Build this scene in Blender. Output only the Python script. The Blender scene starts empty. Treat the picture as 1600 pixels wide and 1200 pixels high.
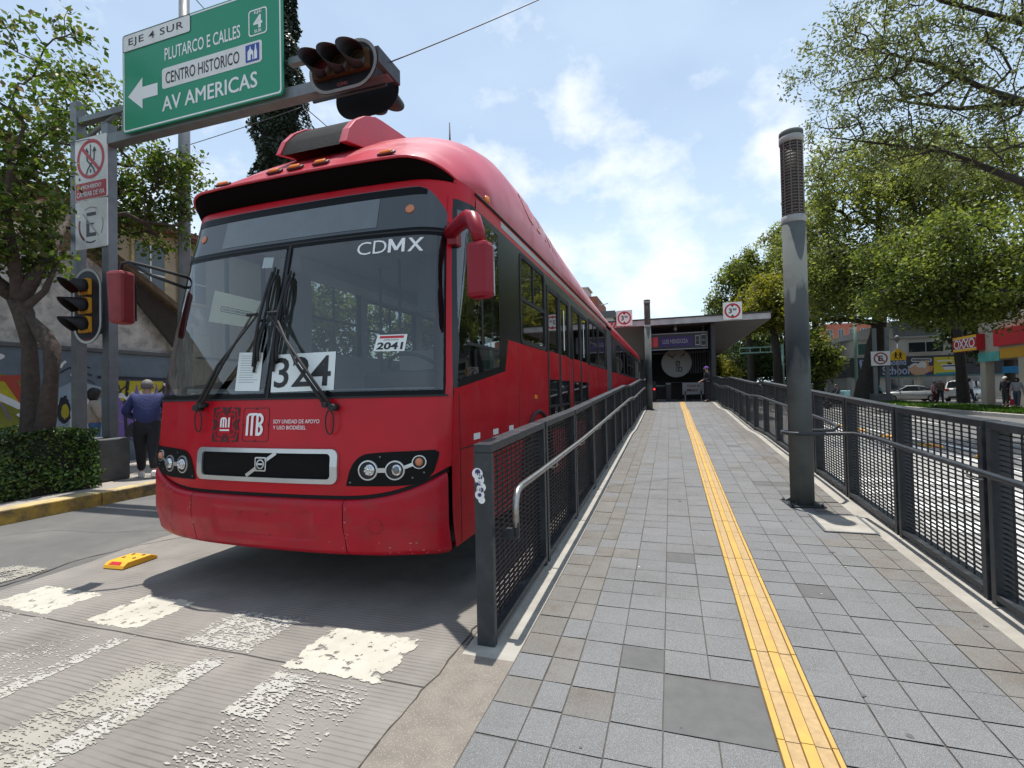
import bpy, math, random
import numpy as np
from mathutils import Vector, Matrix

# ------------------------------------------------------------------ camera, sky, sun
scene = bpy.context.scene
COL = scene.collection
F_PX, PSI, TH, ROLL = 770.0, math.radians(17.833), math.radians(1.057), 0.021
CAM = Vector((0, 0, 1.5))
_fw0 = Vector((-math.sin(PSI), math.cos(PSI), 0)); _rt = Vector((math.cos(PSI), math.sin(PSI), 0)); _up0 = Vector((0, 0, 1))
FWD = _fw0 * math.cos(TH) + _up0 * math.sin(TH)
UPL = -_fw0 * math.sin(TH) + _up0 * math.cos(TH)
_c, _s = math.cos(ROLL), math.sin(ROLL)
RIGHT = _rt * _c - UPL * _s
UP = _rt * _s + UPL * _c
cam_d = bpy.data.cameras.new('camera'); cam = bpy.data.objects.new('camera', cam_d); COL.objects.link(cam)
cam_d.sensor_width = 36; cam_d.lens = F_PX / 1600 * 36; cam_d.clip_start = 0.05; cam_d.clip_end = 2000
cam.matrix_world = Matrix(((RIGHT.x, UP.x, -FWD.x, CAM.x), (RIGHT.y, UP.y, -FWD.y, CAM.y), (RIGHT.z, UP.z, -FWD.z, CAM.z), (0, 0, 0, 1)))
scene.camera = cam

def ray(px, py):
    return (RIGHT * ((px - 800) / F_PX) + UP * ((600 - py) / F_PX) + FWD)
def W(px, py, x=None, y=None, z=None):
    """surveyed point: the photo position (px,py) taken on the plane x=, y= or z=."""
    d = ray(px, py)
    t = (x - CAM.x) / d.x if x is not None else ((y - CAM.y) / d.y if y is not None else (z - CAM.z) / d.z)
    return CAM + d * t

SUN_FROM = Vector((-0.045, 0.155, 1.0)).normalized()
world = bpy.data.worlds.new('World'); scene.world = world; world.use_nodes = True
wn, wl = world.node_tree.nodes, world.node_tree.links
wn.clear()
w_out = wn.new('ShaderNodeOutputWorld'); w_bg = wn.new('ShaderNodeBackground'); w_sky = wn.new('ShaderNodeTexSky')
w_sky.sky_type = 'NISHITA'; w_sky.sun_disc = False
w_sky.sun_elevation = math.asin(SUN_FROM.z); w_sky.sun_rotation = math.atan2(SUN_FROM.x, SUN_FROM.y)
w_sky.altitude = 300; w_sky.air_density = 1.0; w_sky.dust_density = 1.0; w_sky.ozone_density = 2.5
w_bg.inputs['Strength'].default_value = 0.125
def wmath(op, a, b=None, c=None, clamp=False):
    n = wn.new('ShaderNodeMath'); n.operation = op; n.use_clamp = clamp
    for i, v in enumerate((a, b, c)):
        if v is None: continue
        if isinstance(v, (int, float)): n.inputs[i].default_value = v
        else: wl.new(v, n.inputs[i])
    return n.outputs[0]
w_tc = wn.new('ShaderNodeTexCoord')
def w_noise(scale, detail, stretch=1.6, rough=0.55):
    m = wn.new('ShaderNodeMapping'); m.inputs['Scale'].default_value = (1, 1, stretch)
    wl.new(w_tc.outputs['Generated'], m.inputs['Vector'])
    n = wn.new('ShaderNodeTexNoise'); n.inputs['Scale'].default_value = scale; n.inputs['Detail'].default_value = detail; n.inputs['Roughness'].default_value = rough
    wl.new(m.outputs[0], n.inputs['Vector']); return n.outputs['Fac']
def w_blob(px, py, rad, amp):
    d = ray(px, py).normalized()
    n = wn.new('ShaderNodeVectorMath'); n.operation = 'DISTANCE'
    wl.new(w_tc.outputs['Generated'], n.inputs[0]); n.inputs[1].default_value = d
    t = wmath('DIVIDE', n.outputs['Value'], rad)
    return wmath('MULTIPLY', wmath('SUBTRACT', 1.0, t, clamp=True), amp)
n1 = w_noise(7.5, 10, 1.5, 0.6)
n2 = w_noise(2.2, 6, 2.2, 0.5)
blobs = [(890, 165, .10, .66), (1020, 310, .15, .55), (1065, 400, .20, .58), (970, 430, .20, .48), (1010, 380, .30, .37), (860, 420, .2, .42), (1225, 235, .11, .75), (1290, 60, .25, .2), (320, 270, .22, .35), (790, 245, .16, .45), (240, 440, .25, .5), (965, 235, .10, .35), (650, 140, .3, .12), (500, 250, .3, .2)]
dens = None
for b in blobs:
    o = w_blob(*b); dens = o if dens is None else wmath('MAXIMUM', dens, o)
cl = wmath('MULTIPLY_ADD', n1, 1.7, -0.86)
cl = wmath('ADD', cl, dens)
cl = wmath('MULTIPLY', wmath('SUBTRACT', cl, 0.20), 2.0, clamp=True)
thin = wmath('MULTIPLY', wmath('SUBTRACT', n2, 0.42), 0.9, clamp=True)
# pale air towards the horizon
sep = wn.new('ShaderNodeSeparateXYZ'); wl.new(w_tc.outputs['Generated'], sep.inputs[0])
hz = wmath('POWER', wmath('SUBTRACT', 1.0, wmath('MULTIPLY', wmath('ABSOLUTE', sep.outputs['Z']), 1.5), clamp=True), 2.0)
veil = wmath('ADD', wmath('MULTIPLY', hz, 0.55), wmath('ADD', wmath('MULTIPLY', thin, .6), 0.36), clamp=True)
w_veil = wn.new('ShaderNodeMix'); w_veil.data_type = 'RGBA'
wl.new(veil, w_veil.inputs['Factor']); wl.new(w_sky.outputs[0], w_veil.inputs['A']); w_veil.inputs['B'].default_value = (5.6, 6.75, 7.5, 1)
w_mix = wn.new('ShaderNodeMix'); w_mix.data_type = 'RGBA'
wl.new(wmath('MULTIPLY', cl, 0.78, clamp=True), w_mix.inputs['Factor']); wl.new(w_veil.outputs['Result'], w_mix.inputs['A']); w_mix.inputs['B'].default_value = (7.4, 7.5, 7.7, 1)
wl.new(w_mix.outputs['Result'], w_bg.inputs['Color']); wl.new(w_bg.outputs[0], w_out.inputs[0])

sun_d = bpy.data.lights.new('sun', 'SUN'); sun_d.energy = 4.2; sun_d.angle = math.radians(0.5); sun_d.color = (1.0, 0.95, 0.88)
sun = bpy.data.objects.new('sun', sun_d); COL.objects.link(sun); sun.location = (0, 0, 30)
sun.rotation_euler = (-SUN_FROM).to_track_quat('-Z', 'Y').to_euler()
vs = scene.view_settings
vs.view_transform = 'Standard'; vs.look = 'None'; vs.exposure = 0.4; vs.gamma = 1.0; vs.use_curve_mapping = False
scene.cycles.max_bounces = 8; scene.cycles.transparent_max_bounces = 24; scene.cycles.caustics_reflective = False; scene.cycles.caustics_refractive = False
scene.cycles.use_denoising = True

# ------------------------------------------------------------------ helpers
def thing(name, label, cat, loc=(0, 0, 0), rz=0.0, group=None):
    o = bpy.data.objects.new(name, None); COL.objects.link(o)
    o.empty_display_size = 0.2; o.location = loc; o.rotation_euler = (0, 0, rz)
    o['label'] = label; o['category'] = cat
    if group: o['group'] = group
    return o
def tag(o, label, cat, group=None):
    o['label'] = label; o['category'] = cat
    if group: o['group'] = group
    return o
def kids(o): return [c for c in bpy.data.objects if c.parent == o]
def dup(o, parent=None, loc=None, rz=None, label=None):
    c = o.copy(); COL.objects.link(c)
    if parent is not None: c.parent = parent
    for k in kids(o): dup(k, c)
    if loc is not None: c.location = loc
    if rz is not None: c.rotation_euler = (0, 0, rz)
    if label: c['label'] = label
    return c
def wloc(o):
    v = Vector((0, 0, 0))
    while o is not None: v += o.location; o = o.parent
    return v

class MB:
    def __init__(s): s.v = []; s.f = []; s.m = []; s.sm = []
    def add(s, V, F, mi=0, smooth=False):
        b = len(s.v); s.v += [tuple(map(float, p)) for p in V]
        for f in F:
            s.f.append([i + b for i in f]); s.m.append(mi); s.sm.append(smooth)
        return s
    def box(s, c, d, mi=0, rz=0.0, M=None):
        hx, hy, hz = d[0] / 2, d[1] / 2, d[2] / 2
        V = [Vector((x, y, z)) for x in (-hx, hx) for y in (-hy, hy) for z in (-hz, hz)]
        R = M if M is not None else Matrix.Rotation(rz, 3, 'Z')
        V = [R @ p + Vector(c) for p in V]
        return s.add(V, [(0, 1, 3, 2), (4, 6, 7, 5), (0, 4, 5, 1), (2, 3, 7, 6), (0, 2, 6, 4), (1, 5, 7, 3)], mi)
    def bx(s, x0, x1, y0, y1, z0, z1, mi=0):
        return s.box(((x0 + x1) / 2, (y0 + y1) / 2, (z0 + z1) / 2), (abs(x1 - x0), abs(y1 - y0), abs(z1 - z0)), mi)
    def quad(s, a, b, c, d, mi=0): return s.add([a, b, c, d], [(0, 1, 2, 3)], mi)
    def tube(s, pts, r, n=8, mi=0, caps=True, smooth=True):
        P = [Vector(p) for p in pts]; R = r if hasattr(r, '__len__') else [r] * len(P)
        V = []; F = []; prev = None
        for i, p in enumerate(P):
            t = (P[min(i + 1, len(P) - 1)] - P[max(i - 1, 0)]).normalized()
            if prev is None:
                a = Vector((0, 0, 1)) if abs(t.z) < 0.9 else Vector((1, 0, 0))
                u = t.cross(a).normalized()
            else:
                u = (prev - t * prev.dot(t)).normalized()
            prev = u; w = t.cross(u)
            for k in range(n):
                an = 2 * math.pi * k / n
                V.append(p + (u * math.cos(an) + w * math.sin(an)) * R[i])
        for i in range(len(P) - 1):
            for k in range(n):
                a = i * n + k; b = i * n + (k + 1) % n
                F.append((a, b, b + n, a + n))
        s.add(V, F, mi, smooth)
        if caps:
            b = len(s.v) - len(V)
            s.f.append([b + k for k in range(n)][::-1]); s.m.append(mi); s.sm.append(False)
            e = b + (len(P) - 1) * n
            s.f.append([e + k for k in range(n)]); s.m.append(mi); s.sm.append(False)
        return s
    def lathe(s, prof, c=(0, 0, 0), n=24, mi=0, axis='z', smooth=True):
        V = []; F = []
        for r, h in prof:
            for k in range(n):
                a = 2 * math.pi * k / n; x, y = r * math.cos(a), r * math.sin(a)
                p = (x, y, h) if axis == 'z' else ((x, h, y) if axis == 'y' else (h, x, y))
                V.append(Vector(p) + Vector(c))
        for i in range(len(prof) - 1):
            for k in range(n):
                a = i * n + k; b = i * n + (k + 1) % n
                F.append((a, b, b + n, a + n))
        s.add(V, F, mi, smooth); b = len(s.v) - len(V)
        for e, rev in ((0, True), (len(prof) - 1, False)):
            if prof[e][0] > 1e-4:
                q = [b + e * n + k for k in range(n)]; s.f.append(q[::-1] if rev else q); s.m.append(mi); s.sm.append(False)
        return s
    def grid(s, rows, mi=0, smooth=True, closed=False):
        nr, nc = len(rows), len(rows[0]); V = [p for r in rows for p in r]; F = []
        for i in range(nr - 1):
            for j in range(nc if closed else nc - 1):
                k = (j + 1) % nc
                F.append((i * nc + j, i * nc + k, (i + 1) * nc + k, (i + 1) * nc + j))
        return s.add(V, F, mi, smooth)
    def prism(s, poly, fn, d0, d1, mi=0, mside=None):
        n = len(poly); V = [fn(x, y, d0) for x, y in poly] + [fn(x, y, d1) for x, y in poly]
        s.add(V, [tuple(range(n)), tuple(range(2 * n - 1, n - 1, -1))], mi)
        b = len(s.v) - 2 * n
        for k in range(n):
            j = (k + 1) % n
            s.f.append([b + k, b + n + k, b + n + j, b + j]); s.m.append(mi if mside is None else mside); s.sm.append(False)
        return s
    def flat(s, geo, fn, mi=0):
        V, F = geo
        return s.add([fn(x, y) for x, y in V], F, mi)
    def ell(s, c, r, mi=0, n=12, m=8, M=None):
        V = []; F = []
        for i in range(m + 1):
            t = math.pi * i / m
            for k in range(n):
                a = 2 * math.pi * k / n
                p = Vector((math.sin(t) * math.cos(a) * r[0], math.sin(t) * math.sin(a) * r[1], math.cos(t) * r[2]))
                if M is not None: p = M @ p
                V.append(p + Vector(c))
        for i in range(m):
            for k in range(n):
                F.append((i * n + k, (i + 1) * n + k, (i + 1) * n + (k + 1) % n, i * n + (k + 1) % n))
        return s.add(V, F, mi, True)
    def build(s, name, mats, parent=None, bevel=0.0, local=False, auto=False):
        me = bpy.data.meshes.new(name)
        off = Vector((0, 0, 0)) if (local or parent is None) else wloc(parent)
        me.from_pydata([(p[0] - off.x, p[1] - off.y, p[2] - off.z) for p in s.v], [], s.f)
        if not isinstance(mats, (list, tuple)): mats = [mats]
        for m in mats: me.materials.append(m)
        me.polygons.foreach_set('material_index', s.m); me.polygons.foreach_set('use_smooth', s.sm)
        me.validate(); me.update()
        o = bpy.data.objects.new(name, me); COL.objects.link(o)
        if parent is not None: o.parent = parent
        if bevel:
            b = o.modifiers.new('bevel', 'BEVEL'); b.width = bevel; b.segments = 2; b.limit_method = 'ANGLE'; b.angle_limit = math.radians(40)
        return o
def structure(o): o['kind'] = 'structure'; return o

# 2-D shapes (x right, y up)
_tc = {}
def text2d(body, h, w=None, bold=0.0, align='l', shear=0.0, spacing=1.0):
    """lettering h high (capitals) and w wide."""
    key = (body, bold, shear, spacing)
    if key not in _tc:
        c = bpy.data.curves.new('lettering', 'FONT'); c.body = body; c.offset = bold; c.shear = shear; c.space_character = spacing; c.resolution_u = 3
        o = bpy.data.objects.new('lettering', c); me = bpy.data.meshes.new_from_object(o)
        V = np.array([v.co[:2] for v in me.vertices]) if len(me.vertices) else np.zeros((0, 2)); F = [tuple(p.vertices) for p in me.polygons]
        bpy.data.objects.remove(o); bpy.data.curves.remove(c); bpy.data.meshes.remove(me)
        _tc[key] = (V, F)
    V, F = _tc[key]
    V = V.copy(); V[:, 0] -= V[:, 0].min(); V[:, 1] -= V[:, 1].min()
    H = V[:, 1].max(); Wd = V[:, 0].max()
    V[:, 1] *= h / H; V[:, 0] *= (w / Wd if w else h / H)
    if align == 'c': V[:, 0] -= V[:, 0].max() / 2
    return [tuple(p) for p in V], F
def mv(geo, dx, dy): return [(x + dx, y + dy) for x, y in geo[0]], geo[1]
def rect2d(x0, x1, y0, y1): return [(x0, y0), (x1, y0), (x1, y1), (x0, y1)], [(0, 1, 2, 3)]
def ring2d(cx, cy, r0, r1, n=32, a0=0, a1=360, sx=1.0):
    V = []; F = []
    for k in range(n + 1):
        a = math.radians(a0 + (a1 - a0) * k / n)
        V += [(cx + r0 * math.cos(a) * sx, cy + r0 * math.sin(a)), (cx + r1 * math.cos(a) * sx, cy + r1 * math.sin(a))]
    for k in range(n): F.append((2 * k, 2 * k + 1, 2 * k + 3, 2 * k + 2))
    return V, F
def disc2d(cx, cy, r, n=24): return [(cx + r * math.cos(2 * math.pi * k / n), cy + r * math.sin(2 * math.pi * k / n)) for k in range(n)], [tuple(range(n))]
def stroke2d(pts, w):
    V = []; F = []; n = len(pts)
    for i, p in enumerate(pts):
        a = pts[max(i - 1, 0)]; b = pts[min(i + 1, n - 1)]; dx, dy = b[0] - a[0], b[1] - a[1]; L = math.hypot(dx, dy) or 1
        V += [(p[0] - dy / L * w / 2, p[1] + dx / L * w / 2), (p[0] + dy / L * w / 2, p[1] - dx / L * w / 2)]
    for i in range(n - 1): F.append((2 * i, 2 * i + 1, 2 * i + 3, 2 * i + 2))
    return V, F
def rrect(x0, x1, y0, y1, r, n=5):
    P = []
    for cx, cy, a0 in ((x1 - r, y1 - r, 0), (x0 + r, y1 - r, 90), (x0 + r, y0 + r, 180), (x1 - r, y0 + r, 270)):
        for k in range(n + 1):
            a = math.radians(a0 + 90 * k / n); P.append((cx + r * math.cos(a), cy + r * math.sin(a)))
    return P
def band2d(outer, inner):
    n = len(outer); return list(outer) + list(inner), [(k, (k + 1) % n, n + (k + 1) % n, n + k) for k in range(n)]
def poly2d(p): return list(p), [tuple(range(len(p)))]

# ------------------------------------------------------------------ materials
def N(nt, t, **kw):
    n = nt.nodes.new(t)
    for k, v in kw.items(): setattr(n, k, v)
    return n
def mat(name, col, rough=0.6, metal=0.0, var=0.0, vs=6.0, bump=0.0, bs=60.0, coat=0.0, dirt=None, dirt_amt=0.4, dirt_s=2.0, spec=0.5, island=0.0, emit=None, dirt_lo=.48):
    m = bpy.data.materials.new(name); m.use_nodes = True; nt = m.node_tree; L = nt.links
    b = nt.nodes['Principled BSDF']; b.inputs['Roughness'].default_value = rough; b.inputs['Metallic'].default_value = metal
    b.inputs['Specular IOR Level'].default_value = spec
    if coat: b.inputs['Coat Weight'].default_value = coat; b.inputs['Coat Roughness'].default_value = 0.06
    col = tuple(col) + (1,)
    b.inputs['Base Color'].default_value = col
    src = None
    geo = N(nt, 'ShaderNodeNewGeometry')
    if var or dirt or island:
        rgb = N(nt, 'ShaderNodeRGB'); rgb.outputs[0].default_value = col; src = rgb.outputs[0]
    if island:
        h = N(nt, 'ShaderNodeHueSaturation'); mr = N(nt, 'ShaderNodeMapRange'); mr.inputs['To Min'].default_value = 1 - island; mr.inputs['To Max'].default_value = 1 + island
        L.new(geo.outputs['Random Per Island'], mr.inputs['Value']); L.new(mr.outputs[0], h.inputs['Value']); L.new(src, h.inputs['Color']); src = h.outputs[0]
    if var:
        n = N(nt, 'ShaderNodeTexNoise'); n.inputs['Scale'].default_value = vs; n.inputs['Detail'].default_value = 8; n.inputs['Roughness'].default_value = 0.6
        L.new(geo.outputs['Position'], n.inputs['Vector'])
        h = N(nt, 'ShaderNodeHueSaturation'); mr = N(nt, 'ShaderNodeMapRange'); mr.inputs['From Min'].default_value = .25; mr.inputs['From Max'].default_value = .75; mr.inputs['To Min'].default_value = 1 - var; mr.inputs['To Max'].default_value = 1 + var
        L.new(n.outputs['Fac'], mr.inputs['Value']); L.new(mr.outputs[0], h.inputs['Value']); L.new(src, h.inputs['Color']); src = h.outputs[0]
    if dirt:
        n = N(nt, 'ShaderNodeTexNoise'); n.inputs['Scale'].default_value = dirt_s; n.inputs['Detail'].default_value = 10; n.inputs['Roughness'].default_value = 0.65
        L.new(geo.outputs['Position'], n.inputs['Vector'])
        mr = N(nt, 'ShaderNodeMapRange'); mr.inputs['From Min'].default_value = dirt_lo; mr.inputs['From Max'].default_value = dirt_lo + .27; mr.inputs['To Max'].default_value = dirt_amt
        L.new(n.outputs['Fac'], mr.inputs['Value'])
        mx = N(nt, 'ShaderNodeMix', data_type='RGBA'); mx.inputs['B'].default_value = tuple(dirt) + (1,)
        L.new(mr.outputs[0], mx.inputs['Factor']); L.new(src, mx.inputs['A']); src = mx.outputs['Result']
        mr2 = N(nt, 'ShaderNodeMapRange'); mr2.inputs['From Max'].default_value = dirt_amt; mr2.inputs['To Min'].default_value = rough; mr2.inputs['To Max'].default_value = min(1, rough + .3)
        L.new(mr.outputs[0], mr2.inputs['Value']); L.new(mr2.outputs[0], b.inputs['Roughness'])
    if src is not None: L.new(src, b.inputs['Base Color'])
    if bump:
        n = N(nt, 'ShaderNodeTexNoise'); n.inputs['Scale'].default_value = bs; n.inputs['Detail'].default_value = 4
        L.new(geo.outputs['Position'], n.inputs['Vector'])
        bp = N(nt, 'ShaderNodeBump'); bp.inputs['Strength'].default_value = bump; bp.inputs['Distance'].default_value = 0.02
        L.new(n.outputs['Fac'], bp.inputs['Height']); L.new(bp.outputs[0], b.inputs['Normal'])
    if emit:
        b.inputs['Emission Color'].default_value = tuple(emit[:3]) + (1,); b.inputs['Emission Strength'].default_value = emit[3]
    return m
def glass(name, tint=(.8, .85, .85), refl=1.0, rough=0.02, base=0.04):
    m = bpy.data.materials.new(name); m.use_nodes = True; nt = m.node_tree; L = nt.links; nt.nodes.clear()
    out = N(nt, 'ShaderNodeOutputMaterial'); mx = N(nt, 'ShaderNodeMixShader'); t = N(nt, 'ShaderNodeBsdfTransparent'); g = N(nt, 'ShaderNodeBsdfGlossy')
    t.inputs[0].default_value = tuple(tint) + (1,); g.inputs['Roughness'].default_value = rough; g.inputs['Color'].default_value = (refl, refl, refl, 1)
    lw = N(nt, 'ShaderNodeLayerWeight'); lw.inputs[0].default_value = 0.5
    p = N(nt, 'ShaderNodeMath', operation='POWER'); p.inputs[1].default_value = 3.5; L.new(lw.outputs['Facing'], p.inputs[0])
    ma = N(nt, 'ShaderNodeMath', operation='MULTIPLY_ADD'); ma.inputs[1].default_value = 0.85; ma.inputs[2].default_value = base; ma.use_clamp = True
    L.new(p.outputs[0], ma.inputs[0]); L.new(ma.outputs[0], mx.inputs[0]); L.new(t.outputs[0], mx.inputs[1]); L.new(g.outputs[0], mx.inputs[2]); L.new(mx.outputs[0], out.inputs[0])
    return m
def leafmat(name, cols, trans=0.35, rough=0.45):
    m = bpy.data.materials.new(name); m.use_nodes = True; nt = m.node_tree; L = nt.links
    b = nt.nodes['Principled BSDF']; out = nt.nodes['Material Output']; b.inputs['Roughness'].default_value = rough; b.inputs['Specular IOR Level'].default_value = .35
    geo = N(nt, 'ShaderNodeNewGeometry'); cr = N(nt, 'ShaderNodeValToRGB')
    el = cr.color_ramp.elements
    while len(el) < len(cols): el.new(0.5)
    for i, c in enumerate(cols): el[i].position = i / (len(cols) - 1); el[i].color = tuple(c) + (1,)
    L.new(geo.outputs['Random Per Island'], cr.inputs[0])
    n = N(nt, 'ShaderNodeTexNoise'); n.inputs['Scale'].default_value = .55; n.inputs['Detail'].default_value = 3; L.new(geo.outputs['Position'], n.inputs['Vector'])
    mr = N(nt, 'ShaderNodeMapRange'); mr.inputs['From Min'].default_value = .3; mr.inputs['From Max'].default_value = .7; mr.inputs['To Min'].default_value = .6; mr.inputs['To Max'].default_value = 1.35
    L.new(n.outputs['Fac'], mr.inputs['Value'])
    h = N(nt, 'ShaderNodeHueSaturation'); L.new(cr.outputs[0], h.inputs['Color']); L.new(mr.outputs[0], h.inputs['Value'])
    L.new(h.outputs[0], b.inputs['Base Color'])
    t = N(nt, 'ShaderNodeBsdfTranslucent'); h2 = N(nt, 'ShaderNodeHueSaturation'); h2.inputs['Value'].default_value = 1.6; h2.inputs['Saturation'].default_value = 1.1; L.new(h.outputs[0], h2.inputs['Color']); L.new(h2.outputs[0], t.inputs[0])
    mx = N(nt, 'ShaderNodeMixShader'); mx.inputs[0].default_value = trans; L.new(b.outputs[0], mx.inputs[1]); L.new(t.outputs[0], mx.inputs[2]); L.new(mx.outputs[0], out.inputs[0])
    return m

M = {}
M['red'] = mat('bus_red_paint', (.46, .004, .014), .30, var=.10, vs=2.5, coat=.06, spec=.28, dirt=(.26, .03, .03), dirt_amt=.4, dirt_s=3)
M['red_low'] = mat('bumper_red_paint', (.40, .005, .019), .36, var=.16, vs=4, coat=.05, spec=.28, dirt=(.20, .045, .04), dirt_amt=.6, dirt_s=7, bump=.06, bs=9)
M['red_roof'] = mat('pinkish_red_roof_paint', (.45, .014, .032), .36, var=.15, vs=2, coat=.25, dirt=(.45, .12, .15), dirt_amt=.6, dirt_s=2.4)  # roof red, mottled with a paler pink
M['black'] = mat('black_paint', (.007, .008, .009), .22, spec=.4)
M['matte_black'] = mat('matte_black_lamp_plate', (.006, .0065, .007), .5, spec=.12)
M['frit'] = mat('black_glass_edge', (.005, .006, .007), .3, spec=.12)
M['rubber'] = mat('black_rubber', (.015, .015, .016), .7, var=.2)
M['visor_shade'] = mat('shade_black_visor_underside', (.005, .003, .003), .9, spec=.05)  # near-black puts the recess's shade into the visor underside colour
M['band_glass'] = mat('dark_band_glass', (.036, .043, .048), .08, spec=.8)
M['band_panel'] = mat('grey_display_blind', (.115, .135, .145), .15, spec=.8, var=.08)
M['chrome'] = mat('chrome', (.75, .75, .76), .12, metal=1)
M['silver'] = mat('silver_trim', (.55, .56, .57), .3, metal=.8, var=.1)
M['white_print'] = mat('white_print', (.80, .80, .80), .45)
M['black_print'] = mat('black_print', (.012, .012, .012), .5)
M['darkred_print'] = mat('dark_maroon_print', (.05, .010, .012), .5)
M['paper'] = mat('white_paper', (.72, .76, .74), .7)
M['cream'] = mat('cream_card', (.58, .54, .38), .7, var=.08)
M['red_print'] = mat('red_print', (.50, .02, .03), .5)
M['grille'] = mat('black_grille_mesh', (.006, .006, .0065), .6, bump=.6, bs=160, spec=.12)
M['amber'] = mat('amber_lens', (.75, .22, .015), .2, spec=.8)
M['amber_dull'] = mat('dull_orange_lens', (.55, .20, .10), .35)
M['lens'] = mat('headlamp_reflector', (.62, .63, .64), .08, metal=.9)
M['glass_front'] = glass('windscreen_glass', (.66, .70, .70), .95, .01, .085)
M['glass_side'] = glass('tinted_side_glass', (.40, .44, .44), .9, .02, .14)
M['glass_lamp'] = glass('lamp_glass', (.9, .9, .9), 1, .02, .06)
M['int_grey'] = mat('interior_grey_plastic', (.32, .34, .35), .6, var=.06)
M['int_dark'] = mat('interior_dark_plastic', (.035, .038, .04), .6, var=.15)
M['int_light'] = mat('interior_pale_lining', (.50, .52, .52), .6, var=.05)
M['seat_blue'] = mat('blue_seat_plastic', (.05, .10, .22), .5)
M['seat_dark'] = mat('dark_seat_cloth', (.03, .03, .035), .9)
M['yellow_pole'] = mat('yellow_grab_pole', (.60, .42, .03), .35)
M['tyre'] = mat('tyre_rubber', (.016, .016, .017), .85, bump=.3, bs=90)
M['rim'] = mat('painted_steel_rim', (.30, .30, .31), .45, metal=.4)
M['steel_dark'] = mat('dark_grey_painted_steel', (.024, .029, .035), .42, var=.2, vs=9, dirt=(.10, .095, .09), dirt_amt=.4, dirt_s=9)
M['steel_grating'] = mat('black_steel_grating', (.016, .018, .021), .5)
M['steel_worn'] = mat('worn_bare_steel', (.36, .35, .33), .32, metal=.85, var=.35, vs=30)
M['lamp_grey'] = mat('grey_painted_lamp_column', (.125, .135, .130), .9, spec=.06, var=.10, vs=3, dirt=(.025, .03, .034), dirt_amt=.6, dirt_s=1.4)
def stain_band(m, z0, z1, amt, col):
    # weather stain with its own ragged outline between two heights
    nt = m.node_tree; L = nt.links; b = nt.nodes['Principled BSDF']; src = b.inputs['Base Color'].links[0].from_socket
    geo = N(nt, 'ShaderNodeNewGeometry'); mp = N(nt, 'ShaderNodeMapping'); mp.inputs['Scale'].default_value = (9, 9, 2.2); L.new(geo.outputs['Position'], mp.inputs['Vector'])
    n = N(nt, 'ShaderNodeTexNoise'); n.inputs['Scale'].default_value = 1.0; n.inputs['Detail'].default_value = 7; L.new(mp.outputs[0], n.inputs['Vector'])
    sp = N(nt, 'ShaderNodeSeparateXYZ'); L.new(geo.outputs['Position'], sp.inputs[0])
    w = N(nt, 'ShaderNodeMath', operation='MULTIPLY_ADD'); w.inputs[1].default_value = .9; L.new(n.outputs['Fac'], w.inputs[0]); L.new(sp.outputs['Z'], w.inputs[2])
    a = N(nt, 'ShaderNodeMapRange'); a.inputs['From Min'].default_value = z0 + .4; a.inputs['From Max'].default_value = z0 + .55; L.new(w.outputs[0], a.inputs['Value'])
    c = N(nt, 'ShaderNodeMapRange'); c.inputs['From Min'].default_value = z1 + .4; c.inputs['From Max'].default_value = z1 + .52; c.inputs['To Min'].default_value = 1; c.inputs['To Max'].default_value = 0; L.new(w.outputs[0], c.inputs['Value'])
    ml = N(nt, 'ShaderNodeMath', operation='MULTIPLY'); L.new(a.outputs[0], ml.inputs[0]); L.new(c.outputs[0], ml.inputs[1])
    m2 = N(nt, 'ShaderNodeMath', operation='MULTIPLY'); m2.inputs[1].default_value = amt; L.new(ml.outputs[0], m2.inputs[0])
    mx = N(nt, 'ShaderNodeMix', data_type='RGBA'); mx.inputs['B'].default_value = tuple(col) + (1,); L.new(m2.outputs[0], mx.inputs['Factor']); L.new(src, mx.inputs['A']); L.new(mx.outputs['Result'], b.inputs['Base Color'])
stain_band(M['lamp_grey'], 1.75, 2.65, .75, (.03, .036, .042))
M['lamp_louvre'] = mat('brown_lamp_louvre', (.095, .08, .07), .5, var=.3, vs=40)
M['lamp_ring'] = mat('pale_lamp_ring', (.28, .28, .27), .5, var=.1)
M['galv'] = mat('grey_galvanised_steel', (.17, .185, .195), .45, metal=.3, var=.15, vs=5, dirt=(.08, .08, .08), dirt_amt=.4)
M['sign_white'] = mat('white_sign_sheet', (.72, .72, .70), .45, dirt=(.45, .44, .40), dirt_amt=.35, dirt_s=4)
M['sign_green'] = mat('green_sign_sheet', (.0, .25, .125), .4, var=.05, vs=2)
M['sign_red'] = mat('red_sign_sheet', (.48, .015, .025), .45)
M['sign_blue'] = mat('blue_sign_sheet', (.015, .06, .32), .45)
M['sign_yellow'] = mat('yellow_sign_sheet', (.85, .50, .01), .45)
M['sig_navy'] = mat('navy_signal_plate', (.018, .024, .036), .5, var=.15)
M['sig_border'] = mat('white_plate_border', (.60, .60, .58), .5, dirt=(.3, .3, .3), dirt_amt=.4)
M['sig_yellow'] = mat('yellow_signal_housing', (.70, .33, .03), .45, var=.1)
M['sig_visor'] = mat('black_signal_visor', (.012, .013, .015), .6)
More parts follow.
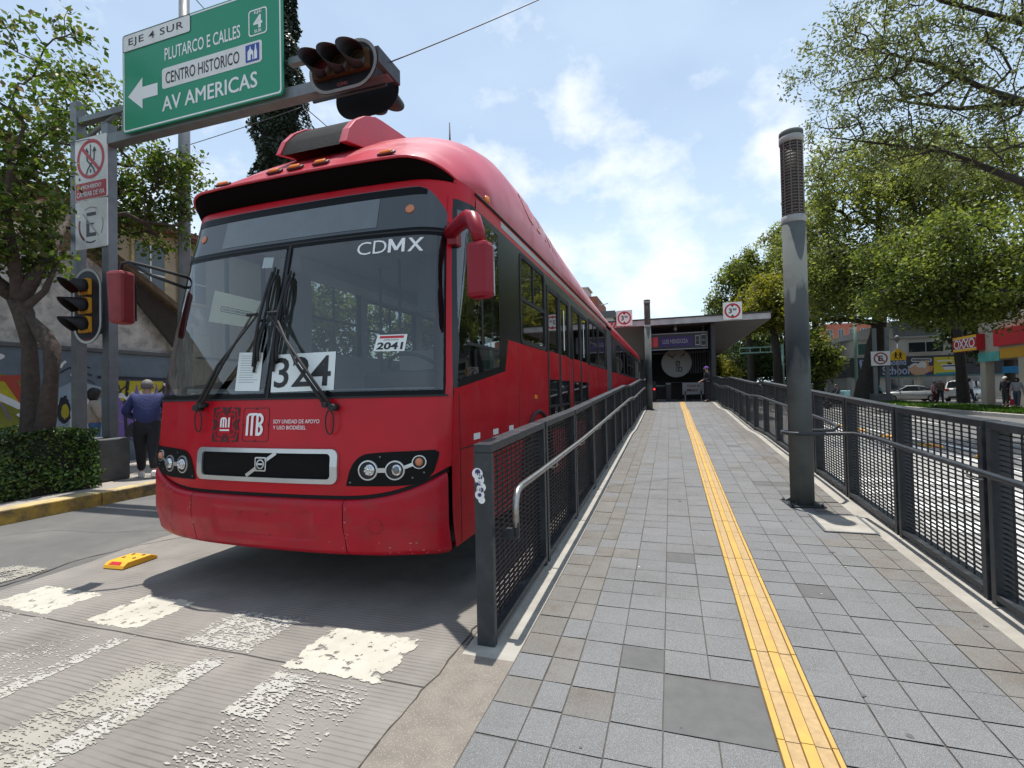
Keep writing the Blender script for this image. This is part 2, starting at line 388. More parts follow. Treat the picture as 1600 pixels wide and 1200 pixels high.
M['mirror_crimson'] = mat('dark_crimson_mirror_shell', (.24, .006, .018), .35, spec=.3, var=.1); M['mirror_red_shaded'] = mat('shade_darkened_mirror_red', (.21, .018, .022), .55, var=.15, dirt=(.14, .04, .04), dirt_amt=.5, dirt_s=8); M['sig_black'] = mat('near_black_signal_plate', (.007, .008, .011), .6, spec=.2); M['sig_edge'] = mat('dull_grey_plate_edge', (.22, .22, .215), .6, var=.2); M['sig_shaded'] = mat('shade_darkened_signal_housing', (.06, .028, .010), .7, var=.3, vs=20, spec=.2); M['sig_red_off'] = mat('unlit_red_lens', (.07, .006, .006), .25)  # left mirror and overhead signal housing darkened: their shade is in the colours
M['sig_red'] = mat('red_signal_lens', (.25, .012, .015), .2, emit=(.8, .02, .03, .25))
M['sig_off'] = mat('unlit_signal_lens', (.03, .02, .012), .2)
M['conc'] = mat('pale_concrete', (.36, .34, .30), .85, var=.18, vs=5, bump=.25, bs=120, dirt=(.20, .18, .15), dirt_amt=.5, dirt_s=3)
M['conc_dark'] = mat('dark_stained_concrete', (.10, .105, .105), .8, var=.25, vs=4, bump=.2, bs=80)
M['stucco'] = mat('rough_grey_stucco', (.52, .50, .46), .95, var=.35, vs=3.3, bump=1.0, bs=18, dirt=(.12, .115, .11), dirt_amt=.8, dirt_s=5)
M['bark'] = mat('brown_bark', (.060, .043, .034), .95, var=.4, vs=14, bump=.8, bs=40)
M['bark_dark'] = mat('dark_bark', (.035, .028, .023), .95, var=.4, vs=6, bump=.8, bs=25)
M['skin'] = mat('skin', (.36, .20, .13), .55)
M['hair'] = mat('black_hair', (.010, .009, .008), .6)
M['hair_grey'] = mat('grey_hair', (.16, .15, .14), .7, var=.3, vs=40)
# ------------------------------------------------------------------ ground, road, ramp
def ramp_z(y): return float(np.interp(y, [2.6, 5.5, 12.3, 13.8, 19.0, 21.4, 24.0], [0.0, .10, .44, .44, .72, .72, .88]))

def road_concrete(name, col, groove=0.033, depth=.45):
    m = mat(name, col, .9, var=.22, vs=1.6, dirt=(col[0] * .55, col[1] * .52, col[2] * .5), dirt_amt=.55, dirt_s=1.1)
    nt = m.node_tree; L = nt.links; b = nt.nodes['Principled BSDF']; src = b.inputs['Base Color'].links[0].from_socket
    geo = N(nt, 'ShaderNodeNewGeometry'); sp = N(nt, 'ShaderNodeSeparateXYZ'); L.new(geo.outputs['Position'], sp.inputs[0])
    nz = N(nt, 'ShaderNodeTexNoise'); nz.inputs['Scale'].default_value = 3; nz.inputs['Detail'].default_value = 3; L.new(geo.outputs['Position'], nz.inputs['Vector'])
    wob = N(nt, 'ShaderNodeMath', operation='MULTIPLY_ADD'); wob.inputs[1].default_value = .02; L.new(nz.outputs['Fac'], wob.inputs[0]); L.new(sp.outputs['Y'], wob.inputs[2])
    sn = N(nt, 'ShaderNodeMath', operation='MULTIPLY'); sn.inputs[1].default_value = 2 * math.pi / groove; L.new(wob.outputs[0], sn.inputs[0])
    s2 = N(nt, 'ShaderNodeMath', operation='SINE'); L.new(sn.outputs[0], s2.inputs[0])
    g = N(nt, 'ShaderNodeMapRange'); g.inputs['From Min'].default_value = .45; g.inputs['From Max'].default_value = .95; L.new(s2.outputs[0], g.inputs['Value'])
    n2 = N(nt, 'ShaderNodeTexNoise'); n2.inputs['Scale'].default_value = 2.2; n2.inputs['Detail'].default_value = 6; L.new(geo.outputs['Position'], n2.inputs['Vector'])
    am = N(nt, 'ShaderNodeMapRange'); am.inputs['From Min'].default_value = .35; am.inputs['From Max'].default_value = .6; am.inputs['To Min'].default_value = .05; am.inputs['To Max'].default_value = depth; L.new(n2.outputs['Fac'], am.inputs['Value'])
    ml = N(nt, 'ShaderNodeMath', operation='MULTIPLY'); L.new(g.outputs[0], ml.inputs[0]); L.new(am.outputs[0], ml.inputs[1])
    # slab joints every 2.9 m
    md = N(nt, 'ShaderNodeMath', operation='PINGPONG'); md.inputs[1].default_value = 1.45
    of = N(nt, 'ShaderNodeMath', operation='SUBTRACT'); of.inputs[1].default_value = 2.29; L.new(wob.outputs[0], of.inputs[0]); L.new(of.outputs[0], md.inputs[0])
    lt = N(nt, 'ShaderNodeMath', operation='LESS_THAN'); lt.inputs[1].default_value = .007; L.new(md.outputs[0], lt.inputs[0])
    mxm = N(nt, 'ShaderNodeMath', operation='MAXIMUM'); L.new(ml.outputs[0], mxm.inputs[0]); L.new(lt.outputs[0], mxm.inputs[1])
    mx = N(nt, 'ShaderNodeMix', data_type='RGBA'); mx.inputs['B'].default_value = (.05, .045, .04, 1); L.new(mxm.outputs[0], mx.inputs['Factor']); L.new(src, mx.inputs['A']); L.new(mx.outputs['Result'], b.inputs['Base Color'])
    bp = N(nt, 'ShaderNodeBump'); bp.inputs['Strength'].default_value = .35; bp.inputs['Distance'].default_value = .006; bp.invert = True
    L.new(mxm.outputs[0], bp.inputs['Height']); L.new(bp.outputs[0], b.inputs['Normal'])
    return m
def paint(name, col, thr, groove=0.0, ns=9.0, edge=.10):
    """worn road paint: opaque flakes, bare road between them."""
    m = mat(name, col, .75, var=.10, vs=7, dirt=(.34, .31, .26), dirt_amt=.5, dirt_s=4); m.blend_method = 'HASHED' if hasattr(m, 'blend_method') else m.blend_method
    nt = m.node_tree; L = nt.links; b = nt.nodes['Principled BSDF']
    geo = N(nt, 'ShaderNodeNewGeometry'); tc = N(nt, 'ShaderNodeTexCoord')
    n = N(nt, 'ShaderNodeTexNoise'); n.inputs['Scale'].default_value = ns; n.inputs['Detail'].default_value = 10; n.inputs['Roughness'].default_value = .7; L.new(geo.outputs['Position'], n.inputs['Vector'])
    sp = N(nt, 'ShaderNodeSeparateXYZ'); L.new(tc.outputs['Generated'], sp.inputs[0])
    def edgef(o):
        p = N(nt, 'ShaderNodeMath', operation='PINGPONG'); p.inputs[1].default_value = .5; L.new(o, p.inputs[0])
        q = N(nt, 'ShaderNodeMapRange'); q.inputs['From Max'].default_value = edge; q.inputs['To Min'].default_value = -.30; q.inputs['To Max'].default_value = 0; L.new(p.outputs[0], q.inputs['Value']); return q.outputs[0]
    e = N(nt, 'ShaderNodeMath', operation='MINIMUM'); L.new(edgef(sp.outputs['X']), e.inputs[0]); L.new(edgef(sp.outputs['Y']), e.inputs[1])
    a = N(nt, 'ShaderNodeMath', operation='ADD'); L.new(n.outputs['Fac'], a.inputs[0]); L.new(e.outputs[0], a.inputs[1]); val = a.outputs[0]
    if groove:
        s3 = N(nt, 'ShaderNodeSeparateXYZ'); L.new(geo.outputs['Position'], s3.inputs[0])
        m1 = N(nt, 'ShaderNodeMath', operation='MULTIPLY'); m1.inputs[1].default_value = 2 * math.pi / .033; L.new(s3.outputs['Y'], m1.inputs[0])
        m2 = N(nt, 'ShaderNodeMath', operation='SINE'); L.new(m1.outputs[0], m2.inputs[0])
        m3 = N(nt, 'ShaderNodeMath', operation='MULTIPLY_ADD'); m3.inputs[1].default_value = -groove; L.new(m2.outputs[0], m3.inputs[0]); L.new(val, m3.inputs[2]); val = m3.outputs[0]
        n4 = N(nt, 'ShaderNodeTexNoise'); n4.inputs['Scale'].default_value = 1.0; n4.inputs['Detail'].default_value = 3; mp = N(nt, 'ShaderNodeMapping'); mp.inputs['Scale'].default_value = (38, 95, 1); L.new(geo.outputs['Position'], mp.inputs['Vector']); L.new(mp.outputs[0], n4.inputs['Vector'])
        m4 = N(nt, 'ShaderNodeMath', operation='MULTIPLY_ADD'); m4.inputs[1].default_value = .9; L.new(n4.outputs['Fac'], m4.inputs[0]); L.new(val, m4.inputs[2])
        m5 = N(nt, 'ShaderNodeMath', operation='SUBTRACT'); m5.inputs[1].default_value = .45; L.new(m4.outputs[0], m5.inputs[0]); val = m5.outputs[0]
    mr = N(nt, 'ShaderNodeMapRange'); mr.inputs['From Min'].default_value = thr - .012; mr.inputs['From Max'].default_value = thr + .012; L.new(val, mr.inputs['Value'])
    L.new(mr.outputs[0], b.inputs['Alpha'])
    return m

M['soil'] = mat('bare_ground', (.14, .12, .09), .95, var=.3, vs=.4)
M['asphalt'] = mat('worn_asphalt', (.122, .119, .114), .92, var=.14, vs=3, bump=.35, bs=150, dirt=(.20, .19, .175), dirt_amt=.6, dirt_s=1.2)
M['lane_conc'] = road_concrete('grooved_lane_concrete', (.222, .206, .186))
M['lane_conc_far'] = road_concrete('pale_lane_concrete', (.33, .32, .30), depth=.25)
M['apron'] = mat('flecked_apron_concrete', (.195, .172, .145), .9, var=.18, vs=9, bump=.4, bs=90)
def speckle(m, col, scale, thr):
    nt = m.node_tree; L = nt.links; b = nt.nodes['Principled BSDF']; lk = b.inputs['Base Color'].links; geo = N(nt, 'ShaderNodeNewGeometry')
    v = N(nt, 'ShaderNodeTexVoronoi'); v.inputs['Scale'].default_value = scale; L.new(geo.outputs['Position'], v.inputs['Vector'])
    lt = N(nt, 'ShaderNodeMath', operation='LESS_THAN'); lt.inputs[1].default_value = thr; L.new(v.outputs['Distance'], lt.inputs[0])
    mx = N(nt, 'ShaderNodeMix', data_type='RGBA'); mx.inputs['B'].default_value = tuple(col) + (1,); L.new(lt.outputs[0], mx.inputs['Factor'])
    L.new(lk[0].from_socket, mx.inputs['A']); L.new(mx.outputs['Result'], b.inputs['Base Color'])
speckle(M['apron'], (.31, .285, .24), 95, .24)
M['tile'] = mat('grey_granite_tile', (.166, .167, .168), .85, spec=.25, var=.10, vs=2.2, island=.06, bump=.25, bs=160, dirt=(.12, .113, .104), dirt_amt=.6, dirt_s=1.7)
speckle(M['tile'], (.27, .275, .28), 190, .30); speckle(M['tile'], (.085, .088, .09), 150, .24)
M['tile_brown'] = mat('dusty_granite_tile', (.168, .160, .149), .88, spec=.2, var=.14, vs=3, island=.07, bump=.25, bs=160, dirt=(.125, .10, .078), dirt_amt=.7, dirt_s=4)
speckle(M['tile_brown'], (.25, .24, .22), 190, .28); speckle(M['tile_brown'], (.085, .08, .07), 150, .22)
M['tile_patch'] = mat('grey_mortar_patch', (.11, .109, .107), .9, var=.14, vs=12, bump=.15, bs=100)
M['grout'] = mat('dark_grout', (.085, .078, .07), .95, var=.25, vs=20)
M['tact_y'] = mat('yellow_tactile_bar', (.53, .315, .065), .65, var=.12, vs=5, dirt=(.36, .25, .11), dirt_amt=.7, dirt_lo=.42, dirt_s=7)
M['tact_f'] = mat('faded_tactile_groove', (.40, .275, .135), .85, var=.2, vs=30, dirt=(.40, .29, .15), dirt_amt=.6, dirt_s=9)
M['kerb_y'] = mat('worn_yellow_kerb_paint', (.44, .28, .05), .85, var=.25, vs=7, bump=.4, bs=30, dirt=(.10, .085, .065), dirt_amt=.95, dirt_s=4.0, dirt_lo=.38)
M['kerb_top'] = mat('pale_yellow_kerb_top', (.58, .44, .19), .85, var=.25, vs=6, dirt=(.27, .23, .17), dirt_amt=.9, dirt_lo=.38, dirt_s=4)
M['pavement'] = mat('pale_pavement', (.33, .30, .265), .9, var=.15, vs=1.5, dirt=(.2, .18, .16), dirt_amt=.5, dirt_s=.8)

def sheet(name, x0, x1, y0, y1, z, m, nx=1, ny=1):
    b = MB(); xs = np.linspace(x0, x1, nx + 1); ys = np.linspace(y0, y1, ny + 1)
    b.grid([[(x, y, z) for x in xs] for y in ys], smooth=False); return structure(b.build(name, m))
sheet('ground', -700, 700, -500, 1200, -.03, M['soil'])
sheet('road', -7.9, 60, -8, 160, 0, M['asphalt'])
# the bus lane's concrete has a ragged edge against the asphalt
rnd = random.Random(4); b = MB(); rows = []
for i in range(121):
    y = -4 + i * .4; e = -5.28 + .12 * math.sin(y * .9) + rnd.uniform(-.06, .06) + .02 * max(0, y - 3)
    rows.append([(min(e, -4.9), y, .004), (-1.2, y, .004)])
b.grid(rows, smooth=False); structure(b.build('bus_lane', M['lane_conc']))
# cracks along the slab edges and across the asphalt
def crack(pts, w, z, seed):
    r_ = random.Random(seed); P = []
    for (xa, ya), (xb, yb) in zip(pts[:-1], pts[1:]):
        n = max(2, int(math.hypot(xb - xa, yb - ya) / .07))
        for t in range(n): P.append((xa + (xb - xa) * t / n + r_.uniform(-.012, .012), ya + (yb - ya) * t / n + r_.uniform(-.012, .012)))
    V, F = [], []
    for i in range(len(P)):
        a, c = P[max(i - 1, 0)], P[min(i + 1, len(P) - 1)]; L = math.hypot(c[0] - a[0], c[1] - a[1]) or 1; h = w * r_.uniform(.3, 1.1) / 2
        V += [(P[i][0] - (c[1] - a[1]) / L * h, P[i][1] + (c[0] - a[0]) / L * h, z), (P[i][0] + (c[1] - a[1]) / L * h, P[i][1] - (c[0] - a[0]) / L * h, z)]
    for i in range(len(P) - 1): F.append((2 * i, 2 * i + 1, 2 * i + 3, 2 * i + 2))
    structure(MB().add(V, F).build('road_crack', M['crack']))
M['crack'] = mat('dark_crack_dirt', (.045, .04, .034), .95, var=.3, vs=20)
crack([(-5.36, .5), (-5.30, 1.6), (-5.27, 2.75), (-5.40, 3.2), (-5.29, 3.7), (-5.08, 4.1), (-5.0, 6)], .022, .0048, 1)
crack([(-1.23, 3.0), (-1.225, 2.4), (-1.235, 1.9), (-1.25, 1.2)], .011, .0092, 2)
crack([(-7.6, 3.3), (-6.9, 3.9), (-6.2, 3.95), (-5.4, 4.3)], .007, .003, 3)
sheet('opposite_bus_lane', 2.12, 5.72, -4, 60, .004, M['lane_conc_far'])
sheet('apron', -1.24, -.86, -3, 2.72, .008, M['apron'])
# pavements
b = MB(); b.bx(-40, -8.14, -8, 70, -.02, .18); structure(b.build('left_pavement', M['pavement']))
b = MB()
for i in range(16):
    y = -4 + i * 1.5
    b.bx(-8.14, -7.88, y + .006, y + 1.494, -.02, .182 + rnd.uniform(-.006, .006))
nf = len(b.f); b.m = [1 if (k % 6) == 5 else 0 for k in range(nf)]
structure(b.build('left_kerb', [M['kerb_y'], M['kerb_top']], bevel=.018))
b = MB(); b.bx(13.95, 60, -8, 46.5, -.02, .15); b.bx(17.2, 60, 56.5, 140, -.02, .15); structure(b.build('right_pavement', M['pavement']))
b = MB(); b.bx(13.7, 13.95, -8, 46.5, -.02, .17); structure(b.build('right_kerb', M['conc'], bevel=.015))

# painted crossing
P_full = paint('cream_crossing_paint', (.46, .44, .375), .41, ns=14)
P_worn = paint('groove_worn_crossing_paint', (.38, .365, .33), .595, groove=.06, ns=5)
P_dirty = paint('dirty_crossing_paint', (.31, .295, .25), .44, groove=.05, ns=6)
P_grey = paint('greyish_crossing_paint', (.39, .38, .345), .47, groove=.03, ns=16)
for k, (x0, x1, y0, y1, m) in enumerate([
    (-4.95, -4.20, 2.30, 2.72, P_full), (-4.9, -4.1, 1.5, 2.36, P_worn), (-3.90, -3.34, 2.30, 2.80, P_full), (-3.86, -3.22, 1.0, 2.32, P_worn), (-3.40, -3.26, 1.0, 2.30, P_grey),
    (-2.98, -2.36, 2.26, 2.78, P_grey), (-2.96, -2.42, .9, 2.12, P_dirty), (-2.62, -2.44, .9, 2.30, P_grey), (-2.14, -1.44, 2.20, 2.74, P_full), (-2.08, -1.42, .9, 2.30, P_worn),
    (-2.10, -1.84, 1.80, 2.22, P_grey), (-5.85, -5.33, 2.55, 2.98, P_dirty), (-5.9, -5.35, 1.2, 2.6, P_worn)]):
    sheet('crosswalk_stripe', x0, x1, y0, y1, .0052 + .00045 * k, m)
# lane lines of the far roadway
P_lane = paint('white_lane_paint', (.62, .61, .58), .40, ns=5, edge=.03)
for y in range(4, 44, 6): sheet('lane_line', 9.6, 9.76, y, y + 3.2, .005, P_lane)
sheet('lane_line', 6.35, 6.5, 2, 58, .005, P_lane)
sheet('lane_line', 5.45, 5.6, 2, 58, .009, P_lane)
for k, y in enumerate(np.arange(4.2, 9.2, .95)): sheet('crosswalk_stripe', 2.5, 5.3, y, y + .5, .009, P_lane)

# the ramp: concrete body, grout bed, single tiles
ys = [2.55] + list(np.arange(2.75, 24.2, .5)) + [24.0, 26, 60]; ys = sorted(set(np.round(ys, 3)))
b = MB()
prof = [(-1.18, -.05), (-1.18, 0.0), (2.12, 0.0), (2.12, -.05)]
rows = []
for y in ys:
    z = ramp_z(y) + .006
    rows.append([(-1.18, y, -.05), (-1.18, y, z), (2.12, y, z), (2.12, y, -.05)])
b.grid(rows, smooth=False); b.add(rows[0], [(0, 1, 2, 3)])
structure(b.build('ramp', M['conc']))
b = MB(); b.grid([[(-.865, y, (ramp_z(y) if y > 2.6 else 0) + .0115), (1.80, y, (ramp_z(y) if y > 2.6 else 0) + .0115)] for y in [-3, 2.56] + ys], smooth=False)
structure(b.build('ramp_bed', M['grout']))
cols = [-.86, -.665, -.516, -.30, -.07, .155, .383, None, .615, .83, 1.035, 1.26, 1.47, 1.66, 1.80]
rnd = random.Random(11); b = MB(); G = .0035
def tile(x0, x1, y0, y1, mi):
    dz = rnd.uniform(0, .0022); t1, t2 = rnd.uniform(-.0012, .0012), rnd.uniform(-.0012, .0012)
    z = lambda y: (ramp_z(y) if y > 2.6 else 0) + .015 + dz
    g = G + rnd.uniform(-.001, .0015); V = [(x0 + g, y0 + g, z(y0) + t1), (x1 - g, y0 + g, z(y0) + t2), (x1 - g, y1 - g, z(y1) + t1), (x0 + g, y1 - g, z(y1) + t2)]
    b.add(V, [(0, 1, 2, 3)], mi)
BIG = (-.07, .383, 2.285, 2.738)
dark = {(3, 2), (9, 7), (4, 9), (11, 20), (12, 21), (10, 22), (11, 22)}
for ci in range(len(cols) - 1):
    x0, x1 = cols[ci], cols[ci + 1]
    if x0 is None or x1 is None: continue
    off = rnd.uniform(-.008, .008)
    for r in range(-22, 108):
        y0 = 2.255 + .228 * r + off + rnd.uniform(-.003, .003); y1 = y0 + .228
        if x0 >= -.08 and x1 <= .39 and 1 > r >= 0 or (x0 >= -.08 and x1 <= .39 and r == 1): continue
        edge = ci <= 1 or ci >= 12; mid = ci == 2 or ci == 11
        p = .9 if edge else (.12 if mid else .01)
        if y0 < 2.2: p *= .12
        mi = 1 if rnd.random() < p else 0
        if (ci, r) in dark or (rnd.random() < .012 and r > 6): mi = 2
        tile(x0, x1, y0, y1, mi)
b.add([(-.068, 2.262, .0165), (.381, 2.262, .0165), (.381, 2.706, .017), (-.068, 2.706, .017)], [(0, 1, 2, 3)], 2)
for (x0, x1, y0, y1) in [(-.86, -.07, 24.2 + k * 1.2, 25.4 + k * 1.2) for k in range(8)] + [(-.07, .383, 24.2 + k * 1.2, 25.4 + k * 1.2) for k in range(8)] + [(.615, 1.8, 24.2 + k * 1.2, 25.4 + k * 1.2) for k in range(8)]:
    if y0 > 26.8: tile(x0, x1, y0, y1, 0)
structure(b.build('paving_tiles', [M['tile'], M['tile_brown'], M['tile_patch']]))
# gum, drips and pale grit on the slabs
b = MB(); rg = random.Random(15)
for k in range(110):
    x, y = rg.uniform(-.84, 1.78), 1.2 + 14 * rg.random() ** 1.6
    if .37 < x < .63: continue
    r0 = rg.uniform(.003, .010) if k % 3 else rg.uniform(.010, .022); n = 8; mi = 1 if k % 4 == 0 else 0
    if mi: r0 *= .5
    b.add([(x + r0 * rg.uniform(.6, 1.2) * math.cos(6.283 * i / n), y + r0 * rg.uniform(.6, 1.2) * math.sin(6.283 * i / n), (ramp_z(y) if y > 2.6 else 0) + .0187) for i in range(n)], [tuple(range(n))], mi)
gs_ = b.build('paving_spots', [mat('dark_gum_spot', (.10, .098, .095), .9), mat('pale_grit', (.45, .43, .38), .9)]); gs_['kind'] = 'stuff'
# tactile strip
b = MB()
for s in range(-7, 34):
    y0 = 2.327 + .72 * s; y1 = y0 + .72
    if y1 > 26: break
    for h in range(2):
        a, c = y0 + .36 * h + .003 + (.002 if h == 0 else 0), y0 + .36 * (h + 1) - .001
        z0 = (ramp_z(a) if a > 2.6 else 0); z1 = (ramp_z(c) if c > 2.6 else 0); dz = rnd.uniform(0, .002)
        for (x0, x1, hgt, mi) in [(.386, .417, .024, 0), (.4185, .474, .019, 1), (.4755, .527, .024, 0), (.5285, .587, .019, 1), (.5885, .612, .024, 0)]:
            V = [(x0, a, z0 + .012), (x1, a, z0 + .012), (x1, c, z1 + .012), (x0, c, z1 + .012), (x0 + .002, a, z0 + hgt + dz), (x1 - .002, a, z0 + hgt + dz), (x1 - .002, c, z1 + hgt + dz), (x0 + .002, c, z1 + hgt + dz)]
            b.add(V, [(4, 5, 6, 7), (0, 1, 5, 4), (1, 2, 6, 5), (2, 3, 7, 6), (3, 0, 4, 7)], mi)
o = structure(b.build('tactile_paving', [M['tact_y'], M['tact_f']]))
# utility cover beside the lamp column
t = thing('utility_cover', 'square pale concrete utility cover in the ramp paving behind the lamp column foot', 'cover', (1.60, 5.70, ramp_z(5.7)))
sl = lambda x, y, dz: (x, y, ramp_z(y) + .018 + dz)
b = MB(); b.add([sl(1.38, 5.42, .004), sl(1.80, 5.42, .004), sl(1.80, 5.98, .004), sl(1.38, 5.98, .004), sl(1.38, 5.42, -.01), sl(1.80, 5.42, -.01), sl(1.80, 5.98, -.01), sl(1.38, 5.98, -.01)], [(0, 1, 2, 3), (0, 4, 5, 1), (1, 5, 6, 2), (2, 6, 7, 3), (3, 7, 4, 0)])
b.build('cover_slab', M['conc'], t)
b = MB(); fx = band2d([(1.36, 5.40), (1.82, 5.40), (1.82, 6.0), (1.36, 6.0)], [(1.385, 5.425), (1.795, 5.425), (1.795, 5.975), (1.385, 5.975)])
b.flat(fx, lambda x, y: sl(x, y, .008)); b.build('cover_frame', M['galv'], t)

# ------------------------------------------------------------------ railings
def railing(name, label, xi, xo, sgn, hand_pts, npan):
    """xi/xo: walking-side and outer faces; sgn: +1 when the ramp lies to +x."""
    t = thing(name, label, 'railing', (xi, 2.74, 0))
    x0, x1 = min(xi, xo), max(xi, xo); xm = (x0 + x1) / 2
    for k in range(npan):
        y0 = 2.735 + 1.37 * k; y1 = y0 + 1.325
        za, zb = ramp_z(y0), ramp_z(y1); H = 1.2
        b = MB()
        if k == 0: za -= .005
        b.bx(x0, x1, y0, y0 + .05, za - .0, za + H - .052); b.bx(x0, x1, y1 - .05, y1, zb - .0, zb + H - .052)
        def bar(dz0, dz1, ya, yb):
            f = lambda y: za + (zb - za) * (y - y0) / (y1 - y0)
            V = [(x, y, f(y) + d) for y in (ya, yb) for d in (dz0, dz1) for x in (x0, x1)]
            b.add(V, [(0, 1, 3, 2), (4, 6, 7, 5), (0, 4, 5, 1), (2, 3, 7, 6), (0, 2, 6, 4), (1, 5, 7, 3)])
        bar(H - .05, H, y0 - .001, y1 + .001); bar(.045, .085, y0 + .051, y1 - .051)
        p = b.build('panel_frame', M['steel_dark'], t, bevel=.003)
        g = MB(); f = lambda y: za + (zb - za) * (y - y0) / (y1 - y0)
        ya, yb = y0 + .052, y1 - .052
        for i in range(31):
            d = .11 + i * .0335
            V = [(x, y, f(y) + d + e) for y in (ya, yb) for e in (0, .005) for x in (xm - .009, xm + .009)]
            g.add(V, [(0, 1, 3, 2), (4, 6, 7, 5), (0, 4, 5, 1), (2, 3, 7, 6), (0, 2, 6, 4), (1, 5, 7, 3)])
        for i in range(1, 12):
            y = ya + (yb - ya) * i / 12
            g.bx(xm - .0055, xm + .0055, y - .0035, y + .004, f(y) + .087, f(y) + H - .052)
        g.build('grating', M['steel_grating'], p)
    b = MB(); b.tube(hand_pts, .021, 10, 0); h = b.build('handrail', M['steel_dark'] if sgn < 0 else M['steel_worn'], t)
    for k in range(0, npan):
        y = 2.735 + 1.37 * k + .0 + (1.37 if sgn > 0 else 0)
        if sgn < 0 and 5.9 < y < 6.9: continue
        z = ramp_z(y) + .88; xh = xi + sgn * .085
        b = MB(); b.tube([(xh, y, z - .02), (xh, y, z - .055), (xi + sgn * .04, y, z - .075), (xi + sgn * .001, y, z - .075)], .007, 6)
        b.build('handrail_bracket', M['steel_worn'], t)
    return t
hl = [(-.935, 2.93, .62), (-.935, 2.925, .78), (-.935, 2.94, .845), (-.935, 2.98, .885), (-.935, 3.06, .90)]
hl += [(-.935, y, ramp_z(y) + .88) for y in list(np.arange(3.6, 26, .6))]
tl = railing('ramp_railing', 'dark grey grating railing between the red bus and the paved ramp', -1.02, -1.13, 1, hl, 17)
b = MB(); b.bx(-1.019, -.918, 2.91, 2.945, .60, .66); b.build('handrail_bracket', M['steel_dark'], tl)
b = MB(); b.tube([(-.935, 2.9299, .615), (-.935, 2.93, .75)], .0225, 10); b.build('handrail_end', M['steel_dark'], tl)
# sticker on the end post
st = MB(); sy = 2.7345
for i, (dx, dz, r) in enumerate([(0, .0, .030), (.012, .045, .028), (.0, .09, .030), (-.012, .125, .034), (.012, -.03, .022)]):
    st.flat(disc2d(-1.095 + dx, .90 + dz, r, 16), lambda x, z: (x, sy - .0015 - .0002 * i, z), 0)
for i, (dx, dz, r) in enumerate([(.012, .03, .014), (-.006, .065, .015), (.006, .105, .014), (-.01, .135, .017), (.0, .0, .012)]):
    st.flat(disc2d(-1.095 + dx, .90 + dz, r, 12), lambda x, z: (x, sy - .0035 - .0002 * i, z), 1)
st.flat(mv(text2d('LOVE', .03, .15), 0, 0), lambda x, y: (-1.095 - .018 + y, sy - .0055, .88 + x), 0)
M['purple'] = mat('dark_purple_print', (.045, .03, .13), .5)
tag(st.build('sticker', [M['white_print'], M['purple']]), 'white and purple lettered sticker on the railing end post', 'sticker')
hr = [(1.885, y, ramp_z(y) + .88) for y in np.arange(2.8, 6.0, .4)] + [(1.85, 6.12, .99), (1.72, 6.18, .985), (1.42, 6.18, .98), (1.28, 6.24, .98), (1.225, 6.33, .98), (1.215, 6.42, .98), (1.24, 6.51, .98), (1.32, 6.59, .98), (1.48, 6.64, .98), (1.80, 6.66, .985), (1.885, 6.80, 1.02)]
hr += [(1.885, y, ramp_z(y) + .88) for y in np.arange(7.2, 26, .6)]
railing('ramp_railing', 'dark grey grating railing along the roadway side of the ramp, bent round the lamp column', 1.97, 2.08, -1, hr, 17)

# ------------------------------------------------------------------ column lamps
def column_lamp(label, x, y, zb, h):
    t = thing('column_lamp', label, 'lamp', (x, y, zb), rz=0, group='column lamps on the ramp')
    b = MB(); b.lathe([(.122, .012), (.122, h - 1.07)], n=28)
    for a in range(4):
        an = a * math.pi / 2 + math.pi / 4 + .12; b.add([(math.cos(an) * .11, math.sin(an) * .11, .012), (math.cos(an) * .20, math.sin(an) * .20, .012), (math.cos(an) * .11, math.sin(an) * .11, .07)], [(0, 1, 2)])
    b.build('column', M['lamp_grey'], t, local=True)
    b = MB(); b.box((0, 0, .006), (.37, .37, .012), rz=.12); b.build('base_plate', M['steel_dark'], t, bevel=.003, local=True)
    for a in range(4):
        an = a * math.pi / 2 + math.pi / 4 + .12; b = MB(); b.lathe([(.016, .012), (.016, .03), (.008, .031), (.008, .045)], (math.cos(an) * .215, math.sin(an) * .215, 0), 8)
        b.build('bolt', M['steel_dark'], t, local=True)
    b = MB(); z = h - 1.05
    b.lathe([(.124, z - .02), (.128, z - .01), (.128, z + .06), (.118, z + .065)], n=28); b.build('lower_ring', M['lamp_ring'], t, local=True)
    b = MB(); n = 24
    for i in range(n):
        zz = z + .07 + i * (.84 / n); b.lathe([(.104, zz), (.117, zz + .006), (.117, zz + .012), (.104, zz + .024)], n=28)
    for k in range(10):
        an = 2 * math.pi * k / 10; b.box((math.cos(an) * .115, math.sin(an) * .115, z + .49), (.008, .014, .84), rz=an)
    b.lathe([(.098, z + .065), (.098, z + .915)], n=20)
    b.build('louvre', M['lamp_louvre'], t, local=True)
    b = MB(); b.lathe([(.118, z + .91), (.128, z + .915), (.128, z + .985), (.122, z + .99)], n=28); b.build('upper_ring', M['lamp_ring'], t, local=True)
    b = MB(); b.lathe([(.126, z + .99), (.126, z + 1.045), (.11, z + 1.05)], n=28); b.build('cap', M['lamp_grey'], t, local=True)
    return t
column_lamp('grey round column lamp with brown louvred head, wrapped by the bent handrail', 1.404, 6.41, ramp_z(6.41) + .014, 4.30)
column_lamp('slim grey column lamp against the left railing in front of the station entrance', -.80, 19.94, ramp_z(19.94) + .014, 4.30)

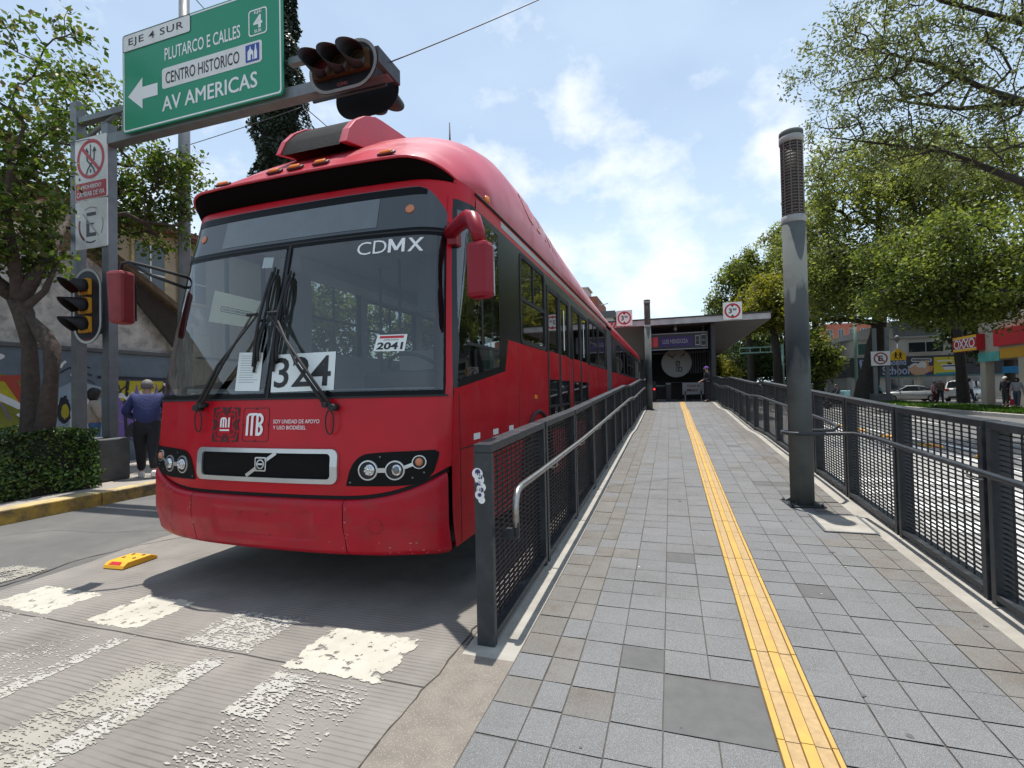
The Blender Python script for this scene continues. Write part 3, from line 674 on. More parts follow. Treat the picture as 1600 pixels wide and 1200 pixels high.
# ------------------------------------------------------------------ lane dividers
def lane_divider(label, x, y, rz=0, reflector=True):
    t = thing('lane_divider', label, 'lane divider', (x, y, .009), rz, 'yellow lane divider blocks')
    b = MB(); L, Wd, H = .34, .23, .052
    prof = [(-L / 2, 0), (L / 2, 0), (L / 2 - .012, .028), (L / 2 - .07, H), (-L / 2 + .05, H), (-L / 2 + .012, .028)]
    b.prism(prof, lambda u, v, d: (d, u, v), -Wd / 2, Wd / 2); b.build('block', M['div_y'], t, bevel=.006, local=True)
    b = MB(); b.quad((-.07, -L / 2 + .015, .0325), (.07, -L / 2 + .015, .0325), (.055, -L / 2 + .044, .0505), (-.055, -L / 2 + .044, .0505)); b.build('reflector', M['sign_red'], t, local=True)
    for sx in (-.06, .06):
        for sy in (-.02, .07):
            b = MB(); b.lathe([(.017, H + .0005), (.015, H + .004), (.006, H + .004)], (sx, sy, 0), 10); b.build('bolt', M['steel_dark'], t, local=True)
    return t
M['div_y'] = mat('yellow_moulded_rubber', (.75, .38, .02), .55, var=.1, vs=8, dirt=(.35, .22, .05), dirt_amt=.4)
d0 = lane_divider('yellow lane divider block lying on the road left of the bus shadow', -4.78, 3.27, -.02)
d0.rotation_euler = (0, 0, math.radians(4))
for k, y in enumerate(np.arange(9.5, 31, 2.4)):
    for q in range(2):
        dup(d0, None, (5.95 + .0, y + q * .36, .001), 0, 'yellow lane divider blocks set in a row on the roadway beyond the right railing')
# ------------------------------------------------------------------ the red articulated bus (built in its own coordinates: x right seen from the front, y backwards)
BW = 1.385
bus = thing('articulated_bus', 'red articulated city bus with black windscreen surround standing beside the ramp', 'bus', (-2.885, 2.91, 0))
def yc(z): return float(np.interp(z, [.4, .6, 1.0, 1.5, 2.72, 3.1, 3.4], [.05, 0, 0, .05, .316, .42, .5]))
def crad(z): return float(np.interp(z, [1.5, 3.0], [.10, .36]))    # the corners get rounder towards the roof
def yf(x, z):
    a = min(abs(x) / BW, 1.0); bb = float(np.interp(z, [1.5, 3.1], [.21, .08])); CR = crad(z)
    e = min(1.0, max(0.0, abs(x) - (BW - CR)) / CR)
    return yc(z) + bb * a ** 2.6 + CR * (1 - math.sqrt(max(0.0, 1 - e * e)))
def narrow(z): return 1 - .06 * min(1, max(0, (z - 1.55) / 1.45))       # the windscreen narrows upwards
_cx = np.concatenate([BW - .36 + .36 * np.sin(np.linspace(0, math.pi / 2, 13)), BW - .10 + .10 * np.sin(np.linspace(.25, math.pi / 2 - .1, 6))]); _xs = np.concatenate([np.linspace(-1.0, 1.0, 27), _cx, -_cx]); _xs.sort()
def xs_in(x0, x1): return [x0] + [x for x in _xs if x0 + .004 < x < x1 - .004] + [x1]
def fr(x, z, off=0.0):
    """point on the bus front, off metres proud of it."""
    k = 1 + off / BW * min(1, max(0, abs(x) - 1.1) / .285)
    return (x * k, yf(x, z) - off, z)
def fsheet(b, x0, x1, z0, z1, off=0.0, mi=0, nz=8, s=None):
    f0 = z0 if callable(z0) else (lambda x: z0); f1 = z1 if callable(z1) else (lambda x: z1)
    X = xs_in(x0, x1); sc = s or (lambda z: 1.0); zz_ = lambda x, t: f0(x) + (f1(x) - f0(x)) * t / nz
    b.grid([[fr(x * sc(zz_(x, t)), zz_(x, t), off) for x in X] for t in range(nz + 1)], mi)
def fdec(b, geo, off, mi=0): b.flat(geo, lambda x, z: fr(x, z, off), mi)

# lower front panel and bumper
btop = lambda x: .775 + .19 * max(0, (abs(x) - .62) / (BW - .62)) ** 2.6
b = MB(); fsheet(b, -BW, BW, lambda x: btop(x) + .028, 1.497, .0, 0, 14); b.build('front_panel', M['red'], bus, local=True)
b = MB(); fsheet(b, -BW, BW, lambda x: btop(x) - .03, lambda x: btop(x) + .05, -.03, 0, 2); b.build('bumper_gap', M['rubber'], bus, local=True)
def bump_pt(x, t):
    z = .385 + (btop(x) - .385) * t
    o = .045 * (1 - .7 * min(1, max(0, (abs(x) - .95) / .35))) - .022 * max(0, (t - .90) / .10) ** 2 - .02 * max(0, (.07 - t) / .07) ** 1.5
    inx = max(0, 1 - abs(abs(x)) / .44)
    if abs(x) < .47 and .20 < t < .82: o -= .017 * min(1, (.47 - abs(x)) / .04) * min(1, (t - .20) / .08) * min(1, (.82 - t) / .08)
    return fr(x, z, o)
def bumper_seg(x0, x1, ends):
    b = MB(); X = sorted(set(list(xs_in(x0, x1)) + [x for x in np.linspace(-.5, .5, 41) if x0 < x < x1])); T = sorted(set(list(np.linspace(0, 1, 21)) + [.02, .035, .07, .2, .28, .74, .82, .93, .97]))
    rows = [[bump_pt(x, t) for x in X] for t in T]
    top = [(p[0], p[1] + .06, p[2] - .004) for p in rows[-1]]; bot = [(p[0] * .97, p[1] + .22, p[2] + .01) for p in rows[0]]
    rows = [bot] + rows + [top]
    for sd in ends:
        for r in rows:
            q = r[-1] if sd > 0 else r[0]; y = max(q[1], .42)
            if sd > 0: r.append((q[0], y + .06, q[2]))
            else: r.insert(0, (q[0], y + .06, q[2]))
    b.grid(rows); return b
bumper_seg(-.694, .694, []).build('bumper', M['red_low'], bus, local=True)
bumper_seg(.70, BW - .012, []).build('bumper', M['red_low'], bus, local=True); bumper_seg(-BW + .012, -.70, []).build('bumper', M['red_low'], bus, local=True)
M['scuff'] = mat('chipped_paint_scuff', (.42, .24, .20), .8, var=.3, vs=40)
rs = random.Random(21); sc_ = MB()
for (xa, xb, ta, tb, n) in ((-1.33, -.95, .86, .97, 16), (-1.38, -1.25, .04, .2, 8), (1.0, 1.36, .03, .10, 10), (-.74, -.70, .1, .9, 9), (.70, .73, .1, .9, 9), (.5, 1.3, .1, .35, 6)):
    for _ in range(n):
        x, t_ = rs.uniform(xa, xb), rs.uniform(ta, tb); sx_, st_2 = rs.uniform(.003, .012), rs.uniform(.003, .010); p = [bump_pt(x + sx_ * math.cos(a) * rs.uniform(.5, 1.2), min(.985, max(.01, t_ + st_2 * math.sin(a) * rs.uniform(.5, 1.2)))) for a in np.linspace(0, 6.28, 8)[:-1]]
        sc_.add([(q[0] * 1.0008, q[1] - .0016, q[2]) for q in p], [tuple(range(7))])
sc_.build('bumper_scuffs', M['scuff'], bus, local=True)['kind'] = 'stuff'
b = MB()
for sx in (-1, 1):
    X = (.93 if sx > 0 else -1.0); z = .60
    b = MB(); b.flat(ring2d(X, z, .049, .052, 28), lambda x, zz: fr(x, zz, .0465), 0); b.build('bumper_plug', M['darkred_print'], bus, local=True)
for x in (-.19, .06):
    for z in (.655, .50): b = MB(); b.flat(disc2d(x, z, .007, 8), lambda x, zz: fr(x, zz, .0305), 0); b.build('bumper_hole', M['black_print'], bus, local=True)
for sx in (-.697, .697):
    b = MB(); b.grid([[fr(sx - .003, z, .030), fr(sx + .003, z, .030)] for z in np.linspace(.39, .77, 8)], 0); b.build('bumper_seam', M['rubber'], bus, local=True)

# windscreen, dark upper band, red brow
b = MB(); ZT = 2.735
fsheet(b, -1.345, -.035, 1.535, ZT - .03, .004, 0, 12, narrow); fsheet(b, .035, 1.345, 1.535, ZT - .03, .004, 0, 12, narrow); b.build('windscreen', M['glass_front'], bus, local=True)
b = MB(); fsheet(b, -BW + .012, BW - .012, 1.495, 1.545, .003); fsheet(b, -.045, .045, 1.545, ZT, .001); fsheet(b, 1.30, 1.36, 1.545, ZT, .001, 0, 12, narrow); fsheet(b, -1.36, -1.30, 1.545, ZT, .001, 0, 12, narrow); fsheet(b, -1.36, 1.36, ZT - .035, ZT + .03, .005, 0, 3, narrow)
b.build('windscreen_frame', M['frit'], bus, local=True)
b = MB(); fsheet(b, -.012, .012, 1.5, ZT, .007); fsheet(b, -1.36, 1.36, ZT - .008, ZT + .006, .009, 0, 1, narrow); fsheet(b, -1.37, 1.37, 1.488, 1.502, .008, 0, 1); b.build('rubber_seal', M['rubber'], bus, local=True)
bt = lambda x: 3.108 - .22 * max(0, (abs(x) - 1.12) / .24) ** 2.5
b = MB(); fsheet(b, -1.36, 1.36, ZT + .03, lambda x: min(bt(x), 3.108), .004, 0, 8, narrow); bg = b.build('destination_glass', M['band_glass'], bus, local=True)
b = MB(); fsheet(b, -.76, .77, 2.79, 3.035, .007, 0, 4); b.build('destination_blind', M['band_panel'], bg, local=True)
b = MB(); fsheet(b, -1.22, 1.22, 3.04, lambda x: min(bt(x) - .004, 3.102), .007, 0, 2, narrow); b.build('upper_frit', M['frit'], bg, local=True)  # black frit strip along the top of the band glass
for sx in (-1, 1):
    b = MB(); c = fr(sx * 1.03, 2.92, .006); b.lathe([(.036, 0), (.036, .006), (.026, .010), (0.001, .0105)], (c[0], 0, 0), 20, axis='y')
    b.v = [(p[0], yf(p[0], 2.92 + p[2]) - .004 - p[1], 2.92 + p[2]) for p in b.v]; b.f = [f[::-1] for f in b.f]
    b.build('marker_lamp', M['amber_dull'], bus, local=True)
b = MB(); fsheet(b, -1.36, 1.36, lambda x: bt(x) - .01, 3.06, .0, 0, 4, narrow); fsheet(b, -BW, BW, 3.03, lambda x: 3.27 - .10 * (abs(x) / BW) ** 8, .001, 0, 5)
fsheet(b, 1.357, BW - .001, 1.49, 3.06, .0045, 0, 16, narrow); fsheet(b, -BW + .001, -1.357, 1.49, 3.06, .0045, 0, 16, narrow)
b.build('front_frame', M['red'], bus, local=True)

# roof fairing
ZB = 3.17
HY = [(.0, 3.325), (.14, 3.45), (.42, 3.66), (.78, 3.90), (1.18, 4.13), (1.6, 4.26), (2.3, 4.28), (3.9, 4.06), (6.5, 3.77), (9.1, 3.60), (10.2, 3.56)]
def lipy(x): e = min(1.0, max(0.0, abs(x) - (BW - .36)) / .36); return .315 + .08 * (abs(x) / BW) ** 2.6 + .36 * (1 - math.sqrt(max(0.0, 1 - e * e)))
def liph(x): a = max(0, (abs(x) - 1.02) / (BW - 1.02)); return .135 * math.sqrt(max(0, 1 - a ** 2.0))
def roof_pt(th, s, grow=0.0):
    c, sn = math.cos(th), math.sin(th); n = 2.7
    x = (BW + .004) * math.copysign(abs(c) ** (2 / n), c)
    H = float(np.interp(s, [h[0] for h in HY], [h[1] for h in HY])) - ZB
    zsup = ZB + H * abs(sn) ** (2 / n)
    w = min(1.0, s / .30); zl = ZB + liph(x) * (H / .155 if s < .14 else 1)
    if s < .001: z = ZB + liph(x)
    else:
        z0 = ZB + max(liph(x), 0) + (H - .155) * abs(sn) ** (2 / n) * 1.0
        z = z0 * (1 - w) + zsup * w
    y = s + lipy(x); x *= 1 - .05 * max(0.0, 1 - s / .55)
    return (x, y, z + grow)
TH = np.concatenate([np.linspace(0.0, .5, 10), np.linspace(.5, math.pi - .5, 26)[1:-1], np.linspace(math.pi - .5, math.pi, 10)])
S = list(np.linspace(0, .3, 7)) + list(np.linspace(.4, 2.4, 18)) + list(np.linspace(2.7, 10.2, 20))
b = MB(); b.grid([[roof_pt(t, s) for t in TH] for s in S])
last = [roof_pt(t, S[-1]) for t in TH]; b.add(last, [tuple(range(len(last)))])
b.build('roof_fairing', M['red_roof'], bus, local=True)
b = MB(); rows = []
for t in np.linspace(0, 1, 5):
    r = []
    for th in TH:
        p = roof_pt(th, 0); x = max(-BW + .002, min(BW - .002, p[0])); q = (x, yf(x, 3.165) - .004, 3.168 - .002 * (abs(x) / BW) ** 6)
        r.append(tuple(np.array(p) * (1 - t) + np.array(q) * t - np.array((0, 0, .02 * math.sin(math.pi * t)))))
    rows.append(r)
b.grid(rows); b.build('visor_underside', M['visor_shade'], bus, local=True)
b = MB(); b.tube([tuple(np.array(roof_pt(th, 0)) + np.array((0, -.004, 0))) for th in TH[3:-3]], .012, 6); b.build('visor_lip', M['red_roof'], bus, local=True)
# roof marker lamps
def surf(x, s):
    best = min(np.linspace(.05, math.pi - .05, 400), key=lambda t: abs(roof_pt(t, s)[0] - x)); return roof_pt(best, s)
for wx in (-3.70, -3.12, -2.888, -2.654, -2.06):
    x = wx + 2.885; p = surf(x, .09); lm = MB()
    q = surf(x, .15); n = Vector((0, -(q[2] - p[2]), .06)).normalized(); mm = Matrix((Vector((1, 0, 0)), n.cross(Vector((1, 0, 0))).normalized(), n)).transposed()
    lm.box(Vector(p) + n * .012, (.15, .05, .022), 0, M=mm); base = lm.build('marker_base', M['darkred_print'], bus, local=True, bevel=.008)
    lm = MB(); lm.box(Vector(p) + n * .024, (.095, .042, .022), 0, M=mm); lm.build('marker_lamp', M['amber'], base, local=True, bevel=.007)
# ventilation scoop above the windscreen
b = MB(); x0, x1 = -.32, .40
side = [(.50, 3.60), (.56, 3.74), (.66, 3.86), (.80, 3.97), (.98, 4.06), (1.10, 4.085), (1.9, 4.20), (1.9, 3.9), (.9, 3.7)]
prof = lambda u, v, d: (d + (.03 if d < 0 else -.03) * max(0, (v - 3.6) / .5), u, v)
b.prism(side, prof, x0, x0 + .05); b.prism(side, prof, x1 - .07, x1)
b.grid([[(x, .98 + .15 * t, 4.055 + .02 * t) for x in (x0 + .03, x1 - .04)] for t in (0, 1)] + [[(x, 1.9, 4.20) for x in (x0 + .03, x1 - .04)]], smooth=False)
b.build('roof_scoop', M['red_roof'], bus, local=True, bevel=.006)
b = MB(); b.grid([[(x, u + .012, v - .008) for x in np.linspace(x0 + .05, x1 - .07, 6)] for u, v in side[:6]]); b.build('scoop_mesh', M['grille'], bus, local=True)
b = MB(); b.ell((.02, 1.5, 4.12), (.28, .35, .10), 0, 18, 8); b.build('roof_beacon', M['amber_dull'], bus, local=True)
b = MB(); b.tube([(.375, 2.6, 4.26), (.375, 2.6, 4.85)], [.022, .006], 8); b.build('antenna', M['rubber'], bus, local=True)

# grille with emblem
def dens(o, i):
    O, I = [], []
    for k in range(len(o)):
        a, b_ = o[k], o[(k + 1) % len(o)]; c, d = i[k], i[(k + 1) % len(i)]; n = max(1, int(math.hypot(b_[0] - a[0], b_[1] - a[1]) / .05))
        for t in range(n): O.append((a[0] + (b_[0] - a[0]) * t / n, a[1] + (b_[1] - a[1]) * t / n)); I.append((c[0] + (d[0] - c[0]) * t / n, c[1] + (d[1] - c[1]) * t / n))
    return O, I
go, gi = dens(rrect(-.66, .64, .885, 1.130, .05), rrect(-.605, .585, .918, 1.098, .03))
b = MB(); fdec(b, band2d(go, gi), .02)
for pl, o0, o1 in ((go, 0, .02), (gi, .002, .02)):
    n = len(pl); V = [fr(x, z, o0) for x, z in pl] + [fr(x, z, o1) for x, z in pl]; b.add(V, [(k, (k + 1) % n, n + (k + 1) % n, n + k) for k in range(n)], 0, True)
gr = b.build('grille', M['silver'], bus, local=True)
b = MB(); fsheet(b, -.61, .59, .915, 1.101, .005, 0, 4); b.build('grille_mesh', M['grille'], gr, local=True)
b = MB(); fdec(b, stroke2d([(-.150, .926), (-.052, .985)], .026), .012); fdec(b, stroke2d([(.028, 1.040), (.122, 1.098)], .026), .012)
sq = rrect(-.066, .040, .962, 1.066, .012); si = rrect(-.056, .030, .972, 1.056, .008)
fdec(b, band2d(sq, si), .014); fdec(b, ring2d(-.013, 1.014, .026, .036, 24), .014); fdec(b, rect2d(-.036, .010, 1.008, 1.021), .015)
b.build('emblem', M['silver'], gr, local=True)

# headlights
def headlight(sx):
    P = [(.70, .873), (.713, .94), (.74, 1.011), (.785, 1.068), (.836, 1.094), (.92, 1.103), (.997, 1.108), (1.10, 1.111), (1.19, 1.113), (1.28, 1.118), (1.322, 1.118), (1.336, 1.10), (1.333, 1.04), (1.316, .981), (1.276, .928), (1.215, .895), (1.144, .878), (1.05, .873), (.95, .872), (.82, .872)]
    b = MB(); n = len(P)
    # fan of strips so that the plate follows the curved front
    X = np.linspace(.701, 1.335, 26); up = []; lo = []
    def cut(x):
        zs = []
        for k in range(n):
            (xa, za), (xb, zb) = P[k], P[(k + 1) % n]
            if (xa - x) * (xb - x) <= 0 and xa != xb: zs.append(za + (zb - za) * (x - xa) / (xb - xa))
        return min(zs), max(zs)
    rows = []
    for t in np.linspace(0, 1, 5): rows.append([fr(sx * x, cut(x)[0] + (cut(x)[1] - cut(x)[0]) * t, .006) for x in X])
    b.grid(rows); h = b.build('headlight', M['matte_black'], bus, local=True)
    lamps = [(.865, .983, .060), (1.054, .982, .058), (1.213, 1.037, .040)]
    b = MB()
    for x, z, r in lamps:
        for r0, r1, o in ((r, r * 1.16, .013),):
            V, F = ring2d(x, z, r0, r1, 28); b.flat((V, F), lambda u, v: fr(sx * u, v, o))
        n = 28; V = [fr(sx * (x + r * 1.16 * math.cos(2 * math.pi * k / n)), z + r * 1.16 * math.sin(2 * math.pi * k / n), .013) for k in range(n)] + [fr(sx * (x + r * 1.2 * math.cos(2 * math.pi * k / n)), z + r * 1.2 * math.sin(2 * math.pi * k / n), .004) for k in range(n)]
        b.add(V, [(k, (k + 1) % n, n + (k + 1) % n, n + k) for k in range(n)])
    b.flat(stroke2d([(.93, .983), (.99, .983)], .032), lambda u, v: fr(sx * u, v, .0135)); b.flat(stroke2d([(1.115, 1.0), (1.172, 1.022)], .024), lambda u, v: fr(sx * u, v, .0135))
    b.build('headlight_ring', M['silver'], h, local=True)
    for k, (x, z, r) in enumerate(lamps):
        m = M['amber_dull'] if k == 2 else M['lens']
        b = MB(); b.flat(disc2d(x, z, r * 1.02, 28), lambda u, v: fr(sx * u, v, .0075)); b.build('lamp_bowl', M['rubber'], h, local=True)
        c = fr(sx * (x + (.008 if k < 2 else 0)), z, 0.0); b = MB(); b.ell((c[0], c[1] - .004, c[2]), (r * .74, .022, r * .74), 0, 18, 9)
        if k == 0:
            for a in range(9): an = a * 2.4; b.ell((c[0] + math.cos(an) * r * .4, c[1] - .022, c[2] + math.sin(an) * r * .4), (.012, .008, .010), 0, 7, 5)
        lo_ = b.build('lamp_lens', m, h, local=True)
        if k == 1: b = MB(); b.ell((c[0] + sx * .008, c[1] - .020, c[2] + .003), (r * .42, .014, r * .46), 0, 14, 7); b.build('lamp_cap', M['galv'], h, local=True)
    for x, z in ((.733, .898), (.947, 1.075), (1.17, .93), (1.245, .965)): b = MB(); b.flat(disc2d(x, z, .0065, 8), lambda u, v: fr(sx * u, v, .0085)); b.build('screw', M['galv'], h, local=True)
headlight(1); headlight(-1)

# lettering and badges on the front
b = MB(); cx, cz = -.392, 1.304
def st_(pts, w, o=.003): fdec(b, stroke2d([(cx + x, cz + z) for x, z in pts], w), o, 0)
for sg in (-1, 1):
    for k in range(3):
        a = .066 + .027 * k; st_([(-.040 - .004 * k, sg * min(.132, a + .044)), (0, sg * a), (.040 + .004 * k, sg * min(.132, a + .044))], .014, .003)
        a = .074 + .024 * k; st_([(sg * min(.138, a + .036), .040 + .004 * k), (sg * a, 0), (sg * min(.138, a + .036), -.040 - .004 * k)], .013, .0032)
    for sz in (-1, 1):
        for k in range(3):
            d = .030 * k; st_([(sg * (.048 + .004 * k), sz * (.066 + d)) if k < 2 else (sg * .075, sz * .128), (sg * (.070 + d * .8), sz * (.064 + d * .9)), (sg * (.074 + d), sz * (.040 + d * .3))], .013, .0034)
        st_([(sg * .085, sz * .126), (sg * .134, sz * .126), (sg * .134, sz * .075)], .012, .0036)
fdec(b, band2d(rrect(-.217, .035, 1.176, 1.430, .025), rrect(-.212, .030, 1.181, 1.425, .022)), .003, 0)
for x, z, dx, dz in ((-.091, 1.425, .012, -.014), (-.091, 1.181, .012, .014)): fdec(b, poly2d([(x - dx, z), (x + dx, z), (x, z + dz)]), .0036, 0)
for x, z, dx in ((-.212, 1.303, .012), (.030, 1.303, -.012)): fdec(b, poly2d([(x, z - .012), (x + dx, z), (x, z + .012)]), .0036, 0)
b.build('badge_pattern', M['darkred_print'], bus, local=True)
b = MB(); fdec(b, rect2d(-.455, -.335, 1.235, 1.365), .0042); b.build('badge_plate', M['red'], bus, local=True)
b = MB()
# MI
for x in (-.437, -.411, -.385): fdec(b, rect2d(x - .008, x + .008, 1.282, 1.345), .006)
fdec(b, stroke2d([(-.439, 1.340), (-.427, 1.352), (-.395, 1.352), (-.385, 1.344)], .014), .0062)
fdec(b, rect2d(-.362, -.346, 1.282, 1.357), .006); fdec(b, rect2d(-.446, -.346, 1.255, 1.267), .006); b.build('emblem_letters', M['white_print'], bus, local=True); b = MB()
# MB
for x in (-.167, -.122): fdec(b, rect2d(x - .011, x + .011, 1.222, 1.368), .006)
fdec(b, stroke2d([(-.169, 1.360), (-.157, 1.378), (-.13, 1.381), (-.075, 1.381)], .018), .0062)
fdec(b, rect2d(-.084, -.062, 1.222, 1.386), .006)
fdec(b, ring2d(-.062, 1.343, .024, .047, 20, -90, 90), .006); fdec(b, ring2d(-.062, 1.266, .022, .046, 20, -90, 90), .006)
fdec(b, stroke2d([(-.122, 1.36), (-.108, 1.378)], .016), .0063); b.build('emblem_letters', M['white_print'], bus, local=True); b = MB()
fdec(b, mv(text2d('SOY UNIDAD DE APOYO', .029, .40, bold=.004), .076, 1.312), .006)
fdec(b, mv(text2d('Y USO BIODIÉSEL', .029 * 1.22, .29, bold=.004), .076, 1.268), .006)
b.build('slogan', M['white_print'], bus, local=True)
b = MB()
fdec(b, mv(text2d('C', .104, .115, bold=-.004), .632, 2.572), .008); fdec(b, mv(text2d('D', .104, .11, bold=-.004), .765, 2.575), .008)
fdec(b, stroke2d([(.900, 2.574), (.900, 2.682)], .024), .008); fdec(b, stroke2d([(1.008, 2.574), (1.008, 2.682)], .024), .008); fdec(b, stroke2d([(.903, 2.676), (.954, 2.592)], .024), .0083); fdec(b, stroke2d([(1.005, 2.676), (.954, 2.592)], .024), .0086); fdec(b, mv(text2d('X', .108, .12, bold=.02), 1.042, 2.572), .008)
b.build('windscreen_lettering', M['white_print'], bus, local=True)
b = MB(); P = [(.003, 1.829), (.556, 1.833), (.575, 1.549), (.030, 1.543)]
def bil(P, off): return lambda u, v: fr((P[3][0] * (1 - u) + P[2][0] * u) * (1 - v) + (P[0][0] * (1 - u) + P[1][0] * u) * v, (P[3][1] * (1 - u) + P[2][1] * u) * (1 - v) + (P[0][1] * (1 - u) + P[1][1] * u) * v, off)
def sheet_on(b, P, off, mi=0, n=6):
    f = bil(P, off); b.grid([[f(i / n, j / n) for i in range(n + 1)] for j in range(n + 1)], mi)
sheet_on(b, P, .0075); cd = b.build('number_card', M['paper'], bus, local=True)
b = MB(); b.flat(mv(text2d('324', .80, .90, bold=.012), .045, .11), bil(P, .0095)); b.build('number_card_digits', M['black_print'], cd, local=True)
P2 = [(.872, 1.941), (1.092, 1.941), (1.079, 1.818), (.849, 1.822)]
b = MB(); sheet_on(b, P2, .0075); c2 = b.build('permit_card', M['paper'], bus, local=True)
b = MB(); b.flat(rect2d(.10, .90, .78, .93), bil(P2, .0095)); b.build('permit_card_stripe', M['red_print'], c2, local=True)
b = MB(); b.flat(mv(text2d('2041', .44, .84, bold=.03), .08, .10), bil(P2, .0095)); b.flat(mv(text2d('JORNADA', .10, .5), .25, .62), bil(P2, .0095)); b.build('permit_card_digits', M['black_print'], c2, local=True)
P3 = [(-.343, 1.864), (-.101, 1.853), (-.08, 1.556), (-.323, 1.561)]
b = MB(); sheet_on(b, P3, .0075); c3 = b.build('notice_sheet', M['paper'], bus, local=True)
b = MB(); rr = random.Random(3)
for i in range(12): b.flat(rect2d(.12, .12 + rr.uniform(.5, .76), .90 - i * .062, .913 - i * .062), bil(P3, .0095))
b.build('notice_sheet_lines', M['int_grey'], c3, local=True)
P4 = [(-.807, 2.432), (-.249, 2.283), (-.331, 2.071), (-.82, 2.159)]
b = MB(); sheet_on(b, P4, -.03); c4 = b.build('exit_card', M['cream'], bus, local=True)
b = MB(); b.flat(band2d(rrect(.25, .95, .38, .56, .04), rrect(.265, .935, .40, .54, .03)), bil(P4, -.025)); b.flat(mv(text2d('SALIDA DE EMERGENCIA', .07, .60, bold=.02), .30, .435), bil(P4, -.025)); b.build('exit_card_lettering', M['black_print'], c4, local=True)
b = MB(); sheet_on(b, [(-.273, 2.658), (-.167, 2.646), (-.17, 2.559), (-.276, 2.565)], -.01); b.build('toll_tag', M['paper'], bus, local=True)

# wipers
def wiper(sx, piv, joint, btop_, bbot):
    b = MB()
    for d in (0, 1):
        o = d * .055 * (1 if sx > 0 else 1)
        a = fr(piv[0] - sx * o, piv[1] + d * .02, .055); m_ = fr(piv[0] * .55 + joint[0] * .45 - sx * o * .8, piv[1] * .55 + joint[1] * .45, .085); j = fr(joint[0] + (.05 - o if sx < 0 else -.05 + o) * 1.0, joint[1], .07)
        b.tube([a, m_, j], [.014, .011, .008], 8)
    p = fr(piv[0], piv[1], .0); b.lathe([(.026, -.07), (.026, 0.0)], (p[0], p[1], p[2]), 12, axis='y'); q = fr(piv[0] - sx * .055, piv[1] + .02, 0); b.lathe([(.02, -.07), (.02, 0.0)], (q[0], q[1], q[2]), 12, axis='y')
    j0 = fr(joint[0] - .05, joint[1], .075); j1 = fr(joint[0] + .05, joint[1], .075); b.tube([j0, j1], .013, 8)
    w = b.build('wiper', M['rubber'], bus, local=True)
    b = MB(); L = 14
    pts = [fr(bbot[0] + (btop_[0] - bbot[0]) * t, bbot[1] + (btop_[1] - bbot[1]) * t, .022) for t in np.linspace(0, 1, L)]
    b.tube(pts, .010, 6)
    pts = [fr(bbot[0] + (btop_[0] - bbot[0]) * t, bbot[1] + (btop_[1] - bbot[1]) * t, .030 + .045 * math.sin(math.pi * t)) for t in np.linspace(.05, .95, L)]; b.tube(pts, .012, 6)
    for s0, s1 in ((.10, .45), (.55, .92)):
        pts = [fr(bbot[0] + (btop_[0] - bbot[0]) * t + .022, bbot[1] + (btop_[1] - bbot[1]) * t, .026 + .03 * math.sin(math.pi * (t - s0) / (s1 - s0))) for t in np.linspace(s0, s1, 7)]; b.tube(pts, .012, 6)
    b.build('wiper_blade', M['rubber'], w, local=True)
    b = MB(); p = fr(piv[0] - sx * .02, piv[1] - .03, .05); pts = [(p[0] + .035 * math.sin(a) * 1.0, p[1] + .0, p[2] - .075 + .085 * math.cos(a)) for a in np.linspace(.3, 2 * math.pi - .3, 16)]; b.tube(pts, .005, 6); b.build('washer_hose', M['rubber'], w, local=True)
wiper(1, (.605, 1.425), (.0, 2.155), (.058, 2.50), (.035, 1.70)); wiper(-1, (-.672, 1.435), (-.205, 2.155), (-.105, 2.545), (-.150, 1.70))

# ---- sides
def side_y(z): return yf(BW, z)
def wall_cells(b, X, ys, zs, pick, thick=0):
    for i in range(len(ys) - 1):
        for j in range(len(zs) - 1):
            mi = pick((ys[i] + ys[i + 1]) / 2, (zs[j] + zs[j + 1]) / 2)
            if mi is None: continue
            b.add([(X, ys[i], zs[j]), (X, ys[i + 1], zs[j]), (X, ys[i + 1], zs[j + 1]), (X, ys[i], zs[j + 1])], [(0, 1, 2, 3)], mi)
# openings: (y0, y1, z0, z1, kind) in bus coordinates
def openings(sx):
    W_ = [(2.12, 3.15, 2.06, 2.97, 'slide')] if sx > 0 else [(2.12, 3.15, 2.06, 2.97, 'slide'), (3.3, 4.75, 2.06, 2.9, 'slide'), (4.95, 6.4, 2.06, 2.9, 'slide')]
    if sx > 0: W_ += [(3.29, 4.00, 1.0, 2.90, 'door'), (4.02, 4.73, 1.0, 2.90, 'door'), (4.98, 5.75, 1.0, 2.90, 'door'), (5.77, 6.54, 1.0, 2.90, 'door')]
    W_ += [(6.75, 7.95, 2.06, 2.90, 'slide'), (8.1, 9.2, 2.06, 2.90, 'fix')]
    y = 11.8
    while y < 23:
        W_.append((y, y + 1.2, 2.06, 2.90, 'fix' if int(y * 10) % 2 else 'slide')); y += 1.36
    return W_
WHEELS = [2.72, 8.55, 17.2]
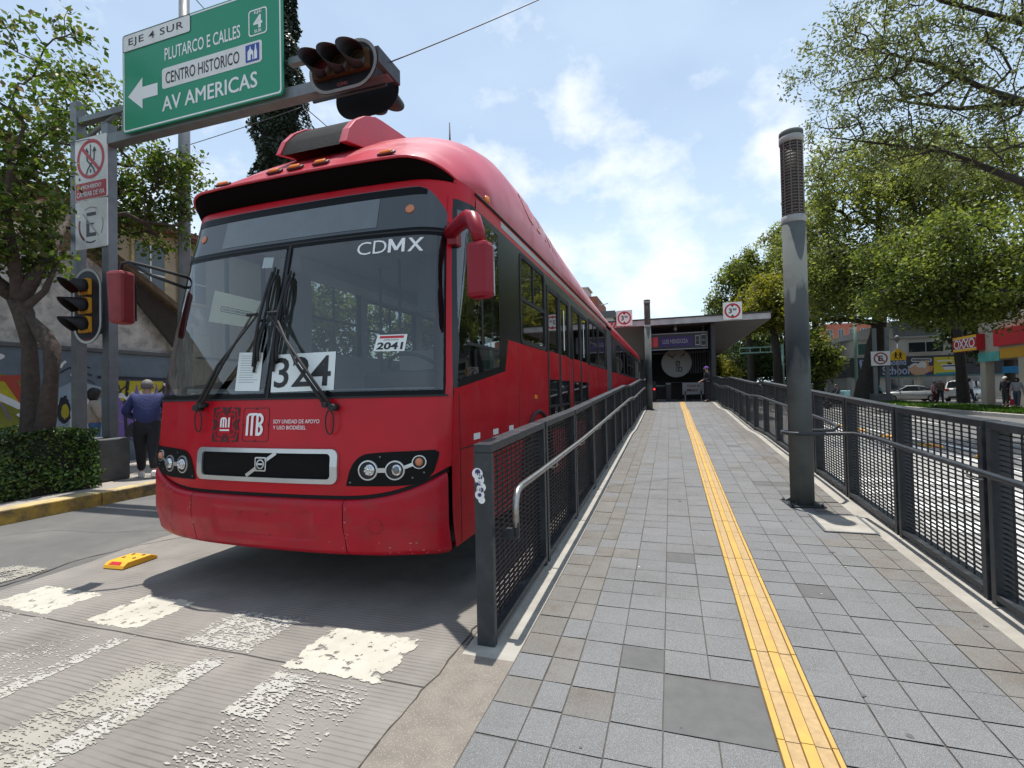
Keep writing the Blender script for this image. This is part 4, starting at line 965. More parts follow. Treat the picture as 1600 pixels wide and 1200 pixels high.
for sx in (-1, 1):
    X = sx * BW; op = openings(sx)
    ys = sorted(set([.46, .87, 1.55, 2.0] + [round(v, 3) for o in op for v in o[:2]] + [9.55, 10.55, 11.65, 24.3] + [round(v, 3) for w in WHEELS for v in (w - .72, w + .72)]))
    zs = sorted(set([.40, 1.0, 1.10, 2.02, 2.06, 2.90, 2.97, 3.03, 3.18]))
    def pick(y, z):
        for o in op:
            if o[0] < y < o[1] and o[2] < z < o[3]: return None
        for w in WHEELS:
            if abs(y - w) < .72 and z < 1.10: return None
        if 9.55 < y < 10.55 or y > 24.3: return None
        if y < 1.55 and 1.10 < z < 3.03: return None
        if 1.55 < y < 2.0 and 1.10 < z < 2.02: return None
        if z > 3.03: return 0 if y > .87 else None
        if z > 2.02: return 1
        return 0
    b = MB(); wall_cells(b, X, ys, zs, pick)
    # wheel arches: fill the opening above the arch curve
    for w in WHEELS:
        n = 20; arc = [(w + .70 * math.cos(math.pi * k / n), .52 + .76 * math.sin(math.pi * k / n)) for k in range(n + 1)]
        for k in range(n):
            (ya, za), (yb, zb) = arc[k], arc[k + 1]
            b.add([(X, ya, min(za, 1.10)), (X, ya, 1.10), (X, yb, 1.10), (X, yb, min(zb, 1.10))], [(0, 1, 2, 3)], 0)
        b.add([(X, w + .70, .40), (X, w + .72, .40), (X, w + .72, 1.10), (X, w + .70, 1.10)], [(0, 1, 2, 3)], 0); b.add([(X, w - .70, .40), (X, w - .72, .40), (X, w - .72, 1.10), (X, w - .70, 1.10)], [(0, 1, 2, 3)], 0)
    # stepped edge of the driver's window: red below, black drop above
    lowz = lambda y: 1.545 + .16 * (y - .42) / 1.1
    yy = np.linspace(.46, 1.55, 9)
    b.grid([[(X, y, 1.10 + (lowz(y) - 1.10) * t) for y in yy] for t in (0, .5, 1)], 0, smooth=False)
    b.add([(X, 1.55, 1.10), (X, 2.0, 1.10), (X, 2.0, 2.02), (X, 1.66, 2.02), (X, 1.55, lowz(1.55))], [(0, 1, 2, 3, 4)], 0)
    b.add([(X, 1.55, lowz(1.55)), (X, 1.66, 2.02), (X, 1.55, 2.02)], [(0, 1, 2)], 1)
    b.add([(X, 1.40, 2.02), (X, 1.55, 2.02), (X, 1.55, 3.03), (X, 1.40, 3.03)], [(0, 1, 2, 3)], 1)
    b.grid([[(X, y, lowz(y) + (d if d < .5 else 0)) for y in yy] for d in (0, .06)], 1, smooth=False)
    b.add([(X, 1.40, lowz(1.40) + .06), (X, 1.55, lowz(1.55) + .06), (X, 1.55, 2.02), (X, 1.40, 2.02)], [(0, 1, 2, 3)], 1)
    # front corner strip between nose and side
    zz = list(np.linspace(.40, 1.55, 10)) + list(np.linspace(1.55, 3.18, 16)[1:]); b.grid([[(X, max(min(side_y(z), .46), 0), z), (X, .46, z)] for z in zz if z <= 1.55], 0, smooth=False)
    zt = [z for z in zz if z >= 1.549]
    def corner(z, n=9, x0=None): a_ = (x0 if x0 else BW * narrow(z)); return [(sx * (a_ + (BW - a_) * math.sin(t * math.pi / 2)), yf(a_ + (BW - a_) * math.sin(t * math.pi / 2), z), z) for t in np.linspace(0, 1, n)]
    b.grid([[fr(sx * (BW * narrow(z) - .004), z, .002), fr(sx * (BW * narrow(z) + .022), z, .002)] for z in zt if z < 3.06], 1)
    b.grid([corner(z) for z in (2.95, 2.98, 3.01, 3.035)], 1)
    b.add([(X, .85, 3.03), (X, .85, 2.97), (X, 1.40, 2.97), (X, 1.40, 3.03)], [(0, 1, 2, 3)], 1)
    b.v = [(p[0] + (.0015 * sx), p[1], p[2]) for p in b.v]
    sp_ = b.build('side_panel', [M['red'], M['black']], bus, local=True)
    # inner lining
    b = MB(); Xi = X - sx * .07
    def pick2(y, z):
        for o in op:
            if o[0] < y < o[1] and o[2] < z < o[3]: return None
        if y < 1.40 and z > 1.6: return None
        if 9.55 < y < 10.55: return 0
        return 0 if z > 1.0 else None
    wall_cells(b, Xi, sorted(set(ys + [1.40, .55])), sorted(set(zs + [1.6])), pick2); b.build('inner_lining', M['int_light'], bus, local=True)
    # driver's side window
    b = MB(); yv = np.linspace(0, 1, 5)
    b.grid([corner(z) + [(X, side_y(z) + (1.41 - side_y(z)) * t, z) for t in yv[1:]] for z in np.linspace(1.60, 2.99, 14)])
    dw = b.build('driver_window', M['glass_side'], bus, local=True)
    b = MB(); b.bx(X - .02, X + .004, .95, .985, 1.9, 2.97); b.bx(X - .02, X + .006, .62, 1.40, 1.885, 1.91); b.build('window_bar', M['rubber'], dw, local=True)
    for o in op:
        y0, y1, z0, z1, kind = o
        b = MB(); e = sx * .006
        if kind == 'door':
            # leaf: black frame, dark glass above and below, red panel in the middle
            fo = rrect(y0 + .01, y1 - .01, z0, z1, .03)
            b.add([(X - .012 * sx, y0 + .06, 2.04), (X - .012 * sx, y1 - .06, 2.04), (X - .012 * sx, y1 - .06, z1 - .05), (X - .012 * sx, y0 + .06, z1 - .05)], [(0, 1, 2, 3)], 0)
            b.add([(X - .012 * sx, y0 + .06, z0 + .08), (X - .012 * sx, y1 - .06, z0 + .08), (X - .012 * sx, y1 - .06, 1.67), (X - .012 * sx, y0 + .06, 1.67)], [(0, 1, 2, 3)], 0)
            g = b.build('door', M['glass_side'], bus, local=True)
            f = MB(); t_ = .024
            f.bx(X - t_, X + .006, y0 + .006, y0 + .066, z0, z1); f.bx(X - t_, X + .006, y1 - .066, y1 - .006, z0, z1); f.bx(X - t_, X + .004, y0 + .066, y1 - .066, z1 - .06, z1); f.bx(X - t_, X + .004, y0 + .066, y1 - .066, z0, z0 + .09); f.bx(X - t_, X + .004, y0 + .066, y1 - .066, 1.30, 1.33); f.build('door_frame', M['rubber'], g, local=True)
            f = MB(); f.bx(X - .02, X + .005, y0 + .066, y1 - .066, 1.67, 2.04); f.build('door_panel', M['red'], g, local=True)
            if abs(y0 - 4.02) < .01 or abs(y0 - 5.77) < .01:
                f = MB(); f.quad((X + .001 * sx, y0 + .30, 2.12), (X + .001 * sx, y0 + .36, 2.12), (X + .001 * sx, y0 + .36, 2.72), (X + .001 * sx, y0 + .30, 2.72)); f.build('door_sticker', M['paper'], g, local=True)
        else:
            b.add([(X - .008 * sx, y0, z0), (X - .008 * sx, y1, z0), (X - .008 * sx, y1, z1), (X - .008 * sx, y0, z1)], [(0, 1, 2, 3)], 0)
            g = b.build('side_window', M['glass_side'], bus, local=True)
            f = MB(); fo = rrect(y0 - .035, y1 + .035, z0 - .035, z1 + .035, .08); fi = rrect(y0 + .01, y1 - .01, z0 + .01, z1 - .01, .06); n = len(fo)
            f.flat(band2d(fo, fi), lambda u, v: (X + sx * .007, u, v)); f.add([(X + sx * .007, u, v) for u, v in fo] + [(X, u, v) for u, v in fo], [(k, (k + 1) % n, n + (k + 1) % n, n + k) for k in range(n)])
            f.add([(X + sx * .007, u, v) for u, v in fi] + [(X - sx * .01, u, v) for u, v in fi], [(k, (k + 1) % n, n + (k + 1) % n, n + k) for k in range(n)])
            if kind == 'slide':
                zm = z0 + (z1 - z0) * .5; f.bx(X - .012, X + .005, y0, y1, zm - .018, zm + .018); f.bx(X - .012, X + .004, (y0 + y1) / 2 - .018, (y0 + y1) / 2 + .018, zm, z1)
            f.build('window_frame', M['rubber'], g, local=True)
    # trim: gutter, silver line, reflectors, seams
    b = MB(); b.tube([(X + sx * .006, y, z) for y, z in [(.86, 3.15), (1.2, 3.16), (3, 3.175), (9.55, 3.175)]], .013, 6); b.build('gutter', M['rubber'], bus, local=True)
    b = MB(); b.bx(X - .003, X + .004 if sx > 0 else X + .003, 1.5, 9.5, 3.075, 3.135) if sx > 0 else b.bx(X - .004, X + .003, 1.5, 9.5, 3.075, 3.135); b.build('roof_edge_trim', M['silver'], bus, local=True)
    b = MB(); b.bx(X - .004, X + .004, .47, 24.3, 1.088, 1.098); b.bx(X - .004, X + .003, .455, .467, .41, 1.5)
    for y in (1.98, 3.27, 4.86, 6.65, 8.0, 9.3, 12.6, 14.9, 19.5): b.bx(X - .004, X + .003, y, y + .008, 1.1, 2.04) if y < 9 or y > 11 else None
    for y in (1.0, 1.9, 4.1, 5.5, 6.9): b.bx(X - .004, X + .003, y, y + .008, .42, 1.088)
    b.build('panel_seam', M['darkred_print'], bus, local=True)
    b = MB()
    for y in (.72, 1.17, 1.62, 3.7, 4.4, 5.1, 5.8, 6.5, 7.2): b.quad((X + sx * .0045, y, 1.135), (X + sx * .0045, y + .14, 1.135), (X + sx * .0045, y + .14, 1.185), (X + sx * .0045, y, 1.185))
    b.build('reflective_tape', M['white_print'], bus, local=True)
    b = MB(); b.box((X + sx * .01, 2.62, 1.45), (.02, .09, .05)); b.build('side_marker', M['amber'], bus, local=True, bevel=.006)
    b = MB(); b.ell((X - sx * .02, 1.18, 3.225), (.03, .05, .035), 0, 10, 6); b.build('roof_marker', M['amber'], bus, local=True)
    # wheels
    for w in WHEELS:
        wc = Vector((X - sx * .20, w, .52)); b = MB()
        b.lathe([(.33, -.15), (.46, -.155), (.505, -.13), (.52, -.08), (.52, .08), (.505, .13), (.46, .155), (.33, .15)], wc, 30, axis='x'); tw = b.build('wheel', M['tyre'], bus, local=True)
        b = MB(); o = sx * .14; b.lathe([(.335, 0), (.335, o), (.30, o + sx * .006), (.27, o - sx * .05), (.17, o - sx * .075), (.12, o - sx * .02), (.11, o + sx * .03), (.0, o + sx * .035)], wc, 24, axis='x'); b.build('rim', M['rim'], tw, local=True)
        b = MB(); n = 20
        b.tube([(X + sx * .010, w + .70 * math.cos(math.pi * k / n), .52 + .76 * math.sin(math.pi * k / n)) for k in range(n + 1) if .52 + .76 * math.sin(math.pi * k / n) < 1.30], .022, 6); b.build('wheel_arch_trim', M['rubber'], bus, local=True)
        b = MB(); Xi = X - sx * .42
        b.grid([[(xx, w + .71 * math.cos(math.pi * k / 16), .50 + .78 * math.sin(math.pi * k / 16)) for k in range(17)] for xx in (X - sx * .003, Xi)]); b.add([(Xi, w + .71 * math.cos(math.pi * k / 16), .50 + .78 * math.sin(math.pi * k / 16)) for k in range(17)], [tuple(range(17))]); b.build('wheel_well', M['rubber'], bus, local=True)
# articulation bellows, second roof, rear wall, chassis
M['bellows'] = mat('dark_grey_bellows', (.10, .10, .105), .8)
b = MB(); rows = []
for k in range(33):
    y = 9.53 + k * 1.04 / 32; o = .0 if k % 2 else -.06
    rows.append([(-BW + -o * 1, y, .55), (-BW - o, y, 3.1 + o), (-BW - o + .1, y, 3.22 + o), (BW + o - .1, y, 3.22 + o), (BW + o, y, 3.1 + o), (BW + o, y, .55)])
b.grid(rows, smooth=False); b.build('bellows', M['bellows'], bus, local=True)
b = MB(); b.grid([[(BW * math.copysign(abs(math.cos(t)) ** .55, math.cos(t)), y, 3.17 + .30 * math.sin(t) ** .6) for t in np.linspace(0, math.pi, 20)] for y in (10.5, 17, 24.3)]); b.build('rear_roof', M['red_roof'], bus, local=True)
b = MB(); b.bx(-BW + .01, BW - .01, 24.28, 24.32, .45, 3.3); b.build('rear_wall', M['red'], bus, local=True)
b = MB(); b.bx(-.95, .95, .35, 24.2, .42, .95); b.bx(-1.3, 1.3, .45, 1.9, .45, .90); b.bx(-1.3, 1.3, 3.5, 7.7, .45, .95); b.build('chassis', M['rubber'], bus, local=True)
# interior
b = MB(); b.bx(-1.30, 1.30, .45, 24.2, .98, 1.04); b.build('floor', M['int_dark'], bus, local=True)
b = MB(); b.bx(-1.30, 1.30, .98, 24.2, 3.06, 3.10); b.bx(-1.29, -.95, 1.5, 24, 2.93, 3.055); b.bx(.95, 1.29, 1.5, 24, 2.93, 3.055); b.build('ceiling', M['int_light'], bus, local=True)
b = MB(); rows = []
for x in np.linspace(-1.27, 1.27, 15):
    y0 = yf(x, 1.5) + .03; rows.append([(x, y0, 1.04), (x, y0, 1.50), (x, y0 + .25, 1.56), (x, .95, 1.50), (x, .98, 1.04)])
b.grid(rows); b.build('dashboard', M['int_grey'], bus, local=True)
b = MB(); b.box((.72, .78, 1.62), (.62, .25, .16)); b.build('instrument_hood', M['int_dark'], bus, local=True, bevel=.04)
b = MB(); a = Matrix.Rotation(math.radians(-35), 3, 'X'); pts = [Vector((.72, 1.02, 1.72)) + a @ Vector((.24 * math.cos(t), .24 * math.sin(t), 0)) for t in np.linspace(0, 2 * math.pi, 25)]
b.tube(pts, .016, 8); b.tube([Vector((.72, 1.02, 1.72)) + a @ Vector((-.24, 0, 0)), Vector((.72, 1.0, 1.70)), Vector((.72, 1.02, 1.72)) + a @ Vector((.24, 0, 0))], .018, 8); b.tube([(.72, 1.02, 1.70), (.72, .86, 1.45)], .03, 8); b.build('steering_wheel', M['int_dark'], bus, local=True)
b = MB(); b.box((.72, 1.62, 1.50), (.48, .48, .12)); b.box((.72, 1.86, 1.92), (.46, .12, .78)); b.box((.72, 1.86, 2.40), (.26, .10, .20)); b.box((.72, 1.62, 1.24), (.25, .25, .40)); b.build('driver_seat', M['seat_dark'], bus, local=True, bevel=.03)
b = MB(); b.quad((1.02, .52, 2.15), (1.30, .60, 2.15), (1.28, .60, 2.60), (1.05, .52, 2.60)); b.bx(1.03, 1.28, .53, .545, 2.15, 2.60); b.build('sun_visor', M['int_dark'], bus, local=True)
b = MB(); b.bx(-.05, 1.28, 2.05, 2.09, 1.04, 2.0); b.build('cab_partition', M['int_grey'], bus, local=True)
for x, y in ((-.05, 2.07), (-.45, 2.3), (.40, 3.3), (-.45, 4.4), (.40, 5.0), (-.45, 6.6), (.4, 6.7)):
    b = MB(); b.tube([(x, y, 1.04), (x, y, 3.06)], .018, 8); b.build('grab_pole', M['galv'], bus, local=True)
for x in (-.5, .5):
    b = MB(); b.tube([(x, 2.2, 2.85), (x, 9.4, 2.85)], .016, 8); b.build('grab_rail', M['galv'], bus, local=True)
def pseat(x, y):
    b = MB(); b.box((x, y, 1.46), (.42, .40, .05)); b.box((x, y + .22, 1.72), (.42, .05, .56)); b.box((x, y, 1.25), (.06, .3, .40)); return b
for x, y in ((-1.0, 3.6), (-1.0, 4.4), (-1.0, 5.2), (-1.0, 6.0), (-1.0, 6.8), (-1.0, 7.6), (1.0, 7.2), (1.0, 8.0)): pseat(x, y).build('passenger_seat', M['seat_blue'], bus, local=True, bevel=.02)
# mirrors
b = MB(); cx, cy, cz = 1.68, .19, 2.335
b.box((cx, cy, cz), (.165, .13, .385), rz=-.15); mr = b.build('mirror', M['mirror_crimson'], bus, local=True, bevel=.035)
b = MB(); b.box((cx + .01, cy + .075, cz), (.135, .012, .33), rz=-.15); b.build('mirror_glass', M['chrome'], mr, local=True)
b = MB(); b.tube([(BW - .09, .52, 2.72), (1.42, .42, 2.745), (1.55, .30, 2.745), (1.62, .22, 2.70), (1.665, .19, 2.60), (1.68, .19, 2.52)], [.05, .055, .06, .06, .05, .045], 10); b.box((BW - .045, .53, 2.72), (.07, .10, .17)); b.build('mirror_arm', M['mirror_crimson'], mr, local=True)
b = MB(); cx, cy, cz = -1.755, .19, 2.42; b.box((cx, cy, cz), (.17, .15, .47), rz=.12); b.v = [(p[0] + (.035 if p[2] < cz and p[0] < cx else 0), p[1], p[2]) for p in b.v]; mr = b.build('mirror', M['mirror_red_shaded'], bus, local=True, bevel=.03)  # left mirror shell in the red darkened for its shaded side
b = MB(); b.box((cx - .01, cy + .085, cz), (.14, .012, .40), rz=.12); b.build('mirror_glass', M['chrome'], mr, local=True)
b = MB(); b.tube([(-1.30, .50, 2.62), (-1.48, .30, 2.685), (-1.66, .20, 2.735), (-1.735, .19, 2.73), (-1.755, .19, 2.64)], .015, 8); b.tube([(-1.31, .47, 2.52), (-1.48, .28, 2.61), (-1.66, .20, 2.72)], .014, 8); b.build('mirror_arm', M['rubber'], mr, local=True)
M['faded_print'] = mat('faded_pinkish_print', (.52, .30, .30), .6)
# side lettering on the roof fairing
b = MB()
def roofside(u, v):
    s = 1.9 + u; th = .10 + v * 1.2
    p = roof_pt(th, s); return (p[0] + .006, p[1], p[2] + .004)
for k, ch in enumerate('CDMX'): b.flat(mv(text2d(ch, .26, .30, bold=.01), .42 * k, .08), lambda u, v: roofside(u, v), 0)
b.build('roof_lettering', M['faded_print'], bus, local=True)
# ------------------------------------------------------------------ people
def skin_mesh(name, verts, edges, radii, m, parent, root=0, sub=1):
    me = bpy.data.meshes.new(name); me.from_pydata([tuple(v) for v in verts], edges, []); o = bpy.data.objects.new(name, me); COL.objects.link(o)
    o.modifiers.new('skin', 'SKIN'); s = o.modifiers.new('sub', 'SUBSURF'); s.levels = sub; s.render_levels = sub
    for i, r in enumerate(radii):
        sv = me.skin_vertices[0].data[i]; sv.radius = (r, r) if not isinstance(r, tuple) else r; sv.use_root = (i == root)
    dg = bpy.context.evaluated_depsgraph_get(); nm = bpy.data.meshes.new_from_object(o.evaluated_get(dg)); nm.name = name
    bpy.data.objects.remove(o); nm.materials.clear(); nm.materials.append(m)
    nm.polygons.foreach_set('use_smooth', [True] * len(nm.polygons))
    r = bpy.data.objects.new(name, nm); COL.objects.link(r); r.parent = parent; return r
def person(label, loc, rz, h=1.7, top=None, bottom=None, shoes=None, hair=None, pose='stand', hat=None, stout=1.0, fem=False, group=None, arms=None, lean=0.0, hold=None, longhair=False, sleeves=True):
    """built facing -y, feet at the origin."""
    t = thing('person', label, 'person', loc, rz, group); k = h / 1.70; V3 = lambda x, y, z: Vector((x, y, z)) * k
    ln = lambda p, z0=.92: Vector((p.x, p.y - math.tan(lean) * max(0, p.z - z0 * k), p.z))
    sw = {'stand': 0.02, 'walk': .20, 'sit': 0}[pose]
    J = dict(pel=V3(0, 0, .94), wai=V3(0, 0, 1.08), che=V3(0, .01, 1.26), nb=V3(0, .015, 1.40), nk=V3(0, 0, 1.47), hd=V3(0, -.015, 1.56), cr=V3(0, -.01, 1.645), chin=V3(0, -.065, 1.49), nose=V3(0, -.108, 1.545))
    sh = .165 if fem else .185
    for s, n in ((-1, 'l'), (1, 'r')):
        J['sh' + n] = V3(s * sh, .015, 1.375)
        a = (arms or {}).get(n)
        if a: J['el' + n], J['wr' + n] = V3(*a[0]), V3(*a[1])
        else:
            d = s * sw * .8 * (1 if pose == 'walk' else 0); J['el' + n] = V3(s * (sh + .055), .03 + d * .5, 1.10); J['wr' + n] = V3(s * (sh + .06), -.03 + d, .86)
        if pose == 'sit':
            J['hi' + n] = V3(s * .09, 0, .90); J['kn' + n] = V3(s * .12, -.42, .90); J['an' + n] = V3(s * .12, -.40, .46)
        else:
            f = -s * sw; J['hi' + n] = V3(s * .085, 0, .90); J['kn' + n] = V3(s * .09, f * .55 - .015, .49); J['an' + n] = V3(s * .095, f, .085 + (.05 if f > .1 else 0))
        J['to' + n] = J['an' + n] + V3(0, -.15, -.05)
    for n in list(J):
        if n[:2] not in ('hi', 'kn', 'an', 'to'): J[n] = ln(J[n])
    # body: one continuous skin, five fingers and a thumb on each hand
    V, E, R = [], [], []
    def av(p, r, par=None):
        V.append(p); R.append(r * k); i = len(V) - 1
        if par is not None: E.append((par, i))
        return i
    pel = av(J['pel'], .12 * stout); wai = av(J['wai'], .115 * stout, pel); che = av(J['che'], .125 * stout, wai); nb = av(J['nb'], .08, che); nk = av(J['nk'], .052, nb); hd = av(J['hd'], .082, nk); cr = av(J['cr'], .065, hd); av(J['chin'], .035, hd); av(J['nose'], .014, hd)
    for n, s in (('l', -1), ('r', 1)):
        e = av(J['el' + n], .040, av(J['sh' + n], .055, che)); w = av(J['wr' + n], .027, e)
        d = (J['wr' + n] - J['el' + n]).normalized(); side = d.cross(Vector((0, 0, 1))); side = side.normalized() if side.length > .2 else Vector((0, 1, 0)); 
        pm = av(J['wr' + n] + d * .055 * k, .026, w)
        for q, L in ((-1.5, .062), (-.5, .075), (.5, .072), (1.5, .058)):
            b0 = J['wr' + n] + d * .09 * k + side * q * .017 * k; f1 = av(b0, .0095, pm); f2 = av(b0 + d * L * .5 * k + Vector((0, -.004, 0)) * k, .0085, f1); av(b0 + d * L * .95 * k + Vector((0, -.016, 0)) * k, .0075, f2)
        th_ = av(J['wr' + n] + d * .035 * k - side * .036 * k, .011, w); av(J['wr' + n] + d * .085 * k - side * .05 * k, .0095, th_)
        a = av(J['an' + n], .042, av(J['kn' + n], .055, av(J['hi' + n], .082 * stout, pel))); av(J['to' + n], .032, a)
    skin_mesh('body', V, E, R, M['skin'], t)
    # shirt or jacket
    V, E, R = [], [], []
    a0 = av(ln(V3(0, 0, .85)), .140 * stout); a1 = av(J['wai'], .142 * stout, a0); a2 = av(J['che'], .150 * stout, a1); a3 = av(J['nb'], .085, a2)
    for n in 'lr':
        w1 = J['el' + n] + (J['wr' + n] - J['el' + n]) * (.93 if sleeves else .02); s_ = av(J['sh' + n], .075 * (1 + (stout - 1) * .6), a2); e = av(J['el' + n] if sleeves else J['sh' + n].lerp(J['el' + n], .6), .058 * (1 + (stout - 1) * .6), s_)
        av(w1 if sleeves else J['sh' + n].lerp(J['el' + n], .85), .045 if sleeves else .058, e)
    skin_mesh('jacket' if sleeves else 'shirt', V, E, R, top, t, sub=2)
    V, E, R = [], [], []
    a00 = av(ln(V3(0, 0, 1.06)), .118 * stout); a0 = av(J['pel'] + V3(0, 0, .0), .137 * stout, a00)
    for n in 'lr': av(J['an' + n] + V3(0, 0, .015), .060, av(J['kn' + n], .075 * (1 + (stout - 1) * .6), av(J['hi' + n] - V3(0, 0, .06), .103 * stout, a0)))
    skin_mesh('trousers', V, E, R, bottom, t, sub=2)
    for n in 'lr':
        b = MB(); p = J['an' + n]; 
        rows = []
        for yy, w, hh in ((.075, .030, .07), (.05, .042, .095), (-.02, .046, .10), (-.09, .048, .065), (-.15, .044, .05), (-.185, .025, .03)):
            z0 = p.z - .085 * k; rows.append([(p.x + x * k, p.y + yy * k, z0 + z * k) for x, z in ((-w, 0), (-w, hh * .6), (-w * .55, hh), (w * .55, hh), (w, hh * .6), (w, 0))])
        b.grid(rows, closed=True); b.add(rows[0], [(5, 4, 3, 2, 1, 0)]); b.add(rows[-1], [(0, 1, 2, 3, 4, 5)]); b.build('shoe', shoes, t, local=True)
    hdp = J['hd'] + V3(0, .005, .03)
    if hair is not None:
        b = MB(); b.ell(hdp, (.092 * k, .104 * k, .098 * k), 0, 16, 12)
        keep = [f for f in b.f if sum(b.v[i][2] for i in f) / 4 > hdp.z + .010 * k or sum(b.v[i][1] for i in f) / 4 > hdp.y + .005 * k]
        b.f = keep; b.m = [0] * len(keep); b.sm = [True] * len(keep)
        if longhair: b.ell(hdp + V3(0, .03, -.04), (.125 * k, .11 * k, .15 * k), 0, 14, 10)
        b.build('hair', hair, t, local=True)
    for s in (-1, 1):
        b = MB(); b.ell(J['hd'] + V3(s * .085, .01, -.01), (.012 * k, .022 * k, .032 * k), 0, 8, 6); b.build('ear', M['skin'], t, local=True)
    b = MB()
    for s in (-1, 1): b.ell(J['hd'] + V3(s * .032, -.082, .005), (.012 * k, .008 * k, .009 * k), 0, 8, 6)
    b.build('eyes', M['hair'], t, local=True)
    if hat is not None:
        b = MB(); c = hdp + V3(0, -.005, .02); b.ell(c, (.098 * k, .112 * k, .095 * k), 0, 16, 10)
        keep = [f for f in b.f if sum(b.v[i][2] for i in f) / 4 > c.z - .005 * k]; b.f = keep; b.m = [0] * len(keep); b.sm = [True] * len(keep)
        n = 9; V = [c + V3(.092 * math.cos(a), -.10 * math.sin(a) * 1.0, .0) for a in np.linspace(.15, math.pi - .15, n)] + [c + V3(.085 * math.cos(a), -.10 * math.sin(a) - .085 * math.sin(a), -.022) for a in np.linspace(.15, math.pi - .15, n)]
        b.add(V, [(i, i + 1, n + i + 1, n + i) for i in range(n - 1)]); b.build('cap', hat, t, local=True)
    return t
def cloth(name, col, r=.85): return mat(name, col, r, var=.18, vs=9, bump=.35, bs=22)
C_navy = cloth('navy_cloth', (.028, .036, .12)); C_black = cloth('black_cloth', (.012, .013, .018)); C_beige = cloth('beige_knit', (.36, .30, .25)); C_denim = cloth('blue_denim', (.045, .11, .24)); C_white = cloth('white_cloth', (.62, .62, .62)); C_jeans = cloth('dark_jeans', (.05, .06, .08)); C_pink = cloth('pink_cloth', (.50, .26, .30)); C_maroon = cloth('maroon_cloth', (.09, .02, .03)); C_cyan = cloth('pale_cyan_cloth', (.32, .58, .58)); C_grey = cloth('grey_cloth', (.22, .21, .22)); C_brown = cloth('brown_cloth', (.09, .06, .05)); C_purple = cloth('purple_cap_cloth', (.12, .04, .22)); C_dgreen = cloth('dark_green_cloth', (.03, .05, .05))
M['shoe_white'] = mat('white_shoe', (.60, .60, .58), .6); M['shoe_black'] = mat('black_shoe', (.014, .013, .013), .4)

person('stout man in a navy jacket and dark trousers walking away beside the bus front', (-8.58, 6.15, .185), math.radians(232), 1.70, C_navy, C_black, M['shoe_white'], M['hair_grey'], 'walk', stout=1.5, lean=.12, arms={'l': ((-.31, -.03, 1.12), (-.14, -.28, 1.0)), 'r': ((.31, -.03, 1.12), (.14, -.28, 1.0))})
person('woman with bushy black hair, beige top and jeans standing by the painted wall', (-10.80, 6.72, .185), math.radians(150), 1.60, C_beige, C_denim, M['shoe_white'], M['hair'], 'stand', fem=True, longhair=True, arms={'l': ((-.21, -.08, 1.08), (-.12, -.30, 1.0)), 'r': ((.21, -.08, 1.08), (.14, -.30, 1.0))})
person('station guard in dark uniform and purple cap standing at the station doorway', (1.62, 24.7, .905), math.radians(-70), 1.66, C_black, C_black, M['shoe_black'], M['hair'], 'stand', hat=C_purple, arms={'l': ((-.23, 0, 1.10), (-.16, -.22, 1.0)), 'r': ((.23, 0, 1.10), (.12, -.25, 1.02))})

# ------------------------------------------------------------------ sign writing helper: boards facing -y
def board_map(x, y, z): return lambda o: (lambda u, v: (x + u, y - o, z + v))

# ------------------------------------------------------------------ overhead sign gantry on the left pavement
GY = 5.96
gan = thing('sign_gantry', 'grey steel gantry with two posts in a dark planter and an arm over the road', 'gantry', (-9.3, GY, .18))
b = MB()
for x, top in ((-9.97, 6.84), (-9.18, 6.30)): b.bx(x - .085, x + .085, GY - .075, GY + .075, .55, top)
b.build('posts', M['galv'], gan, bevel=.006)
b = MB(); b.bx(-9.885, -9.265, GY - .03, GY + .03, 2.68, 2.78); b.bx(-9.25, -9.11, GY - .10, GY - .0755, .9, 2.2); b.build('cross_rail', M['galv'], gan)
b = MB(); b.bx(-9.094, -3.60, GY - .09, GY + .09, 5.92, 6.09); b.bx(-9.885, -8.4, GY - .06, GY + .06, 6.44, 6.54); b.bx(-8.80, -8.72, GY - .05, GY + .05, 6.091, 6.439); b.tube([(-9.85, GY, 6.15), (-8.95, GY, 6.46)], .04, 6)
b.bx(-5.30, -4.2, GY - .05, GY + .05, 6.46, 6.56); b.build('arm', M['galv'], gan, bevel=.005)
b = MB(); b.bx(-10.25, -8.86, 5.58, 6.06, .18, .88); b.build('planter', M['conc_dark'], gan, bevel=.02)
# green direction sign
SX0, SX1, SZ0, SZ1, SY = -8.60, -5.30, 5.96, 7.62, GY - .16
gs = thing('direction_sign', 'large green direction sign with white arrow pointing left above the bus', 'sign', (-6.9, SY, 5.93))
b = MB(); b.prism(rrect(SX0, SX1, SZ0, SZ1, .05), lambda x, z, d: (x, SY + d, z), .0, .03); b.build('sign_plate', M['sign_green'], gs)
f1 = lambda o: (lambda u, v: (SX0 + u, SY - o, SZ0 + v)); WW, HH = SX1 - SX0, SZ1 - SZ0
b = MB(); b.flat(band2d(rrect(.02, WW - .02, .02, HH - .02, .05), rrect(.045, WW - .045, .045, HH - .045, .04)), f1(.003)); 
arrow = [(.13, .60), (.46, .86), (.46, .70), (.80, .70), (.80, .50), (.46, .50), (.46, .34)]
b.flat(poly2d(arrow), f1(.004))
b.flat(mv(text2d('PLUTARCO E CALLES', .205, 1.56, bold=.012), .96, 1.02), f1(.004))
b.flat(mv(text2d('AV AMERICAS', .235, 1.93), .895, .20), f1(.004)); b.flat(mv(text2d('AV AMERICAS', .235, 1.93), .907, .20), f1(.0046)); b.flat(mv(text2d('AV AMERICAS', .235, 1.93), .901, .206), f1(.0052))
